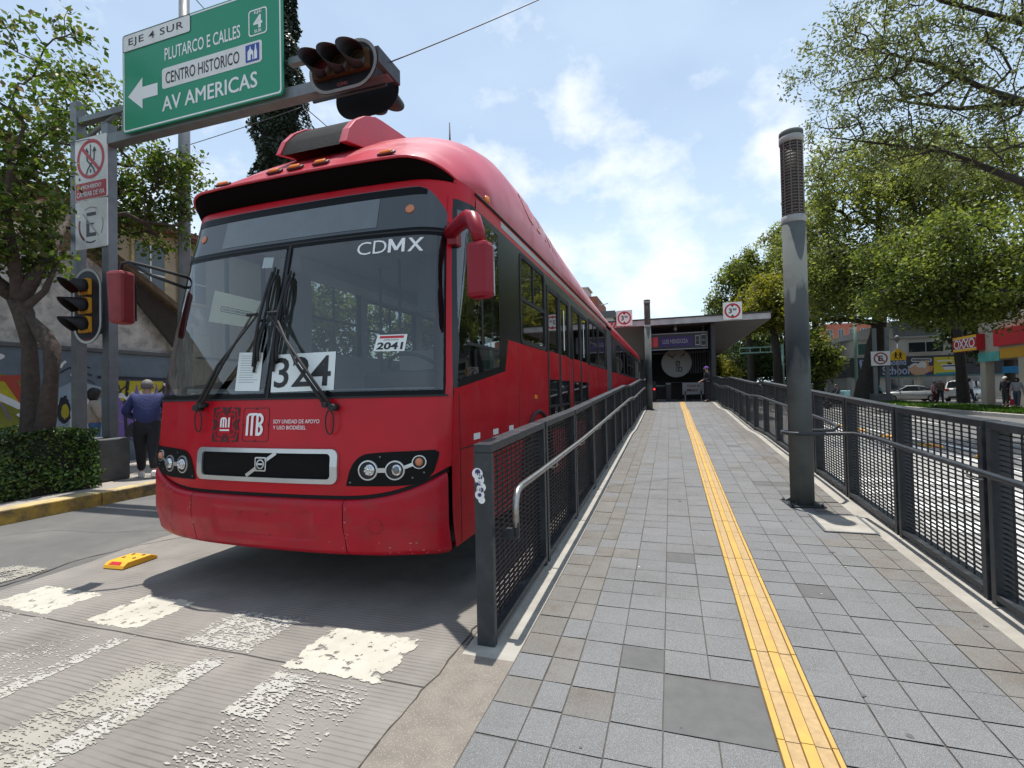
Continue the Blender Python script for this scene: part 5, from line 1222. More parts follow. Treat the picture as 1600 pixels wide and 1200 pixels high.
b.flat(band2d(rrect(2.68, 3.03, .98, 1.38, .05), rrect(2.70, 3.01, 1.0, 1.36, .04)), f1(.004)); b.flat(mv(text2d('4', .20, .17, bold=.03), 2.77, 1.085), f1(.004)); b.flat(mv(text2d('EJE', .05, .14, bold=.02), 2.79, 1.30), f1(.004)); b.flat(mv(text2d('SUR', .05, .14, bold=.02), 2.79, 1.02), f1(.004))
b.build('sign_lettering', M['white_print'], gs)
b = MB(); b.flat(poly2d(rrect(.90, 2.93, .565, .90, .05)), f1(.004)); b.flat(poly2d(rrect(.012, 1.52, HH - .30, HH - .012, .04)), f1(.0045)); b.build('white_panel', M['sign_white'], gs)
b = MB(); b.flat(mv(text2d('CENTRO HISTORICO', .19, 1.52, bold=.006), .98, .635), f1(.0075)); b.flat(mv(text2d('EJE 4 SUR', .15, 1.22, bold=.006, spacing=1.12), .15, HH - .235), f1(.0075))
b.flat(band2d(rrect(.012, 1.52, HH - .30, HH - .012, .04), rrect(.022, 1.51, HH - .29, HH - .022, .035)), f1(.0072)); b.build('panel_lettering', M['black_print'], gs)
b = MB(); b.flat(poly2d(rrect(2.62, 2.88, .60, .865, .01)), f1(.0074)); ic = b.build('icon', M['sign_blue'], gs)
b = MB()
for p in ([(2.66, .63), (2.72, .63), (2.72, .71), (2.75, .71), (2.75, .63), (2.77, .63), (2.77, .75), (2.72, .80), (2.715, .84), (2.705, .84), (2.70, .80), (2.66, .76)], [(2.785, .63), (2.84, .63), (2.84, .74), (2.825, .79), (2.82, .85), (2.805, .85), (2.80, .79), (2.785, .74)]): b.flat(poly2d(p), f1(.0085))
b.build('icon_church', M['white_print'], ic)
# no-lane-change and no-parking signs on the posts
RY = GY - .10; RX0, RX1 = -9.88, -9.09
def rsign(name, label, z0, z1): return thing(name, label, 'sign', ((RX0 + RX1) / 2, RY, z0))
f2 = lambda z0, o: (lambda u, v: (RX0 + u, RY - o, z0 + v))
s1 = rsign('road_sign', 'white no lane changing sign with red ring and red caption plate on gantry posts', 5.03, 6.10)
b = MB(); b.prism(rrect(0, .79, 0, 1.09, .03), lambda u, v, d: (RX0 + u, RY + d, 5.02 + v), 0, .02); b.build('sign_plate', M['sign_white'], s1)
b = MB(); b.flat(ring2d(.395, .70, .285, .345, 36), f2(5.02, .003)); b.flat(stroke2d([(.185, .91), (.605, .49)], .06), f2(5.02, .0055)); b.flat(poly2d(rrect(.012, .778, .012, .30, .02)), f2(5.02, .003)); b.build('red_ring', M['sign_red'], s1)
b = MB(); F_ = f2(5.02, .0035)
b.flat(stroke2d([(.395, .42 + .04), (.395, .52)], .03), F_); b.flat(stroke2d([(.29, .44), (.32, .52), (.395, .60), (.48, .68), (.49, .84)], .03), F_); b.flat(stroke2d([(.50, .44), (.47, .52), (.395, .60), (.31, .68), (.30, .84)], .03), f2(5.02, .0042)); b.flat(stroke2d([(.395, .66), (.395, .95)], .022), F_)
for x in (.30, .49): b.flat(poly2d([(x - .05, .82), (x + .05, .82), (x, .91)]), f2(5.02, .0046))
b.build('lane_symbol', M['black_print'], s1)
b = MB(); b.flat(mv(text2d('Á PROHIBIDO', .085, .60, bold=.02), .06, .185), f2(5.02, .0055)); b.flat(mv(text2d('CAMBIAR DE VIA', .085, .70, bold=.02), .045, .055), f2(5.02, .0055)); b.build('caption', M['white_print'], s1)
s2 = rsign('road_sign', 'faded white no parking sign with worn letter E below the red caption plate', 4.16, 5.0)
b = MB(); b.prism(rrect(0, .79, 0, .84, .03), lambda u, v, d: (RX0 + u, RY + d, 4.165 + v), 0, .02); b.build('sign_plate', M['sign_white'], s2)
M['faded_red'] = mat('faded_red_print', (.30, .06, .07), .6); M['faded_grey'] = mat('faded_grey_print', (.34, .34, .33), .6)
b = MB(); b.flat(poly2d([(.28, .62), (.52, .62), (.52, .56), (.30, .56)]), f2(4.165, .003)); b.flat(poly2d([(.28, .20), (.52, .20), (.52, .265), (.355, .265), (.355, .42), (.28, .45)]), f2(4.165, .0032)); b.flat(poly2d([(.28, .46), (.355, .425), (.45, .395), (.48, .43), (.355, .44), (.28, .50)]), f2(4.165, .0036))
b.flat(ring2d(.395, .40, .29, .305, 8, 200, 240), f2(4.165, .003)); b.flat(ring2d(.395, .40, .29, .315, 8, 245, 292), f2(4.165, .003)); b.build('letter', M['black_print'], s2)
b = MB(); b.flat(ring2d(.395, .40, .275, .315, 20, 160, 235), f2(4.165, .003)); b.build('ring', M['faded_red'], s2)
b = MB(); b.flat(ring2d(.395, .40, .29, .31, 12, -35, 20), f2(4.165, .003)); b.flat(stroke2d([(.19, .62), (.58, .20)], .02), f2(4.165, .0042)); b.flat(ring2d(.395, .40, .30, .32, 10, 60, 120), f2(4.165, .003)); b.build('worn_ring', M['faded_grey'], s2)
# traffic signals
def signal(label, c, rot, plate=(.72, 1.25), lens_pos=(.36, 0, -.36), on=0, hm=None, lit=None, q=1.0, group='traffic signals'):
    """three-lamp signal, rot turns its plate in its own plane; faces -y."""
    t = thing('traffic_signal', label, 'traffic light', c, 0, group); R = Matrix.Rotation(rot, 3, 'Y')
    def P(u, o, v): return R @ Vector((u, -o, v))
    w, h = plate; o_ = rrect(-w / 2, w / 2, -h / 2, h / 2, w / 2 - .002, 12); i_ = rrect(-w / 2 + .045, w / 2 - .045, -h / 2 + .045, h / 2 - .045, w / 2 - .047, 12)
    b = MB(); b.prism(o_, lambda u, v, d: P(u, d, v), -.015, 0); b.build('back_plate', M['sig_black'] if hm else M['sig_navy'], t, local=True)
    b = MB(); b.flat(band2d(o_, i_), lambda u, v: P(u, .003, v)); b.build('plate_border', M['sig_edge'] if hm else M['sig_border'], t, local=True)
    for k, v in enumerate(lens_pos):
        b = MB(); b.prism(rrect(-.125 * q, .125 * q, v - .14 * q, v + .14 * q, .03), lambda u, vv, d: P(u, d, vv), .0035, .06); hs = b.build('lamp_housing', hm or M['sig_yellow'], t, local=True)
        b = MB(); n = 20; V = [P(.10 * q * math.cos(a), .062, v + .10 * q * math.sin(a)) for a in np.linspace(0, 2 * math.pi, n, endpoint=False)] + [P(0, .085, v)]
        b.add(V, [(i, (i + 1) % n, n) for i in range(n)], 0, True); b.build('lamp_lens', (lit or M['sig_red']) if k == on else M['sig_off'], hs, local=True)
        b = MB(); rows = []
        for a in np.linspace(math.radians(-38), math.radians(218), 22):
            L = .12 + .25 * max(0, min(1, (math.sin(a) + .62) / 1.4)); L = .10 + .26 * ((math.sin(a) + .65) / 1.65)
            rows.append([P(.128 * math.cos(a), .058 + L * q, v + .128 * math.sin(a) - .045 * q) for q in (0, .33, .66, 1)])
        b.grid(rows); rows2 = [[p * 1.0 for p in r] for r in rows]
        vz = b.build('lamp_visor', M['sig_visor'], hs, local=True); sm_ = vz.modifiers.new('thick', 'SOLIDIFY'); sm_.thickness = .006
    b = MB(); b.flat(mv(text2d('CDMX', .045, .17, bold=.02, align='c'), 0, 0), lambda u, v: P(u + 0, .004, v + (lens_pos[-1] - .275 if rot == 0 else lens_pos[-1] - .27))) if rot == 0 else b.flat(mv(text2d('CDMX', .045, .17, bold=.01, align='c'), 0, 0), lambda u, v: Vector((u, -.004, v - w / 2 + .07)))
    b.build('plate_lettering', M['faded_red'], t, local=True)
    return t
signal('vertical traffic signal with white edged plate on the gantry post, red lamp on top', (-9.40, GY - .22, 3.13), 0, (.70, 1.28), (.32, 0, -.32), 0)
b = MB(); b.bx(-9.75, -9.22, GY - .20, GY - .085, 3.05, 3.2); b.build('signal_bracket', M['galv'], gan)
signal('horizontal traffic signal with hooded lamps at the end of the gantry arm', (-4.12, 5.60, 5.97), -math.pi / 2, (.66, 1.08), (.29, 0, -.29), 0, M['sig_shaded'], M['sig_red_off'], 1.08)  # housing is the yellow one darkened to carry the shade up there
s3 = signal('horizontal traffic signal seen from behind below the arm end', (-4.14, 6.20, 5.92), -math.pi / 2, (.62, 1.06), (.29, 0, -.29), 0, M['sig_shaded'], M['sig_red_off'], 1.08)
s3.rotation_euler = (0, 0, math.pi)
b = MB(); b.bx(-3.66, -3.57, 5.62, 6.18, 5.93, 6.15); b.bx(-4.9, -3.66, GY - .02, GY + .02, 5.82, 5.859); b.build('arm_end_box', M['steel_dark'], gan, bevel=.01)

# ------------------------------------------------------------------ left pavement: utility pole, wires, wall, house, hedge
t = thing('utility_pole', 'tall grey utility pole behind the gantry', 'pole', (-10.1, 8.05, .18))
b = MB(); b.tube([(-10.12, 8.05, .18), (-10.0, 8.05, 11.5)], [.14, .10], 14); b.build('shaft', M['galv'], t)
b = MB(); b.lathe([(.13, 0), (.145, .0), (.145, .05), (.13, .05)], (-10.06, 8.05, 5.55), 14); b.lathe([(.125, 0), (.14, .0), (.14, .05), (.125, .05)], (-10.06, 8.05, 5.85), 14); b.build('clamps', M['steel_dark'], t)
M['wire'] = mat('black_cable', (.02, .02, .022), .6)
def wire(label, a, c, sag, r=.012):
    b = MB(); A, C_ = Vector(a), Vector(c); pts = [A.lerp(C_, q) - Vector((0, 0, sag * 4 * q * (1 - q))) for q in np.linspace(0, 1, 24)]
    b.tube(pts, r, 5); return tag(b.build('overhead_wire', M['wire']), label, 'cable', 'overhead cables')
wire('thin overhead cable running from the signal end up to the top of the sky', W(610, 97, y=5.9), W(1000, -75, y=9), .05, .009)
wire('thin overhead cable sloping down behind the gantry to the bus roof', W(200, 255, y=11), W(470, 168, y=14), .05, .012)
wire('short thin cable between the gantry arm and the bus roof scoop', W(440, 135, y=9), W(600, 265, y=16), .1, .012)
wire('thin cable crossing the pavement trees to the gantry posts', W(-60, 250, y=6.2), W(140, 217, y=5.8), .03, .007)
wire('thin cable at the top of the gantry sign beside the pole', W(300, -8, y=7.9), W(345, 40, y=9.5), .02, .010)

WX = -11.5
wl = thing('graffiti_wall', 'grey stucco wall with yellow, purple and white graffiti along the left pavement', 'wall', (WX, 5.5, .18))
b = MB(); b.bx(WX - .30, WX, -4, 8.9, .18, 2.545); b.build('lower_wall', mat('blue_grey_wall_paint', (.13, .17, .21), .8, var=.2, vs=1.5, dirt=(.07, .07, .07), dirt_amt=.5, dirt_s=2), wl)
b = MB()
poly = [(-4, 2.63), (-4, 4.4), (5.2, 4.15), (6.9, 4.62), (8.9, 3.35), (8.9, 2.63)]
b.prism(poly, lambda y, z, d: (WX - d, y, z), .03, .30); b.build('upper_wall', M['stucco'], wl)
b = MB(); b.bx(WX - .30, WX + .05, -4, 8.9, 2.55, 2.625); b.build('wall_ledge', M['conc_dark'], wl)
gcol = {'y': mat('graffiti_yellow', (.42, .36, .02), .7, var=.2, vs=3), 'g': mat('graffiti_olive', (.19, .20, .025), .7, var=.25, vs=3), 'p': mat('graffiti_purple', (.17, .11, .36), .7, var=.15, vs=3), 'w': mat('graffiti_white', (.62, .64, .66), .7, var=.1), 'k': mat('graffiti_black', (.018, .02, .03), .7), 'r': mat('graffiti_red', (.34, .05, .03), .7), 'b': mat('graffiti_sky_blue', (.28, .36, .42), .7, var=.2, vs=2)}
gk = list(gcol); GM = [gcol[k] for k in gk]; b = MB(); lay = [0]
def gp(c, pts, o=None):
    lay[0] += 1; b.flat(poly2d(pts), lambda y, z: (WX + .002 + .0006 * lay[0], y, z), gk.index(c))
def gst(c, pts, w):
    lay[0] += 1; b.flat(stroke2d(pts, w), lambda y, z: (WX + .002 + .0006 * lay[0], y, z), gk.index(c))
def blob(cy, cz, ry, rz, n=18, seed=0, j=.18):
    r_ = random.Random(seed); return [(cy + ry * math.cos(2 * math.pi * k / n) * (1 + r_.uniform(-j, j)), cz + rz * math.sin(2 * math.pi * k / n) * (1 + r_.uniform(-j, j))) for k in range(n)]
# olive letter mass on the left
gp('g', [(3.8, .3), (3.8, 1.9), (4.4, 2.1), (5.2, 2.15), (6.0, 1.95), (6.15, 1.2), (6.0, .3)])
gp('y', [(5.05, 1.75), (5.6, 1.95), (6.0, 1.82), (5.95, 1.55), (5.4, 1.5)])
gst('w', [(3.8, 1.95), (4.5, 2.12), (5.2, 1.98), (5.5, 1.7), (5.9, 1.45), (6.2, 1.5)], .12); gst('k', [(4.2, .4), (4.9, .9), (5.3, 1.5), (5.55, 1.6)], .06); gst('k', [(5.0, .35), (5.4, .8), (5.9, .95)], .05)
gst('r', [(3.9, 2.35), (5.0, 2.3), (5.45, 1.95), (6.0, 1.98)], .11); gst('r', [(5.75, 1.95), (6.0, 1.5)], .16); gst('k', [(3.9, 2.42), (5.1, 2.38)], .04)
gp('k', blob(5.2, 2.36, .38, .12, seed=3)); gp('w', blob(5.5, 2.35, .18, .07, seed=5))
for y, z in ((5.1, .55), (5.35, .55), (5.55, .6), (5.75, .55)): gst('k', [(y, z - .12), (y + .03, z + .12), (y + .12, z)], .04)
# white and blue loops around the tree
gp('b', [(6.35, .4), (6.35, 1.7), (6.8, 1.95), (7.3, 1.8), (7.45, .4)]); gst('w', [(6.4, 1.5), (6.65, 1.45), (6.75, 1.1), (6.7, .7), (6.9, .5), (7.2, .75), (7.3, .6)], .09); gst('w', [(6.9, 1.7), (7.1, 1.4), (7.0, 1.05), (7.2, .8)], .08)
gp('k', blob(6.6, 1.35, .13, .26, seed=8)); gp('y', blob(6.62, 1.32, .07, .15, seed=9)); gst('r', [(6.35, .85), (6.6, .65), (6.75, .4)], .16); gst('w', [(6.3, .95), (6.55, 1.0)], .07)
gst('k', [(6.4, 2.0), (6.7, 2.2), (7.1, 2.05)], .03)
# purple and yellow letters behind the walkers
gp('y', [(7.35, 1.55), (7.35, 1.95), (8.85, 1.95), (8.85, 1.6), (8.3, 1.45)]); gst('k', [(7.2, 2.02), (8.88, 2.0)], .06)
for y in (7.55, 8.0, 8.45, 8.8): gp('p', [(y - .22, .75), (y - .2, 1.3), (y - .05, 1.65), (y, 1.9), (y + .05, 1.65), (y + .2, 1.35), (y + .22, .75), (y, .55)])
for y in (7.78, 8.22, 8.62): gst('k', [(y, .6), (y - .03, 1.2), (y, 1.62), (y + .03, 1.95)], .07); gst('w', [(y - .16, 1.72), (y, 1.55), (y + .14, 1.7)], .07)
gst('w', [(7.3, 1.8), (7.45, 1.62), (7.7, 1.6)], .07); gp('k', blob(7.9, .85, .13, .16, seed=12)); gp('k', blob(8.45, .8, .10, .2, seed=13))
for y in (8.1, 8.25, 8.6): gst('k', [(y, .35), (y + .03, .6)], .05)
r_ = random.Random(44)
for _ in range(46):
    y, z = r_.uniform(4.0, 8.8), r_.uniform(.35, 2.35); a = r_.uniform(0, 6.28); L_g = r_.uniform(.10, .35); bend = r_.uniform(-.8, .8)
    pts = [(min(8.88, y + L_g * t * math.cos(a + bend * t)), max(.25, min(2.5, z + L_g * t * math.sin(a + bend * t)))) for t in np.linspace(0, 1, 6)]
    gst(r_.choice('kkkwwbpy'), pts, r_.uniform(.02, .055))
b.build('graffiti', GM, wl)
# timber awning and house above the wall
hs = thing('house', 'ochre house with a framed window behind the wall, timber awning below it', 'house', (-13.5, 9.5, .18))
b = MB(); b.bx(-18, -13.2, 7.2, 13.5, .18, 6.05); b.build('wall', mat('ochre_render', (.42, .34, .24), .85, var=.2, vs=2, dirt=(.25, .19, .12), dirt_amt=.5), hs)
b = MB(); b.prism([(-18.4, 6.06), (-12.75, 6.06), (-12.75, 6.2), (-15.5, 7.0), (-18.4, 6.4)], lambda x, z, d: (x, d, z), 6.9, 13.9); b.build('roof', mat('brown_roof_tile', (.16, .06, .045), .8, var=.3, vs=8), hs)
for y in (9.05, 10.3):
    b = MB(); fo = rrect(y, y + .95, 4.25, 5.75, .01); fi = rrect(y + .08, y + .87, 4.33, 5.67, .01); b.prism(fo, lambda u, v, d: (-13.2 + d, u, v), .002, .06); w_ = b.build('window', M['kerb_top'], hs)
    b = MB(); b.prism(fi, lambda u, v, d: (-13.2 + d, u, v), .0625, .07); b.build('pane', M['band_glass'], w_)
    b = MB(); b.bx(-13.128, -13.11, y + .45, y + .49, 4.34, 5.66); b.bx(-13.128, -13.112, y + .09, y + .86, 4.85, 4.89); b.build('glazing_bar', M['paper'], w_)
aw = thing('timber_awning', 'sloping brown timber awning hanging above the stucco wall', 'awning', (-11.6, 8.5, 3.2))
M['timber'] = mat('weathered_brown_timber', (.13, .085, .05), .9, var=.45, vs=12, bump=.5, bs=40); M['timber_dark'] = mat('dark_timber', (.035, .025, .02), .9, var=.3, vs=10)
b = MB(); N_ = 9
for k in range(N_):
    q0, q1 = k / N_, (k + 1) / N_ - .01; xa, xb = -13.2 + 2.0 * q0, -13.2 + 2.0 * q1
    b.add([(x, y, z + d) for d in (0, .04) for (x, y, z) in ((xa, 6.75, 4.98 - .0 * q0), (xb, 6.75, 4.98), (xb, 9.25, 3.42), (xa, 9.25, 3.42))], [(0, 1, 2, 3), (7, 6, 5, 4), (0, 4, 5, 1), (1, 5, 6, 2), (2, 6, 7, 3), (3, 7, 4, 0)])
b.build('boards', M['timber'], aw)
b = MB(); b.prism([(6.7, 5.08), (9.3, 3.47), (9.3, 3.33), (6.7, 4.94)], lambda y, z, d: (d, y, z), -11.24, -11.16); b.build('edge_board', M['timber'], aw)
b = MB(); b.prism([(7.1, 4.62), (9.25, 3.30), (9.25, 2.66), (8.85, 2.66)], lambda y, z, d: (d, y, z), -11.36, -11.30); b.build('side_boards', M['timber_dark'], aw)

# hedge
def leaves_mesh(name, P, D, size, m, parent, asp=.55, seed=0, local_off=None, jit=.35):
    """one mesh of single leaves: P centres, D preferred normals."""
    r = np.random.default_rng(seed); n = len(P); nrm = D + r.normal(0, .6, (n, 3)); nrm /= np.linalg.norm(nrm, axis=1)[:, None] + 1e-9
    t = r.normal(0, 1, (n, 3)); u = np.cross(nrm, t); u /= np.linalg.norm(u, axis=1)[:, None] + 1e-9; w = np.cross(nrm, u)
    s = size * (1 + r.uniform(-jit, jit, n))[:, None]
    V = np.stack([P - u * s * .5, P + w * s * asp * .5 + nrm * s * .06, P + u * s * .5, P - w * s * asp * .5 + nrm * s * .06], 1).reshape(-1, 3)
    if local_off is not None: V = V - np.array(local_off)
    me = bpy.data.meshes.new(name); me.vertices.add(4 * n); me.vertices.foreach_set('co', V.ravel().astype('f4'))
    me.loops.add(4 * n); me.loops.foreach_set('vertex_index', np.arange(4 * n, dtype='i4')); me.polygons.add(n)
    me.polygons.foreach_set('loop_start', np.arange(0, 4 * n, 4, dtype='i4')); me.polygons.foreach_set('loop_total', np.full(n, 4, 'i4'))
    me.materials.append(m); me.update(calc_edges=True); o = bpy.data.objects.new(name, me); COL.objects.link(o); o.parent = parent; return o
hd_ = thing('hedge', 'clipped dark green box hedge beside the kerb in front of the planter', 'hedge', (-9.0, 4.2, .18))
r = np.random.default_rng(5); n = 17000; x0, x1, y0, y1, z0, z1 = -9.75, -8.47, 2.3, 5.32, .2, 1.10
fa = r.choice(4, n, p=[.42, .30, .18, .10]); P = np.stack([r.uniform(x0, x1, n), r.uniform(y0, y1, n), r.uniform(z0, z1, n)], 1); D = np.zeros((n, 3)); dep = np.abs(r.normal(0, .035, n))
wob = lambda a, b_: .035 * np.sin(a * 5.1) + .03 * np.sin(b_ * 7.3 + a)
for f, (ax, v, s) in enumerate(((0, x1, 1), (2, z1, 1), (1, y1, 1), (1, y0, -1))):
    k = fa == f; P[k, ax] = v - s * dep[k] + s * wob(P[k, (ax + 1) % 3], P[k, (ax + 2) % 3]); D[k, ax] = s
k = r.random(n) < .035; P[k] += D[k] * r.uniform(.02, .12, (k.sum(), 1)); gap = (np.sin(P[:, 1] * 6.3 + P[:, 2] * 3.1) * np.sin(P[:, 0] * 5.7 + P[:, 2] * 8.3 + 1.0) > .72) & (r.random(n) < .7); P, D = P[~gap], D[~gap]
M['hedge_leaf'] = leafmat('hedge_leaf', [(.012, .03, .008), (.03, .07, .012), (.06, .12, .02), (.14, .22, .045)], .15, .3)
leaves_mesh('foliage', P, D, .050, M['hedge_leaf'], hd_, .62, 3, (-9.0, 4.2, .18))
b = MB(); b.bx(x0 + .05, x1 - .07, y0 + .08, y1 - .08, .18, z1 - .07); b.build('inner_core', mat('dark_hedge_core', (.012, .016, .008), .95), hd_)  # solid dark core box behind the outer leaves
# ------------------------------------------------------------------ bus station at the top of the ramp
M['st_dark'] = mat('near_black_station_steel', (.010, .010, .012), .5); M['st_roof'] = mat('grey_station_soffit', (.085, .075, .07), .7, var=.12, vs=1.2)  # near-black also carries the shade inside the station
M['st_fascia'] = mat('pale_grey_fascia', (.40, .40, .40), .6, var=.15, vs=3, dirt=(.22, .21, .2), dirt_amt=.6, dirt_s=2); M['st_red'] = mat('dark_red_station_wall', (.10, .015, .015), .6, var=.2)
st = thing('bus_station', 'dark bus station with a thin wide flat roof at the top of the ramp', 'station', (.5, 27, .88))
SZ = .88
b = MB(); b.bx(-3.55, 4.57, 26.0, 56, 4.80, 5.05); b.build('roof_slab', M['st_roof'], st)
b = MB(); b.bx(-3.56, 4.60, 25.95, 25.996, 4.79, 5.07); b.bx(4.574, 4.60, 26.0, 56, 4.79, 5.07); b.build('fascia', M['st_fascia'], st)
b = MB(); b.bx(-3.6, 4.66, 25.9, 56, 5.072, 5.13); b.build('roof_edge', M['st_dark'], st)
b = MB(); F3 = lambda u, v: (u, 25.944, v)
for k in range(9): x = -3.55 + k * .19; b.flat(poly2d([(x, 4.80), (x + .10, 4.80), (x + .24, 5.06), (x + .14, 5.06)]), F3)
b.build('warning_stripes', M['sign_red'], st)
for xa, ya in ((1.98, 26.3), (-1.3, 26.3), (1.98, 40)): b = MB(); b.bx(xa, xa + .18, ya, ya + .2, SZ, 4.80); b.build('pillar', M['st_dark'], st)
b = MB(); b.bx(2.03, 2.11, 26.5, 55.5, SZ, 3.4); b.bx(2.05, 2.09, 26.5, 55.5, 3.4, 4.8); b.bx(-1.25, -1.17, 26.5, 55.5, 1.9, 4.8); b.build('side_walls', M['st_dark'], st)
b = MB(); b.bx(-3.55, 2.2, 55.5, 55.8, 0, 4.8); b.build('back_wall_with_gap_fill', M['st_dark'], st); b = MB(); b.bx(-1.16, 2.02, 33.0, 33.1, SZ, 4.8); b.build('partition', M['st_dark'], st)  # back wall widened past the platform to darken the bright gap there
b = MB(); b.bx(-1.3, 2.2, 24.0, 55.5, .70, .873); b.build('platform', M['conc'], st)
b = MB()
for k in range(22): y = 27 + k * 1.3; b.bx(-1.169, -1.13, y, y + .06, SZ, 4.79); b.bx(1.99, 2.029, y, y + .06, SZ, 4.79)
for k in range(8): x = .95 + k * .13; b.bx(x, x + .05, 29.4, 29.46, 2.4, 4.6)
b.bx(-1.16, 2.02, 28.9, 28.98, 3.5, 3.6)
b.build('window_mullions', mat('grey_mullions', (.10, .10, .105), .5), st)
b = MB(); b.ell((.30, 26.6, 4.62), (.09, .09, .12), 0, 12, 8); b.bx(.27, .33, 26.57, 26.63, 4.72, 4.80); b.build('camera_dome', M['galv'], st)
# hanging name board
A, B_ = W(1013, 521, y=26.7), W(1106, 544, y=26.7); A.x = -1.10
nb_ = thing('name_board', 'long purple and black station name board hanging under the station roof', 'sign', ((A.x + B_.x) / 2, 26.7, B_.z))
bx0, bx1, bz0, bz1 = A.x, B_.x, B_.z, A.z - .05
b = MB(); b.bx(bx0, bx1, 26.7, 26.82, bz0, bz1); b.build('sign_plate', M['st_dark'], nb_)
g = lambda o: (lambda u, v: (bx0 + u * (bx1 - bx0), 26.7 - o, bz0 + v * (bz1 - bz0)))
b = MB(); b.flat(band2d([(0, 0), (1, 0), (1, 1), (0, 1)], [(.008, .05), (.992, .05), (.992, .95), (.008, .95)]), g(.003)); b.flat(band2d([(.80, .2), (.875, .2), (.875, .8), (.80, .8)], [(.808, .26), (.867, .26), (.867, .74), (.808, .74)]), g(.003)); b.flat(band2d([(.89, .15), (.98, .15), (.98, .85), (.89, .85)], [(.897, .2), (.973, .2), (.973, .8), (.897, .8)]), g(.003))
b.flat(mv(text2d('LUIS MENDOZA', .26, .42, bold=.01), .26, .37), g(.006)); b.flat(ring2d(.837, .5, .012, .02, 12), g(.004)); b.flat(disc2d(.935, .5, .025, 12), g(.004)); b.build('sign_lettering', mat('shade_dimmed_white_print', (.24, .24, .26), .6), nb_)  # print dimmed: the shade under the roof is in its colour
b = MB(); b.flat(rect2d(.20, .76, .2, .8), g(.003)); b.build('purple_field', mat('shade_dimmed_violet_field', (.035, .02, .10), .7), nb_)  # violet lowered to hold the shade under the roof
b = MB(); b.flat(rect2d(.10, .18, .2, .8), g(.003)); b.flat(rect2d(.02, .085, .2, .8), g(.003)); b.build('red_field', M['sign_red'], nb_)
b = MB()
for x in (bx0 + .2, bx1 - .2): b.bx(x - .02, x + .02, 26.74, 26.78, bz1, 4.80)
b.build('hangers', M['st_dark'], nb_)
# round emblem board
c = W(1057, 567, y=28.6); R0 = 22.5 * (28.6 * .952 - c.x * .306 + 0) / 770
em = thing('round_emblem_board', 'large round pale grey board with a small dark emblem hanging inside the station', 'sign', (c.x, 28.6, c.z - R0))
b = MB(); b.lathe([(R0, 0), (R0, .06)], (c.x, 28.6, c.z), 40, axis='y'); b.build('board', mat('pale_emblem_board', (.34, .33, .31), .7, spec=.2), em)  # board tone lowered for the dim station interior
b = MB(); F5 = lambda u, v: (c.x + u * R0, 28.6 - .003, c.z + v * R0)
b.flat(stroke2d([(-.58, .62), (-.30, .42), (-.15, .33)], .07), F5); b.flat(stroke2d([(-.30, .42), (-.10, .60), (-.02, .50)], .05), F5); b.flat(stroke2d([(.30, .48), (.44, .50), (.55, .66)], .08), F5); b.flat(rect2d(.22, .34, .36, .40), F5)
b.flat(band2d(rrect(-.06, .22, -.20, .14, .06), rrect(.0, .16, -.12, .06, .04)), F5); b.flat(stroke2d([(-.03, -.1), (.2, .08)], .05), F5)
for x in (-.05, .06): b.flat(rect2d(x, x + .05, -.62, -.30), F5)
b.flat(band2d(rrect(.12, .36, -.62, -.28, .06), rrect(.18, .30, -.56, -.34, .04)), F5); b.flat(rect2d(-.05, .2, -.30, -.25), F5); b.build('emblem', M['black_print'], em)
b = MB(); b.bx(c.x - .02, c.x + .02, 28.62, 28.66, c.z + R0, 4.8); b.build('hanger', M['st_dark'], em)
# city board, turnstile, display
A, B_ = W(1066, 598, y=26.9), W(1100, 616, y=26.9)
cb = thing('notice_board', 'shade-dimmed notice board with dark lettering at the foot of the station entrance beside the guard', 'sign', ((A.x + B_.x) / 2, 26.9, SZ))
b = MB(); b.bx(A.x, B_.x, 26.9, 26.95, max(B_.z, SZ + .15), A.z); b.bx(A.x + .1, A.x + .16, 26.9, 26.96, SZ, B_.z + .2); b.bx(B_.x - .16, B_.x - .1, 26.9, 26.96, SZ, B_.z + .2); b.build('board', mat('shade_dimmed_board', (.20, .195, .19), .7), cb)  # white board dimmed, the entrance's shade put into its colour
w_ = B_.x - A.x; F6 = lambda u, v: (A.x + u, 26.896, v)
b = MB(); b.flat(mv(text2d('Ciudad de', .13, w_ * .6, bold=.02), .22 * w_, A.z - .22), F6); b.flat(mv(text2d('México', .15, w_ * .5, bold=.03), .22 * w_, A.z - .46), F6); b.build('lettering', M['darkred_print'], cb)
ts = thing('turnstile', 'dark turnstile gate across the station entrance with two red lights', 'turnstile', (-.2, 27.2, SZ))
b = MB(); b.bx(-1.05, -.75, 27.0, 28.0, SZ, 1.95); b.bx(-.25, .02, 27.2, 28.2, SZ, 1.9); b.bx(-.75, -.25, 27.4, 27.45, 1.6, 1.66); b.bx(.02, .6, 27.6, 27.64, 1.85, 1.9); b.build('cabinet', M['st_dark'], ts, bevel=.03)
b = MB()
for x in (-.98, -.82): b.ell((x, 26.99, 1.55), (.045, .02, .045), 0, 12, 6)
b.build('red_lights', mat('red_indicator', (.6, .02, .02), .3, emit=(1, .02, .03, 3.0)), ts)
b = MB(); b.bx(-.75, -.25, 27.38, 27.399, 1.70, 1.74); b.bx(-.24, 0.0, 27.17, 27.199, 1.78, 1.84); b.build('card_reader', M['galv'], ts)
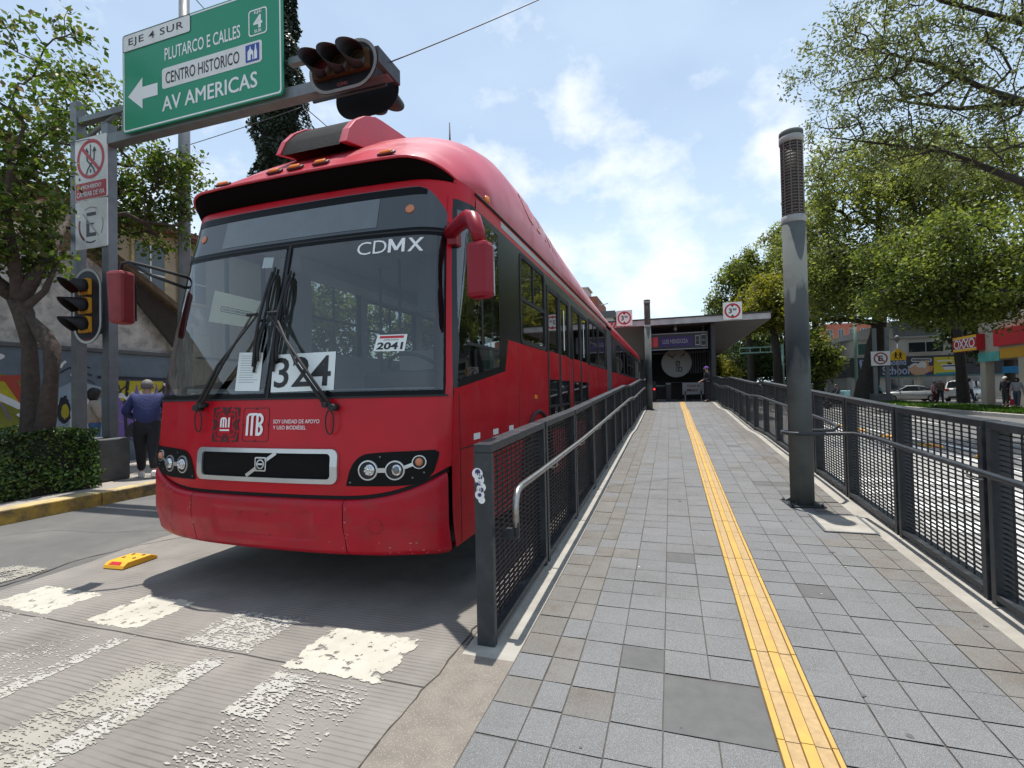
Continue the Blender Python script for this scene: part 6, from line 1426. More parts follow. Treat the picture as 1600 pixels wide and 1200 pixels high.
# height limit signs
def limit_sign(label, px, py, s):
    c = W(px, py, y=25.85); t = thing('height_limit_sign', label, 'sign', (c.x, 25.85, c.z - s / 2))
    b = MB(); b.bx(c.x - s / 2, c.x + s / 2, 25.85, 25.88, c.z - s / 2, c.z + s / 2); b.build('sign_plate', M['sign_white'], t)
    g = lambda o: (lambda u, v: (c.x + u * s, 25.85 - o, c.z + v * s))
    b = MB(); b.flat(ring2d(0, 0, .33, .43, 36), g(.003)); b.build('red_ring', M['sign_red'], t)
    b = MB(); b.flat(mv(text2d('3', .30, .17, bold=.03), -.20, -.15), g(.004)); b.flat(mv(text2d('90', .14, .20, bold=.03), .01, .0), g(.004))
    for q in (-1, 1): b.flat(poly2d([(-.09, q * .325), (.09, q * .325), (0, q * .20)]), g(.0045))
    b.build('sign_lettering', M['black_print'], t)
limit_sign('white height limit sign reading 3.90 on the striped roof edge above the bus', 975.5, 497, .80)
limit_sign('white height limit sign reading 3.90 on the plain right half of the roof', 1144.5, 485.5, .84)

# ------------------------------------------------------------------ distant buildings
def wall_block(t, x0, x1, y0, y1, z0, z1, m, name='wall'):
    b = MB(); b.bx(x0, x1, y0, y1, z0, z1); return b.build(name, m, t)
M['brick'] = mat('red_brown_brick', (.28, .10, .06), .9, var=.25, vs=1.2, dirt=(.15, .07, .05), dirt_amt=.5); M['render_grey'] = mat('grey_render', (.34, .33, .31), .9, var=.15, vs=1); M['render_pale'] = mat('pale_render', (.46, .44, .40), .9, var=.15, vs=1)
M['win_dark'] = mat('dark_window_pane', (.02, .025, .03), .08, spec=.8)
def windows(t, face, u0, u1, z0, z1, nu, nz, m, fw=.62, fh=.6, axis='y', out=-1):
    for i in range(nu):
        for j in range(nz):
            cu = u0 + (u1 - u0) * (i + .5) / nu; cz = z0 + (z1 - z0) * (j + .5) / nz; hu = (u1 - u0) / nu * fw / 2; hz = (z1 - z0) / nz * fh / 2
            P = (lambda u, v, d: (u, face + out * d, v)) if axis == 'y' else (lambda u, v, d: (face + out * d, u, v))
            b = MB(); b.prism([(cu - hu, cz - hz), (cu + hu, cz - hz), (cu + hu, cz + hz), (cu - hu, cz + hz)], P, .003, .06); w_ = b.build('window', M['render_pale'], t)
            b = MB(); e = .06; b.prism([(cu - hu + e, cz - hz + e), (cu - .03, cz - hz + e), (cu - .03, cz + hz - e), (cu - hu + e, cz + hz - e)], P, .062, .066); b.prism([(cu + .03, cz - hz + e), (cu + hu - e, cz - hz + e), (cu + hu - e, cz + hz - e), (cu + .03, cz + hz - e)], P, .062, .066); b.build('pane', m, w_)
# brick tower seen between the bus roof and the station roof
p0, p1 = W(905, 470, y=75), W(932, 455, y=75)
bt_ = thing('brick_building', 'red brown brick apartment tower with pale rooftop tank behind the bus roof', 'building', (p0.x, 78, 0))
xr = W(933, 470, y=75).x; wall_block(bt_, xr - 9, xr, 75, 86, 0, W(915, 464, y=75).z, M['brick']); windows(bt_, 75, xr - 8.6, xr - .4, 4, W(915, 466, y=75).z - .6, 4, 4, M['win_dark'])
b = MB(); zz = W(915, 464, y=75).z; b.bx(xr - 6, xr - 1.6, 76, 80, zz, zz + 1.5); b.bx(xr - 6.2, xr - 1.4, 75.8, 80.2, zz + 1.5, zz + 1.7); b.build('rooftop_tank', M['render_pale'], bt_)
b = MB(); b.tube([(xr - .5, 75.3, zz - 1.5), (xr + 1.6, 75.3, zz - 1.2)], .06, 6); b.build('pipe', M['galv'], bt_)
p = W(935, 492, y=70)
lb = thing('low_building', 'low building with dark flat roof and pale parapet behind the station roof', 'building', (p.x, 72, 0))
xa, xb = W(925, 492, y=70).x, W(958, 495, y=70).x; za = W(940, 497, y=70).z
wall_block(lb, xa, xb, 70, 80, 0, za, M['render_pale']); b = MB(); b.bx(xa - .2, xb + .3, 69.6, 80, za, za + .9); b.build('roof', M['conc_dark'], lb); windows(lb, 70, xa + .3, xb - .3, 3, za - .5, 2, 3, M['win_dark'])
# grey corner building with the painted sign band, beyond the side street
fb = thing('corner_building', 'grey two storey corner building with dark painted sign band behind the big tree', 'building', (24, 60, .15))
X0, X1, Y0, Y1 = 17.45, 31.0, 58.0, 84.0
wall_block(fb, X0, X1, Y0, Y1, .15, 6.1, mat('grey_building_wall', (.42, .40, .36), .9, var=.15, vs=.8, dirt=(.2, .18, .16), dirt_amt=.5, dirt_s=.5))
b = MB(); b.bx(X0 - .12, X1, Y0 - .12, Y0 - .003, 2.40, 4.30); b.bx(X0 - .12, X0 - .003, Y0, Y1, 2.40, 4.30); b.build('sign_band', mat('charcoal_sign_band', (.035, .037, .045), .7, var=.1), fb)
b = MB(); b.bx(X0 - .05, X1, Y0 - .2, Y0 - .121, 2.28, 2.399); b.build('band_edge', mat('teal_band_edge', (.03, .14, .18), .6), fb)
b = MB(); b.bx(X1 - 9.8, X1, Y0 + .3, Y1, 6.1, 7.9); b.build('upper_block', M['conc_dark'], fb); b = MB(); b.bx(X0 - .15, X1 + .1, Y0 - .15, Y1, 6.101, 6.25); b.build('parapet', M['render_grey'], fb)
FB = lambda o: (lambda u, v: (u, Y0 - .12 - o, v)); px2 = lambda px, py: (W(px, py, y=Y0 - .12).x, W(px, py, y=Y0 - .12).z)
def fpoly(b, pts, o, mi=0): b.flat(poly2d([px2(*q) for q in pts]), FB(o), mi)
b = MB(); b.flat(stroke2d([px2(1344, 564), px2(1347, 577), px2(1355, 584)], .22), FB(.004)); b.flat(stroke2d([px2(1349, 566), px2(1351, 575), px2(1357, 581)], .16), FB(.004)); b.flat(stroke2d([px2(1354, 567), px2(1355, 573), px2(1359, 577)], .12), FB(.004)); b.flat(stroke2d([px2(1343, 563.3), px2(1360, 563.3)], .12), FB(.005))
sp_ = mat('pale_blue_print', (.30, .38, .60), .6); 
x_, z_ = px2(1389, 571); b.flat(mv(text2d('Sound', .62, px2(1416, 571)[0] - x_, bold=.02), x_, z_), FB(.004)); x_, z_ = px2(1379, 586); b.flat(mv(text2d('School', .85, px2(1421, 586)[0] - x_, bold=.02), x_, z_), FB(.004)); b.build('band_lettering', sp_, fb)
mc = [mat('mural_orange', (.50, .22, .05), .7), mat('mural_tan', (.48, .30, .20), .7), mat('mural_navy', (.03, .035, .13), .7), mat('mural_yellow', (.50, .42, .03), .7), mat('mural_white', (.55, .55, .55), .7), mat('mural_teal', (.03, .25, .28), .7)]
b = MB(); fpoly(b, [(1424, 560), (1456, 560), (1456, 585), (1424, 585)], .004, 2); r_ = random.Random(5)
for k in range(16): cx, cz = px2(1428 + r_.uniform(0, 25), 566 + r_.uniform(0, 16)); b.flat(poly2d([(cx + .45 * math.cos(a) * r_.uniform(.6, 1.2), cz + .38 * math.sin(a) * r_.uniform(.6, 1.2)) for a in np.linspace(0, 2 * math.pi, 10)[:-1]]), FB(.006 + .001 * k), r_.choice([0, 1, 1, 4, 0, 3]))
for k in range(6): cx, cz = px2(1427 + k * 5, 562.5); b.flat(ring2d(cx, cz, .10, .2, 10), FB(.03), 4)
fpoly(b, [(1459, 558), (1500, 557), (1500, 583), (1459, 585)], .004, 3); fpoly(b, [(1464, 563), (1488, 562), (1488, 564), (1464, 565)], .006, 4); fpoly(b, [(1470, 569), (1494, 568), (1496, 577), (1476, 578)], .006, 4); fpoly(b, [(1472, 571), (1492, 570), (1493, 572), (1473, 573)], .008, 2); fpoly(b, [(1462, 583), (1500, 580), (1500, 584), (1462, 586)], .008, 5)
b.build('mural', mc, fb)
b = MB(); G_ = lambda o: (lambda u, v: (X0 - .12 - o, u, v)); b.flat(rect2d(62, 66.5, 2.5, 4.2), G_(.004), 0); b.flat(rect2d(66.6, 69, 2.5, 4.2), G_(.004), 2)
b.build('side_mural', mc, fb)
windows(fb, Y0, 17.9, 20.4, 4.4, 5.9, 1, 1, mat('green_window_pane', (.04, .10, .085), .15), .9, .8); windows(fb, Y0, 21.8, 29.5, 4.4, 5.9, 2, 1, M['win_dark'], .75, .72); windows(fb, Y0, 20.4, 28.2, .5, 2.25, 3, 1, M['win_dark'], .78, .9); windows(fb, X0, 60, 80, 4.4, 5.9, 5, 1, M['win_dark'], .6, .7, axis='x'); windows(fb, X0, 66, 74, .5, 2.6, 2, 1, M['win_dark'], .3, 1.0, axis='x')
# red brick flats further back
ab = thing('apartment_building', 'red brick apartment block with white window bays far behind the trees', 'building', (26, 110, 0))
xa, xb = W(1285, 530, y=112).x, W(1362, 530, y=112).x; wall_block(ab, xa, xb, 112, 124, 0, W(1300, 506, y=112).z, mat('orange_red_brick', (.36, .12, .08), .9, var=.2, vs=.8)); zt_ = W(1300, 506, y=112).z; windows(ab, 112, xa + .4, xb - .4, zt_ - 9, zt_ - .6, 4, 3, M['win_dark'], .55, .62)
# convenience store
ox = thing('corner_shop', 'beige corner shop with red sign boxes and yellow fascia at the right edge', 'shop', (20, 38, .15))
OX0, OY0, OY1 = 18.9, 27.0, 39.3; M['beige'] = mat('beige_shop_render', (.42, .37, .30), .9, var=.1, vs=.8)
b = MB(); b.bx(OX0, OX0 + 9, OY0, OY1, 2.95, 5.3); b.bx(OX0 + 1.2, OX0 + 9, OY0, OY1 - .5, 5.3, 6.9); b.bx(OX0 + 2.6, OX0 + 9, OY0, OY1, .15, 2.95); b.build('wall', M['beige'], ox)
for y in (OY1 - .35, 35.3, 32.0, 29): b = MB(); b.bx(OX0, OX0 + .45, y - .28, y + .28, .15, 2.949); b.build('pillar', M['beige'], ox)
b = MB()
for y0, y1 in ((35.6, 38.6), (32.3, 35.0), (29.3, 31.7)): b.bx(OX0 + 1.9, OX0 + 1.96, y0, y1, .2, 2.8)
b.build('shop_front_glass', M['win_dark'], ox)
b = MB(); b.bx(OX0 - .06, OX0 - .003, OY0, 37.1, 2.96, 3.55); b.build('yellow_fascia', mat('shop_yellow', (.62, .32, .02), .5), ox)
b = MB(); b.bx(OX0 - .06, OX0 - .003, 37.15, OY1, 2.85, 3.42); b.build('teal_banner', mat('shop_teal', (.10, .38, .34), .6, var=.3, vs=3), ox)
b = MB(); b.bx(OX0 - .25, OX0 - .003, OY0, 37.3, 3.70, 4.70); b.build('red_sign_box', M['sign_red'], ox)
so = thing('shop_sign', 'red and yellow shop sign box with white lettering on the shop corner', 'sign', (OX0 - .3, 39.5, 3.6))
b = MB(); b.bx(OX0 - .45, OX0 - .003, 38.6, 41.35, 3.62, 4.62); b.build('sign_box', M['sign_red'], so)
sf = lambda o: (lambda u, v: (OX0 - .45 - o, 41.35 - u, 3.62 + v))
b = MB(); b.flat(rect2d(.05, 2.75, .02, .15), sf(.004)); b.flat(rect2d(.05, 2.75, .85, .98), sf(.004)); b.build('yellow_bands', M['sign_yellow'], so)
b = MB(); 
for u0 in (.18, 1.92): b.flat(band2d([(u0 + .32 + .32 * math.cos(a), .5 + .30 * math.sin(a)) for a in np.linspace(0, 2 * math.pi, 25)[:-1]], [(u0 + .32 + .22 * math.cos(a), .5 + .20 * math.sin(a)) for a in np.linspace(0, 2 * math.pi, 25)[:-1]]), sf(.004))
for u0 in (.82, 1.36): b.flat(stroke2d([(u0, .22), (u0 + .52, .80)], .10), sf(.004)); b.flat(stroke2d([(u0, .80), (u0 + .52, .22)], .10), sf(.005))
b.flat(rect2d(.05, 2.75, .155, .185), sf(.0045)); b.flat(rect2d(.05, 2.75, .815, .845), sf(.0045)); b.build('sign_lettering', M['white_print'], so)
fr_ = thing('drinks_fridge', 'red drinks fridge with blue top display inside the shop doorway', 'fridge', (OX0 + 1.2, 37.6, .15))
b = MB(); b.bx(OX0 + .8, OX0 + 1.6, 37.2, 38.0, .15, 1.5); b.build('cabinet', M['sign_red'], fr_); b = MB(); b.bx(OX0 + .78, OX0 + .799, 37.35, 37.85, .5, 1.0); b.build('label_panel', M['paper'], fr_)
b = MB(); b.bx(OX0 + .7, OX0 + .9, 36.0, 38.4, 2.1, 2.5); b.build('display', mat('shop_blue', (.03, .25, .55), .5), fr_)
# street signs, crossing planter
pl = thing('signal_planter', 'dark concrete planter with two posts and a no parking sign beside the far kerb tree', 'planter', (15.8, 45.2, .15))
a, c = W(1366, 630, y=44.6), W(1395, 630, y=44.6); zt_ = W(1380, 615, y=44.6).z
b = MB(); b.bx(a.x, c.x, 44.6, 45.5, .15, zt_); b.build('box', M['conc_dark'], pl)
b = MB(); xa, xb = W(1367, 560, y=45).x, W(1386, 560, y=45).x
for x in (xa, xb): b.bx(x - .12, x + .12, 44.9, 45.1, zt_, W(1370, 513, y=45).z)
b.build('posts', M['galv'], pl)
c = W(1376, 560, y=44.7); s = .62
ns = thing('road_sign', 'white no parking sign with crossed letter E on the far planter posts', 'sign', (c.x, 44.7, c.z - s))
b = MB(); b.bx(c.x - s, c.x + s, 44.7, 44.74, c.z - s * .88, c.z + s * .88); b.build('sign_plate', M['sign_white'], ns); g = lambda o: (lambda u, v: (c.x + u, 44.7 - o, c.z + v))
b = MB(); b.flat(ring2d(0, 0, .36, .47, 28), g(.003)); b.flat(stroke2d([(-.30, .30), (.30, -.30)], .09), g(.005)); b.build('ring', M['faded_red'], ns)
b = MB(); b.flat(mv(text2d('E', .42, .32, bold=.03), -.16, -.21), g(.003)); b.build('letter', M['black_print'], ns)
c = W(1403, 555, y=52); ys_ = thing('school_crossing_sign', 'yellow five sided children crossing sign on a thin post above the silver car', 'sign', (c.x, 52, .15))
b = MB(); b.prism([(-.6, -.45), (.6, -.45), (.6, .05), (0, .62), (-.6, .05)], lambda u, v, d: (c.x + u, 52 + d, c.z + v), 0, .03); b.build('sign_plate', M['sign_yellow'], ys_)
b = MB(); g = lambda u, v: (c.x + u, 51.995, c.z + v)
for x in (-.16, .18): b.flat(disc2d(x, .20, .08, 10), g); b.flat(stroke2d([(x, .14), (x, -.12)], .12), g); b.flat(stroke2d([(x, -.1), (x - .12, -.34)], .07), g); b.flat(stroke2d([(x, -.1), (x + .12, -.34)], .07), g); b.flat(stroke2d([(x - .16, .0), (x + .16, .06)], .06), g)
b.build('figures', M['black_print'], ys_); b = MB(); b.tube([(c.x, 52.06, 0), (c.x, 52.06, c.z + 1.4)], .05, 6); b.ell((c.x, 52.06, c.z + 1.5), (.22, .15, .28), 0, 10, 6); b.build('post', M['galv'], ys_)
def gantry(label, x0, x1, y, z0, z1, post):
    t = thing('truss_gantry', label, 'gantry', (x1, y, 0)); b = MB(); e = .07
    for z in (z0, z1): b.bx(x0, x1, y - e, y + e, z - e, z + e)
    n = max(3, int((x1 - x0) / 1.0))
    for k in range(n + 1): x = x0 + (x1 - x0) * k / n; b.bx(x - .04, x + .04, y - .04, y + .04, z0 + e, z1 - e)
    b.build('truss', M['gantry_green'], t); b = MB(); b.tube([(post, y, 0), (post, y, z1 + .2)], .12, 8); b.build('post', M['gantry_green'], t)
M['gantry_green'] = mat('pale_green_steel', (.20, .34, .28), .6)
a, c = W(1156, 552, y=58), W(1221, 545, y=58); gantry('pale green truss arm over the roadway in front of dark trees', a.x, c.x, 58, a.z, a.z + .55, c.x + .1)
a, c = W(1262, 495, y=50), W(1312, 489, y=50); gantry('pale green truss arm high beside the lamp column', a.x, c.x + 1.0, 50, a.z, a.z + .5, c.x + 1.1)
c = W(1217, 577, y=52); t = thing('street_sign', 'small grey square sign on a dark post left of the lamp column', 'sign', (c.x, 52, 0))
b = MB(); b.bx(c.x - .35, c.x + .35, 52, 52.03, c.z - .35, c.z + .35); b.build('sign_plate', M['render_grey'], t); b = MB(); b.bx(c.x - .04, c.x + .04, 52.031, 52.09, 0, c.z + .35); b.build('post', M['st_dark'], t)
# grass on the far verge
sheet('verge_soil', 14.0, 16.9, 20, 46, .158, mat('verge_soil', (.10, .085, .05), .95, var=.3, vs=2))
r = np.random.default_rng(9); n = 26000; P = np.stack([r.uniform(14.0, 16.8, n), r.uniform(22, 45.8, n), np.full(n, .21)], 1); keep = (np.sin(P[:, 1] * 1.3) + np.sin(P[:, 0] * 3 + P[:, 1] * .6) + r.normal(0, .6, n)) > -.5; P = P[keep]; P[:, 2] += r.uniform(-.03, .06, len(P))
M['grass'] = leafmat('verge_grass', [(.03, .07, .01), (.06, .13, .015), (.10, .17, .03)], .2)
gr_ = leaves_mesh('grass', P, np.tile(np.array([[0., .6, .7]]), (len(P), 1)), .22, M['grass'], None, .3, 2); gr_['kind'] = 'stuff'

# ------------------------------------------------------------------ cars
def car(label, loc, rz, paintm, kind='sedan', group=None):
    """length along x, front at +x."""
    t = thing('parked_car', label, 'car', loc, rz, group)
    if kind == 'sedan':
        L, HW = 4.5, .86; body = [(-2.25, .45, .80, .70), (-2.15, .30, .93, .80), (-1.6, .22, .98, .85), (-.7, .20, .95, .86), (.6, .20, .93, .86), (1.4, .22, .88, .84), (2.0, .28, .76, .78), (2.25, .40, .62, .66)]
        roof = [(-1.75, .98, .70), (-1.0, 1.36, .60), (-.5, 1.45, .59), (.2, 1.44, .60), (1.15, .92, .72)]
    else:
        L, HW = 4.6, .92; body = [(-2.3, .50, 1.05, .80), (-2.22, .38, 1.15, .88), (-1.5, .30, 1.16, .92), (0, .28, 1.14, .92), (1.0, .28, 1.12, .92), (1.9, .32, 1.02, .88), (2.25, .40, .90, .80), (2.32, .5, .75, .7)]
        roof = [(-2.22, 1.15, .80), (-2.05, 1.70, .70), (-1.0, 1.80, .70), (.3, 1.76, .69), (1.15, 1.13, .80)]
    b = MB(); rows = []
    for x, z0, z1, w in body:
        zm = z0 + (z1 - z0) * .55; rows.append([(x, -w * .9, z0), (x, -w * 1.0, z0 + .08), (x, -w * 1.02, zm), (x, -w * .95, z1 - .03), (x, -w * .80, z1), (x, w * .80, z1), (x, w * .95, z1 - .03), (x, w * 1.02, zm), (x, w, z0 + .08), (x, w * .9, z0)])
    b.grid(rows, closed=True); b.add(rows[0], [tuple(range(10))]); b.add(rows[-1], [tuple(range(9, -1, -1))])
    rr = [[(x, -w - (.05 if z < 1.2 else 0), z - (.04 if z < 1.2 else .06)), (x, -w * .8, z), (x, w * .8, z), (x, w + (.05 if z < 1.2 else 0), z - (.04 if z < 1.2 else .06))] for x, z, w in roof]
    b.grid(rr); b.build('body', paintm, t, local=True)
    # glass: four side panes and two screens
    zb = body[3][2]; g = MB()
    def low(x): return float(np.interp(x, [q[0] for q in body], [q[2] for q in body])) + .02
    def hi(x): return float(np.interp(x, [q[0] for q in roof], [q[1] for q in roof])) - .09
    def wd(x): return float(np.interp(x, [q[0] for q in roof], [q[2] for q in roof]))
    xs = np.linspace(roof[0][0] + .18, roof[-1][0] - .2, 12)
    for s in (-1, 1):
        up = [(x, s * (wd(x) + .025), max(hi(x), low(x) + .005)) for x in xs]; dn = [(x, s * (HW * .87), low(x)) for x in xs]; g.grid([dn, up], smooth=False)
        for k in (5,): g.box((xs[k], s * (HW * .84), (low(xs[k]) + hi(xs[k])) / 2), (.07, .06, hi(xs[k]) - low(xs[k])), 1)
    for (xa, za, wa), (xb, zb_, wb) in ((roof[-1], roof[-2]), (roof[0], roof[1])):
        q = lambda f: (xa + (xb - xa) * f + (.02 if xa > xb else -.02), za + (zb_ - za) * f + .012, (wa + (wb - wa) * f) * .88)
        a_, c_ = q(.08), q(.92); g.add([(a_[0], -a_[2], a_[1]), (a_[0], a_[2], a_[1]), (c_[0], c_[2], c_[1]), (c_[0], -c_[2], c_[1])], [(0, 1, 2, 3)], 0)
    g.build('windows', [M['win_dark'], M['rubber']], t, local=True)
    R = .32 if kind == 'sedan' else .37
    for x in (-1.42, 1.38):
        for s in (-1, 1):
            w = MB(); c = (x, s * (HW - .08), R); w.lathe([(R * .62, -.10), (R * .95, -.10), (R, -.06), (R, .06), (R * .95, .10), (R * .62, .10)], c, 20, axis='y'); wh = w.build('wheel', M['tyre'], t, local=True)
            w = MB(); w.lathe([(R * .63, s * .06), (R * .60, s * .105), (R * .2, s * .09), (.001, s * .11)], c, 16, axis='y')
            for k in range(5): an = k * 2 * math.pi / 5; w.box((c[0] + math.cos(an) * R * .38, c[1] + s * .10, c[2] + math.sin(an) * R * .38), (R * .45, .02, .05), M=Matrix.Rotation(-an, 3, 'Y'))
            w.build('rim', M['chrome'], wh, local=True)
    for s in (-1, 1):
        w = MB(); w.box((body[-2][0] + .08, s * .60, body[-2][2] - .12), (.20, .30, .14), rz=-s * .3); w.build('headlight', M['lens'], t, local=True, bevel=.03)
        w = MB(); w.box((body[1][0] - .03, s * .66, body[1][2] - .14), (.14, .26, .20)); w.build('tail_light', M['sign_red'], t, local=True, bevel=.03)
        w = MB(); w.box((.72, s * (HW + .08), zb + .06), (.10, .16, .11)); w.build('wing_mirror', paintm, t, local=True, bevel=.03)
        w = MB(); w.box((-.15, s * (HW * 1.01), zb - .10), (.16, .03, .03)); w.box((-1.0, s * (HW * 1.01), zb - .10), (.16, .03, .03)); w.build('door_handle', M['chrome'], t, local=True)
    w = MB(); w.bx(body[-1][0] - .05, body[-1][0] + .03, -.62, .62, .30, .42); w.bx(body[0][0] - .03, body[0][0] + .05, -.62, .62, .36, .50); w.build('bumper', M['rubber'], t, local=True, bevel=.02)
    w = MB(); w.bx(body[0][0] - .05, body[0][0] - .031, -.25, .25, .62, .74); w.build('number_plate', M['paper'], t, local=True)
    return t
c = W(1419, 627.5, z=.0); car('silver four door sedan parked behind the far planter', (c.x, c.y, .005), math.radians(176), mat('silver_car_paint', (.42, .44, .44), .3, metal=.6, coat=.5))
c = W(1497, 623, y=50); car('white estate car standing between the corner building and the shop pillar', (c.x + .6, 50, .005), math.radians(52), mat('white_car_paint', (.62, .62, .60), .3, coat=.5), 'suv')

# ------------------------------------------------------------------ people on the far side
def far(px, py, z, **k): p = W(px, py, z=z); return (p.x, p.y, z)
p = W(1461, 631, y=40.3); person('woman in a pink top and maroon trousers waiting on the far pavement', (p.x, 40.3, .155), math.radians(20), 1.55, C_pink, C_maroon, M['shoe_white'], M['hair'], 'stand', fem=True)
p = W(1466, 631, y=39.9); person('person in dark clothes and a pale cap beside the woman in pink', (p.x + .12, 39.9, .155), math.radians(-10), 1.70, C_brown, C_black, M['shoe_black'], M['hair'], 'walk', hat=C_beige)
p = W(1516, 627, y=42.5); person('man in a white shirt and grey jeans walking past the white car', (p.x, 42.5, .155), math.radians(15), 1.72, C_white, C_jeans, M['shoe_black'], M['hair'], 'walk', stout=1.1)
p = W(1572, 634, y=36); person('man in black jacket and white cap standing at the shop door', (p.x, 36, .155), math.radians(-60), 1.72, C_black, C_black, M['shoe_black'], M['hair'], 'stand', hat=C_white)
p = W(1590, 639, y=33); person('woman in a grey top and dark jeans walking near the shop at the frame edge', (p.x, 33, .155), math.radians(-40), 1.62, C_grey, C_jeans, M['shoe_black'], M['hair'], 'walk', fem=True, longhair=True)
p = W(1377, 625, y=46.2); person('person in a pale cyan shirt bending behind the far planter', (p.x, 46.2, .155), math.radians(-80), 1.62, C_cyan, C_jeans, M['shoe_black'], M['hair'], 'stand', lean=.45)
# rider on a small motorcycle in the roadway
p = W(1307, 625, y=38)
mo = thing('motorcycle', 'small dark motorcycle with a pale green box in the far roadway', 'motorcycle', (p.x, 38.0, .005), math.radians(-70))
for y in (-.62, .62):
    b = MB(); b.lathe([(.20, -.04), (.27, -.045), (.30, -.02), (.30, .02), (.27, .045), (.20, .04)], (0, y, .30), 18, axis='x'); w_ = b.build('wheel', M['tyre'], mo, local=True); b = MB(); b.lathe([(.20, -.02), (.05, -.03), (.05, .03), (.20, .02)], (0, y, .30), 14, axis='x'); b.build('rim', M['chrome'], w_, local=True)
b = MB(); b.ell((0, -.12, .72), (.14, .28, .13), 0, 12, 8); b.box((0, .0, .45), (.24, .50, .30)); b.tube([(0, -.62, .30), (0, -.42, .85), (0, -.38, .98)], .035, 8); b.tube([(-.32, -.30, 1.0), (0, -.40, .98), (.32, -.30, 1.0)], .018, 6); b.tube([(0, .62, .30), (0, .1, .45)], .04, 6); b.build('frame', M['st_dark'], mo, local=True, bevel=.02)
b = MB(); b.box((0, .28, .80), (.24, .55, .10)); b.build('saddle', M['rubber'], mo, local=True, bevel=.03)
b = MB(); b.box((0, .62, 1.02), (.42, .40, .36)); b.build('box', C_cyan, mo, local=True, bevel=.03)
rd = person('motorcycle rider with black helmet in the far roadway', (p.x, 38.0, -.02), math.radians(-70), 1.66, C_black, C_jeans, M['shoe_black'], None, 'sit', hat=M['shoe_black'], arms={'l': ((-.26, -.18, 1.10), (-.28, -.36, 1.02)), 'r': ((.26, -.18, 1.10), (.28, -.36, 1.02))})
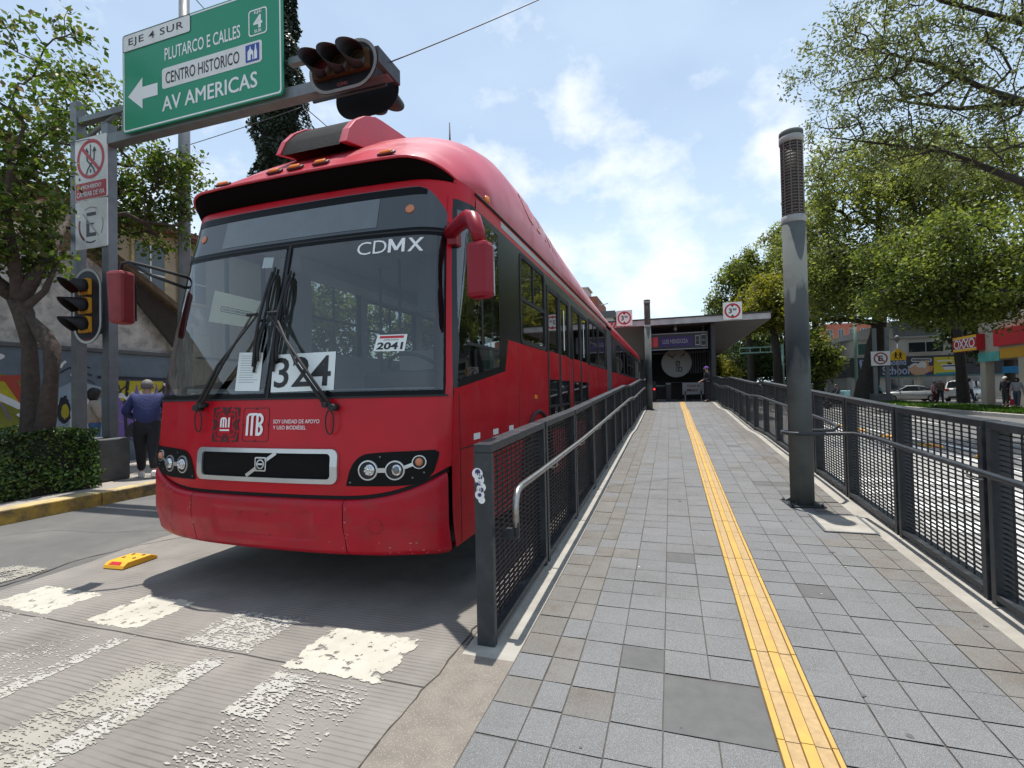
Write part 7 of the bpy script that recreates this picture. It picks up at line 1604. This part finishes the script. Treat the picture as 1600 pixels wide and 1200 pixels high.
# ------------------------------------------------------------------ trees
def make_tree(name, label, trunk, clusters, leaf_n, leaf_s, leafm, seed=0, barkm=None, group=None, tip_r=.012, step=.55, asp=.5, spread=.45, droop=.0, rmax=None, expo=.48, perp=.0, cat='tree'):
    """trunk: list of stems, each a list of (x,y,z,r); clusters: (cx,cy,cz,rx,ry,rz,ntips)."""
    r = np.random.default_rng(seed); base = trunk[0][0]; t = thing(name, label, cat, base[:3], 0, group)
    nodes = []; par = []; fixed = []
    for stem in trunk:
        st_ = [np.array(q, float) for q in stem]; prev = -1
        if nodes:
            d = [np.linalg.norm(n[:3] - st_[0][:3]) for n in nodes]; prev = int(np.argmin(d)); 
        for i, q in enumerate(st_):
            if i:
                L = np.linalg.norm(q[:3] - st_[i - 1][:3]); m = max(1, int(L / step))
                for k in range(1, m + 1): nodes.append(st_[i - 1] + (q - st_[i - 1]) * k / m); par.append(prev); fixed.append(True); prev = len(nodes) - 1
            elif prev < 0 or np.linalg.norm(nodes[prev][:3] - q[:3]) > .02: nodes.append(q); par.append(prev); fixed.append(True); prev = len(nodes) - 1
    tips = []
    for cx, cy, cz, rx, ry, rz, n in clusters:
        d = r.normal(0, 1, (n, 3)); d /= np.linalg.norm(d, axis=1)[:, None]; rad = r.random(n) ** .45
        tips.append(np.array([cx, cy, cz]) + d * rad[:, None] * np.array([rx, ry, rz]))
    tips = np.concatenate(tips); top = np.array(trunk[0][-1][:3]); order = np.argsort(np.linalg.norm(tips - top, axis=1) + r.normal(0, .3, len(tips)))
    NP = np.zeros((len(nodes) + len(tips) * 14, 3)); cnt = len(nodes); NP[:cnt] = [n[:3] for n in nodes]; rad0 = [n[3] for n in nodes]
    s0 = 0
    for i in range(cnt):
        if NP[i, 2] < trunk[0][-1][2] - .45 * (trunk[0][-1][2] - trunk[0][0][2]): s0 = i
    tipi = []
    gd = np.zeros(len(NP)); 
    for i in range(cnt): gd[i] = 0 if par[i] < 0 else gd[par[i]] + np.linalg.norm(NP[i] - NP[par[i]])
    for ti in order:
        p = tips[ti]; d = np.linalg.norm(NP[:cnt] - p, axis=1) + .12 * gd[:cnt]
        if len(trunk) == 1: d[:max(1, s0)] += 50
        j = int(np.argmin(d)); L = np.linalg.norm(p - NP[j]); m = max(2, min(12, int(L / step) + 1)); prev = j; bow = r.normal(0, .10, 3) * L; bow[2] += .12 * L * (1 if droop == 0 else -droop)
        for k in range(1, m + 1):
            q = k / m; NP[cnt] = NP[j] + (p - NP[j]) * q + bow * 4 * q * (1 - q) * .6 + (r.normal(0, .04, 3) * min(L, 1.5) if k < m else 0); par.append(prev); fixed.append(False); rad0.append(0); gd[cnt] = gd[prev] + L / m; prev = cnt; cnt += 1
        tipi.append(prev)
    w = np.zeros(cnt); w[tipi] = 1
    for i in range(cnt - 1, -1, -1):
        if par[i] >= 0: w[par[i]] += w[i]
    rad = tip_r * np.maximum(w, 1) ** expo
    for i in range(cnt):
        if fixed[i]: rad[i] = rad0[i]
    for i in range(cnt):
        if par[i] >= 0 and not fixed[i]: rad[i] = min(rad[i], rad[par[i]] * .92)
    # bark: tubes along chains
    P = NP[:cnt]; V = []; F = []; kids_ = [[] for _ in range(cnt)]
    for i in range(cnt):
        if par[i] >= 0: kids_[par[i]].append(i)
    b = MB(); started = [(i, None) for i in range(cnt) if par[i] < 0]
    while started:
        i, pr = started.pop(); chain = ([pr] if pr is not None else []) + [i]
        while kids_[i]:
            ks = sorted(kids_[i], key=lambda q: -rad[q]); nx = ks[0]
            for q in ks[1:]: started.append((q, i))
            chain.append(nx); i = nx
        if len(chain) < 2: continue
        rr = [rad[c_] for c_ in chain]
        if pr is not None: rr[0] = min(rad[chain[0]], rr[1] * 1.25)
        rr[-1] *= .5; mx_ = max(rr); nside = 10 if mx_ > .12 else (6 if mx_ > .04 else (4 if mx_ > .015 else 3))
        pts = [Vector(P[c_]) for c_ in chain]
        if mx_ > .1: rr = [q * (1 + .08 * math.sin(k * 2.1 + seed)) for k, q in enumerate(rr)]
        b.tube(pts, rr, nside, 0, caps=False)
    b.build('trunk', barkm or M['bark'], t)
    # leaves round the outer twigs
    twig = np.array([i for i in range(cnt) if not fixed[i] and w[i] <= 4]); pick = r.choice(twig, leaf_n); sp = r.normal(0, 1, (leaf_n, 3)); sp *= (spread * r.random((leaf_n, 1)) ** .6) / (np.linalg.norm(sp, axis=1)[:, None] + 1e-9)
    LP = P[pick] + sp; LP[:, 2] -= abs(r.normal(0, .06, leaf_n)); D = r.normal(0, .5, (leaf_n, 3)); D[:, 2] += .7
    leaves_mesh('crown', LP, D, leaf_s, leafm, t, asp, seed + 1, wloc(t)); return t
M['leaf_left'] = leafmat('street_tree_leaf', [(.03, .06, .010), (.075, .12, .018), (.13, .19, .03), (.15, .12, .06)], .45, .45)
M['leaf_olive'] = leafmat('olive_leaf', [(.095, .12, .028), (.155, .185, .042), (.22, .245, .06), (.16, .155, .055)], .55)
M['leaf_green'] = leafmat('bright_green_leaf', [(.045, .068, .013), (.09, .12, .024), (.145, .175, .036), (.20, .22, .052)], .5)
M['leaf_dark'] = leafmat('dark_green_leaf', [(.02, .035, .008), (.04, .065, .014), (.07, .10, .022)], .3)
M['leaf_yellow'] = leafmat('yellow_green_leaf', [(.11, .12, .02), (.19, .19, .03), (.27, .25, .045)], .45)
M['leaf_sparse'] = leafmat('sparse_ash_leaf', [(.06, .08, .025), (.12, .145, .045), (.18, .195, .065)], .45)
M['leaf_cypress'] = leafmat('cypress_needle', [(.008, .018, .008), (.018, .034, .014), (.03, .05, .02)], .1)
# left pavement tree with twin twisting stems
lx, ly = -9.95, 4.75
def L_(px, py, y=None): q = W(px, py, y=ly if y is None else y); return (q.x, q.y, q.z)
q = lambda px, py, r_, y=None: L_(px, py, y) + (r_,)
tr = [[L_(52, 672)[:2] + (.18, .17), q(47, 640, .115), q(48, 600, .10), q(46, 540, .095), q(37, 490, .12), q(25, 462, .12)],
      [L_(60, 672)[:2] + (.18, .13), q(73, 650, .11), q(80, 590, .092), q(82, 545, .10), q(66, 520, .10), q(46, 495, .11)],
      [q(30, 468, .12), q(55, 430, .10, 4.85), q(78, 395, .075, 5.2), q(105, 345, .055, 6.3), q(150, 250, .04, 7.2)],
      [q(30, 468, .13), q(-10, 440, .11, 4.6), q(-40, 400, .09, 4.4), q(-60, 330, .06, 4.2)],
      [q(30, 468, .10), q(20, 400, .08, 4.6), q(10, 330, .06, 4.5), q(20, 240, .04, 4.5)],
      [q(38, 482, .07), q(70, 455, .05, 4.9), q(85, 420, .035, 5.1)]]
def cl_(px, py, y, rx, ry, rz, n): c = W(px, py, y=y); return (c.x, c.y, c.z, rx, ry, rz, n)
make_tree('street_tree', 'twisted twin stemmed street tree on the left pavement in front of the graffiti wall', tr,
    [cl_(8, 375, 4.6, .75, .7, .5, 55), cl_(22, 270, 4.8, .75, .8, .8, 60), cl_(8, 190, 4.6, .8, .8, .65, 40), cl_(140, 330, 7.0, .9, .6, .9, 70), cl_(235, 335, 7.6, 1.1, .6, .9, 95), cl_(270, 265, 7.8, .8, .6, .5, 45), cl_(170, 190, 7.2, 1.0, .6, .8, 50), cl_(225, 270, 7.6, .9, .6, .6, 50), cl_(120, 120, 7.0, .8, .6, .6, 22), cl_(75, 190, 6.6, .8, .6, .7, 40), cl_(40, 110, 4.8, .55, .7, .45, 14), cl_(110, 60, 5.2, .35, .5, .5, 6), cl_(20, 40, 4.6, .5, .5, .4, 7), cl_(-60, 300, 4.2, .9, .9, 1.2, 60)],
    15500, .098, M['leaf_left'], 3, M['bark'], None, .007, .28, .62, .26, expo=.42)
# cypress behind the bus
ct = thing('cypress_tree', 'tall narrow dark cypress rising behind the green direction sign', 'tree', (W(437, 300, y=15).x, 15, .18)); cxp = W(437, 200, y=15).x
r = np.random.default_rng(8); n = 26000; zz = r.uniform(2.0, 19.0, n); an = r.uniform(0, 2 * np.pi, n); lob = 1 + .16 * np.sin(an * 3 + zz * 1.1) + .12 * np.sin(zz * 2.7 + an * 2) + .10 * np.sin(zz * 6.1 - an)
R_ = .98 * np.clip((19.6 - zz) / 6.5, 0, 1) ** .6 * lob * (1 - .22 * np.clip((zz - 11.5) / 8, 0, 1)); rad = R_ * (1 - np.abs(r.normal(0, .10, n))); lean_ = -.035 * (zz - 8)
P = np.stack([cxp + rad * np.cos(an) - lean_ * .0, 15 + rad * np.sin(an), zz], 1); D = np.stack([np.cos(an), np.sin(an), np.full(n, .7)], 1)
leaves_mesh('crown', P, D, .20, M['leaf_cypress'], ct, .38, 4, wloc(ct)); b = MB(); b.tube([(cxp, 15, .18), (cxp, 15, 18.4)], [.2, .04], 8); b.build('trunk', M['bark_dark'], ct)
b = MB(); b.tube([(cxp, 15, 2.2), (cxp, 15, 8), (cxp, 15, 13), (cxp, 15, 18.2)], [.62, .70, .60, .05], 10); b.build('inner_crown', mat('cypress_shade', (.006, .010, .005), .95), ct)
# big tree by the far planter (behind the no parking sign)
def R3(px, py, y, r_): c = W(px, py, y=y); return (c.x, c.y, c.z, r_)
make_tree('street_tree', 'large olive coloured tree with thick leaning trunk behind the far no parking sign', [[R3(1354, 624, 46.5, .95)[:2] + (.15, 1.0), R3(1356, 600, 46.5, .72), R3(1364, 560, 46.5, .62), R3(1372, 520, 46.5, .55), R3(1376, 470, 46.5, .45), R3(1378, 410, 46.5, .34), R3(1372, 330, 46.5, .18)],
     [R3(1374, 500, 46.5, .3), R3(1345, 440, 46, .22), R3(1315, 390, 45, .14)], [R3(1377, 440, 46.5, .3), R3(1410, 380, 46.5, .2), R3(1430, 330, 46, .12)], [R3(1374, 505, 46.5, .25), R3(1330, 500, 46, .2), R3(1285, 500, 45, .12)]],
    [cl_(1370, 290, 46.5, 4.4, 4, 3.8, 190), cl_(1310, 380, 45.5, 3.8, 4, 4.0, 190), cl_(1430, 360, 46.5, 3.6, 4, 3.5, 120), cl_(1345, 440, 45.5, 4.0, 4, 2.6, 130), cl_(1285, 445, 45, 2.8, 3, 2.0, 120), cl_(1300, 270, 46, 2.4, 3, 2.5, 80), cl_(1400, 250, 46, 3.5, 3, 2.6, 90), cl_(1460, 420, 46, 3.2, 3, 3.0, 90), cl_(1330, 480, 44, 2.6, 2.5, .9, 60)], 34000, .27, M['leaf_olive'], 12, M['bark_dark'], None, .03, 1.0, .5, 1.0, expo=.45)
# dense green tree at the right edge
make_tree('street_tree', 'dense bright green tree with dark trunk at the right frame edge', [[(19.3, 33.5, .15, .50), (19.25, 33.5, 3.2, .42), (19.0, 33.4, 5.5, .36), (18.2, 33.0, 8.0, .25)], [(19.1, 33.4, 5.0, .28), (16.8, 33, 6.4, .2), (14.2, 33, 7.2, .12)]],
    [cl_(1440, 440, 33, 2.6, 3, 1.5, 110), cl_(1520, 430, 32.5, 3.0, 3, 2.2, 130), cl_(1400, 470, 33.5, 2.2, 2.5, 1.2, 90), cl_(1590, 400, 32, 3.0, 3, 2.8, 120), cl_(1480, 370, 32.5, 2.4, 2.6, 1.6, 80), cl_(1560, 470, 32.5, 2.8, 3, 1.4, 90), cl_(1470, 480, 33, 2.2, 2.5, .8, 60), cl_(1380, 400, 33.5, 1.6, 2, 1.2, 40)], 24000, .22, M['leaf_green'], 17, M['bark_dark'], None, .022, .8, .55, .75, expo=.45)
make_tree('street_tree', 'thin dark tree standing between the corner building and the shop', [[R3(1502, 620, 44.5, .25)[:2] + (.15, .3), R3(1500, 570, 44.5, .24), R3(1492, 530, 44.5, .2), R3(1490, 500, 44.5, .16)], [R3(1497, 550, 44.5, .14), R3(1510, 515, 44.5, .1), R3(1520, 495, 44.5, .08)]],
    [cl_(1485, 485, 44.5, 2.2, 2, 1.3, 60), cl_(1530, 490, 44.5, 1.8, 2, 1.0, 40), cl_(1455, 490, 44.5, 1.6, 2, 1.0, 40)], 5000, .28, M['leaf_green'], 23, M['bark_dark'], None, .025, .8, .55, .8, expo=.45)
make_tree('street_tree', 'olive green tree filling the gap between the thick leaning trunk and the right edge', [[(19.5, 42.5, .15, .35), (19.3, 42.5, 5.0, .28), (18.5, 42.3, 9.0, .2), (17.8, 42, 12.5, .1)]],
    [cl_(1470, 320, 42, 3.4, 3, 2.8, 130), cl_(1540, 330, 42, 3.0, 3, 2.6, 110), cl_(1510, 250, 42, 3.0, 3, 2.4, 90), cl_(1440, 390, 42, 2.8, 3, 2.2, 90), cl_(1590, 290, 42, 2.8, 3, 3.0, 90), cl_(1420, 280, 42.5, 2.4, 3, 2.2, 70)], 24000, .26, M['leaf_olive'], 19, M['bark_dark'], None, .022, .9, .5, .9, expo=.45)
# sparse overhanging tree, its trunk outside the picture on the right
make_tree('street_tree', 'sparse tree whose long bare branches reach in from the upper right corner', [[(14.6, 17.0, .15, .42), (14.5, 17.0, 3.5, .36), (14.2, 17.1, 6.0, .32)], [(14.3, 17.0, 5.6, .24), R3(1640, 300, 16.5, .12), R3(1560, 270, 16.5, .08), R3(1480, 238, 16.5, .055), R3(1380, 225, 16.5, .035), R3(1300, 215, 16.5, .02)],
     [(14.2, 17.1, 6.0, .28), R3(1660, 190, 16, .13), R3(1600, 160, 16, .09), R3(1540, 140, 16, .07), R3(1460, 100, 16, .05), R3(1390, 85, 16, .03), R3(1330, 75, 16, .02)], [R3(1660, 190, 16, .12), R3(1610, 40, 15.5, .08), R3(1540, 20, 15.5, .055), R3(1470, 0, 15, .06)], [R3(1600, 160, 16, .08), R3(1500, 170, 17, .06), R3(1420, 160, 17.5, .04)]],
    [cl_(1340, 90, 16, 1.9, 2.2, 1.1, 150), cl_(1420, 60, 16, 2.0, 2.2, 1.5, 160), cl_(1500, 100, 16, 2.2, 2.4, 1.7, 170), cl_(1580, 60, 15.5, 1.8, 2, 1.9, 130), cl_(1330, 215, 16.5, 1.7, 2, .75, 90), cl_(1440, 235, 16.5, 1.9, 2, .9, 110), cl_(1540, 220, 16.5, 1.8, 2, 1.2, 110), cl_(1380, 20, 15.5, 1.6, 2, .7, 60), cl_(1380, 150, 16, 1.7, 2, .7, 80)], 17000, .11, M['leaf_sparse'], 31, M['bark_dark'], None, .0085, .5, .42, .30, expo=.42)
# trees beyond the station roof
for k, (px, y, ztop, wd, m, n, lab, sd) in enumerate([
    (1165, 62, 395, 3.6, 'leaf_green', 16000, 'rounded green tree with a ragged top rising behind the right end of the station roof', 41),
    (1225, 66, 345, 4.6, 'leaf_olive', 18000, 'tall olive green tree standing behind the lamp column', 47),
    (1205, 52, 430, 3.2, 'leaf_yellow', 13000, 'yellow green tree just right of the station roof height sign', 53),
    (1270, 60, 300, 4.2, 'leaf_olive', 15000, 'tall thin crowned tree right of the lamp column louvre', 59)]):
    z0_ = W(px, 520, y=y).z; zt_ = W(px, ztop, y=y).z; x_ = W(px, 560, y=y).x; zc = (z0_ + zt_) / 2; hz_ = (zt_ - z0_) / 2
    make_tree('street_tree', lab, [[(x_ + .6, y, .0, .45), (x_ + .5, y, z0_ * .7, .36), (x_, y, zc, .24), (x_, y, zc + hz_ * .5, .12)]],
        [(x_, y, zc, wd, wd, hz_, 150), (x_ - wd * .6, y, zc - hz_ * .45, wd * .6, wd * .8, hz_ * .5, 80), (x_ + wd * .6, y, zc - hz_ * .3, wd * .6, wd * .8, hz_ * .55, 80), (x_ + wd * .1, y, zc + hz_ * .55, wd * .5, wd * .5, hz_ * .45, 50)], n, .36, M[m], sd, M['bark_dark'], 'trees beyond the station roof', .03, 1.1, .5, .9, expo=.45)
for k, (px, py, y, rx, rz, m, n, lab, sd) in enumerate([
    (1150, 565, 70, 4.2, 3.4, 'leaf_dark', 15000, 'dark low spreading tree in the shade behind the station railing', 61),
    (1215, 560, 64, 3.6, 3.0, 'leaf_dark', 14000, 'dark bushy tree behind the pale green truss arm', 67),
    (1272, 556, 50, 1.8, 2.2, 'leaf_green', 8000, 'small pale green tree right of the lamp column in front of the corner building', 71),
    (1125, 580, 52, 1.6, 1.2, 'leaf_yellow', 4000, 'low yellow green bush beside the station doorway pillar', 73)]):
    c = W(px, py, y=y); make_tree('small_tree', lab, [[(c.x, y, 0, .25), (c.x + .1, y, c.z * .5, .2), (c.x, y, c.z, .14)]], [(c.x, y, c.z, rx, rx, rz, 150), (c.x - rx * .5, y, c.z - rz * .4, rx * .6, rx * .6, rz * .5, 50), (c.x + rx * .5, y, c.z - rz * .3, rx * .6, rx * .6, rz * .5, 50), (c.x, y, 1.3, rx * .9, rx * .7, 1.1, 60 if k != 2 else 4)], n, .32, M[m], sd, M['bark_dark'], 'low trees beyond the station', .025, .9, .5, .8, expo=.45)
for k, (x, y, lab) in enumerate([(-11.2, 14.5, 'leafy street tree on the left pavement seen through the bus windows'), (-11.0, 21.0, 'second leafy street tree farther back, seen through the bus windows')]):
    make_tree('street_tree', lab, [[(x, y, .18, .16), (x + .1, y, 2.0, .13), (x, y, 3.6, .09)]], [(x, y, 4.2, 2.2, 2.4, 1.5, 120), (x, y, 2.6, 1.8, 2.2, .8, 60)], 7000, .2, M['leaf_green'], 90 + k, M['bark'], None, .014, .6, .55, .5)
# far row of trees closing the avenue
rr = random.Random(77)
for k, (x, y, h, m) in enumerate([(6, 95, 12, 'leaf_dark'), (12, 92, 14, 'leaf_green'), (19, 98, 15, 'leaf_olive'), (2, 105, 10, 'leaf_dark'), (34, 58, 13, 'leaf_green'), (26, 50, 12, 'leaf_dark')]):
    lab = ['dark tree at the far end of the avenue behind the station', 'green tree at the far end of the avenue', 'olive tree far down the avenue behind the brick flats', 'low dark tree farthest along the avenue', 'green tree behind the corner building roof', 'dark tree behind the shop roof'][k]
    make_tree('street_tree', lab, [[(x, y, 0, .4), (x, y, h * .35, .3), (x, y, h * .7, .15)]], [(x, y, h * .62, h * .36, h * .36, h * .34, 160), (x - h * .2, y, h * .5, h * .2, h * .2, h * .2, 40), (x + h * .2, y, h * .55, h * .2, h * .2, h * .2, 40)], 6000, .5, M[m], 80 + k, M['bark_dark'], 'far trees along the avenue', .04, 1.4, .5, 1.1, expo=.45)
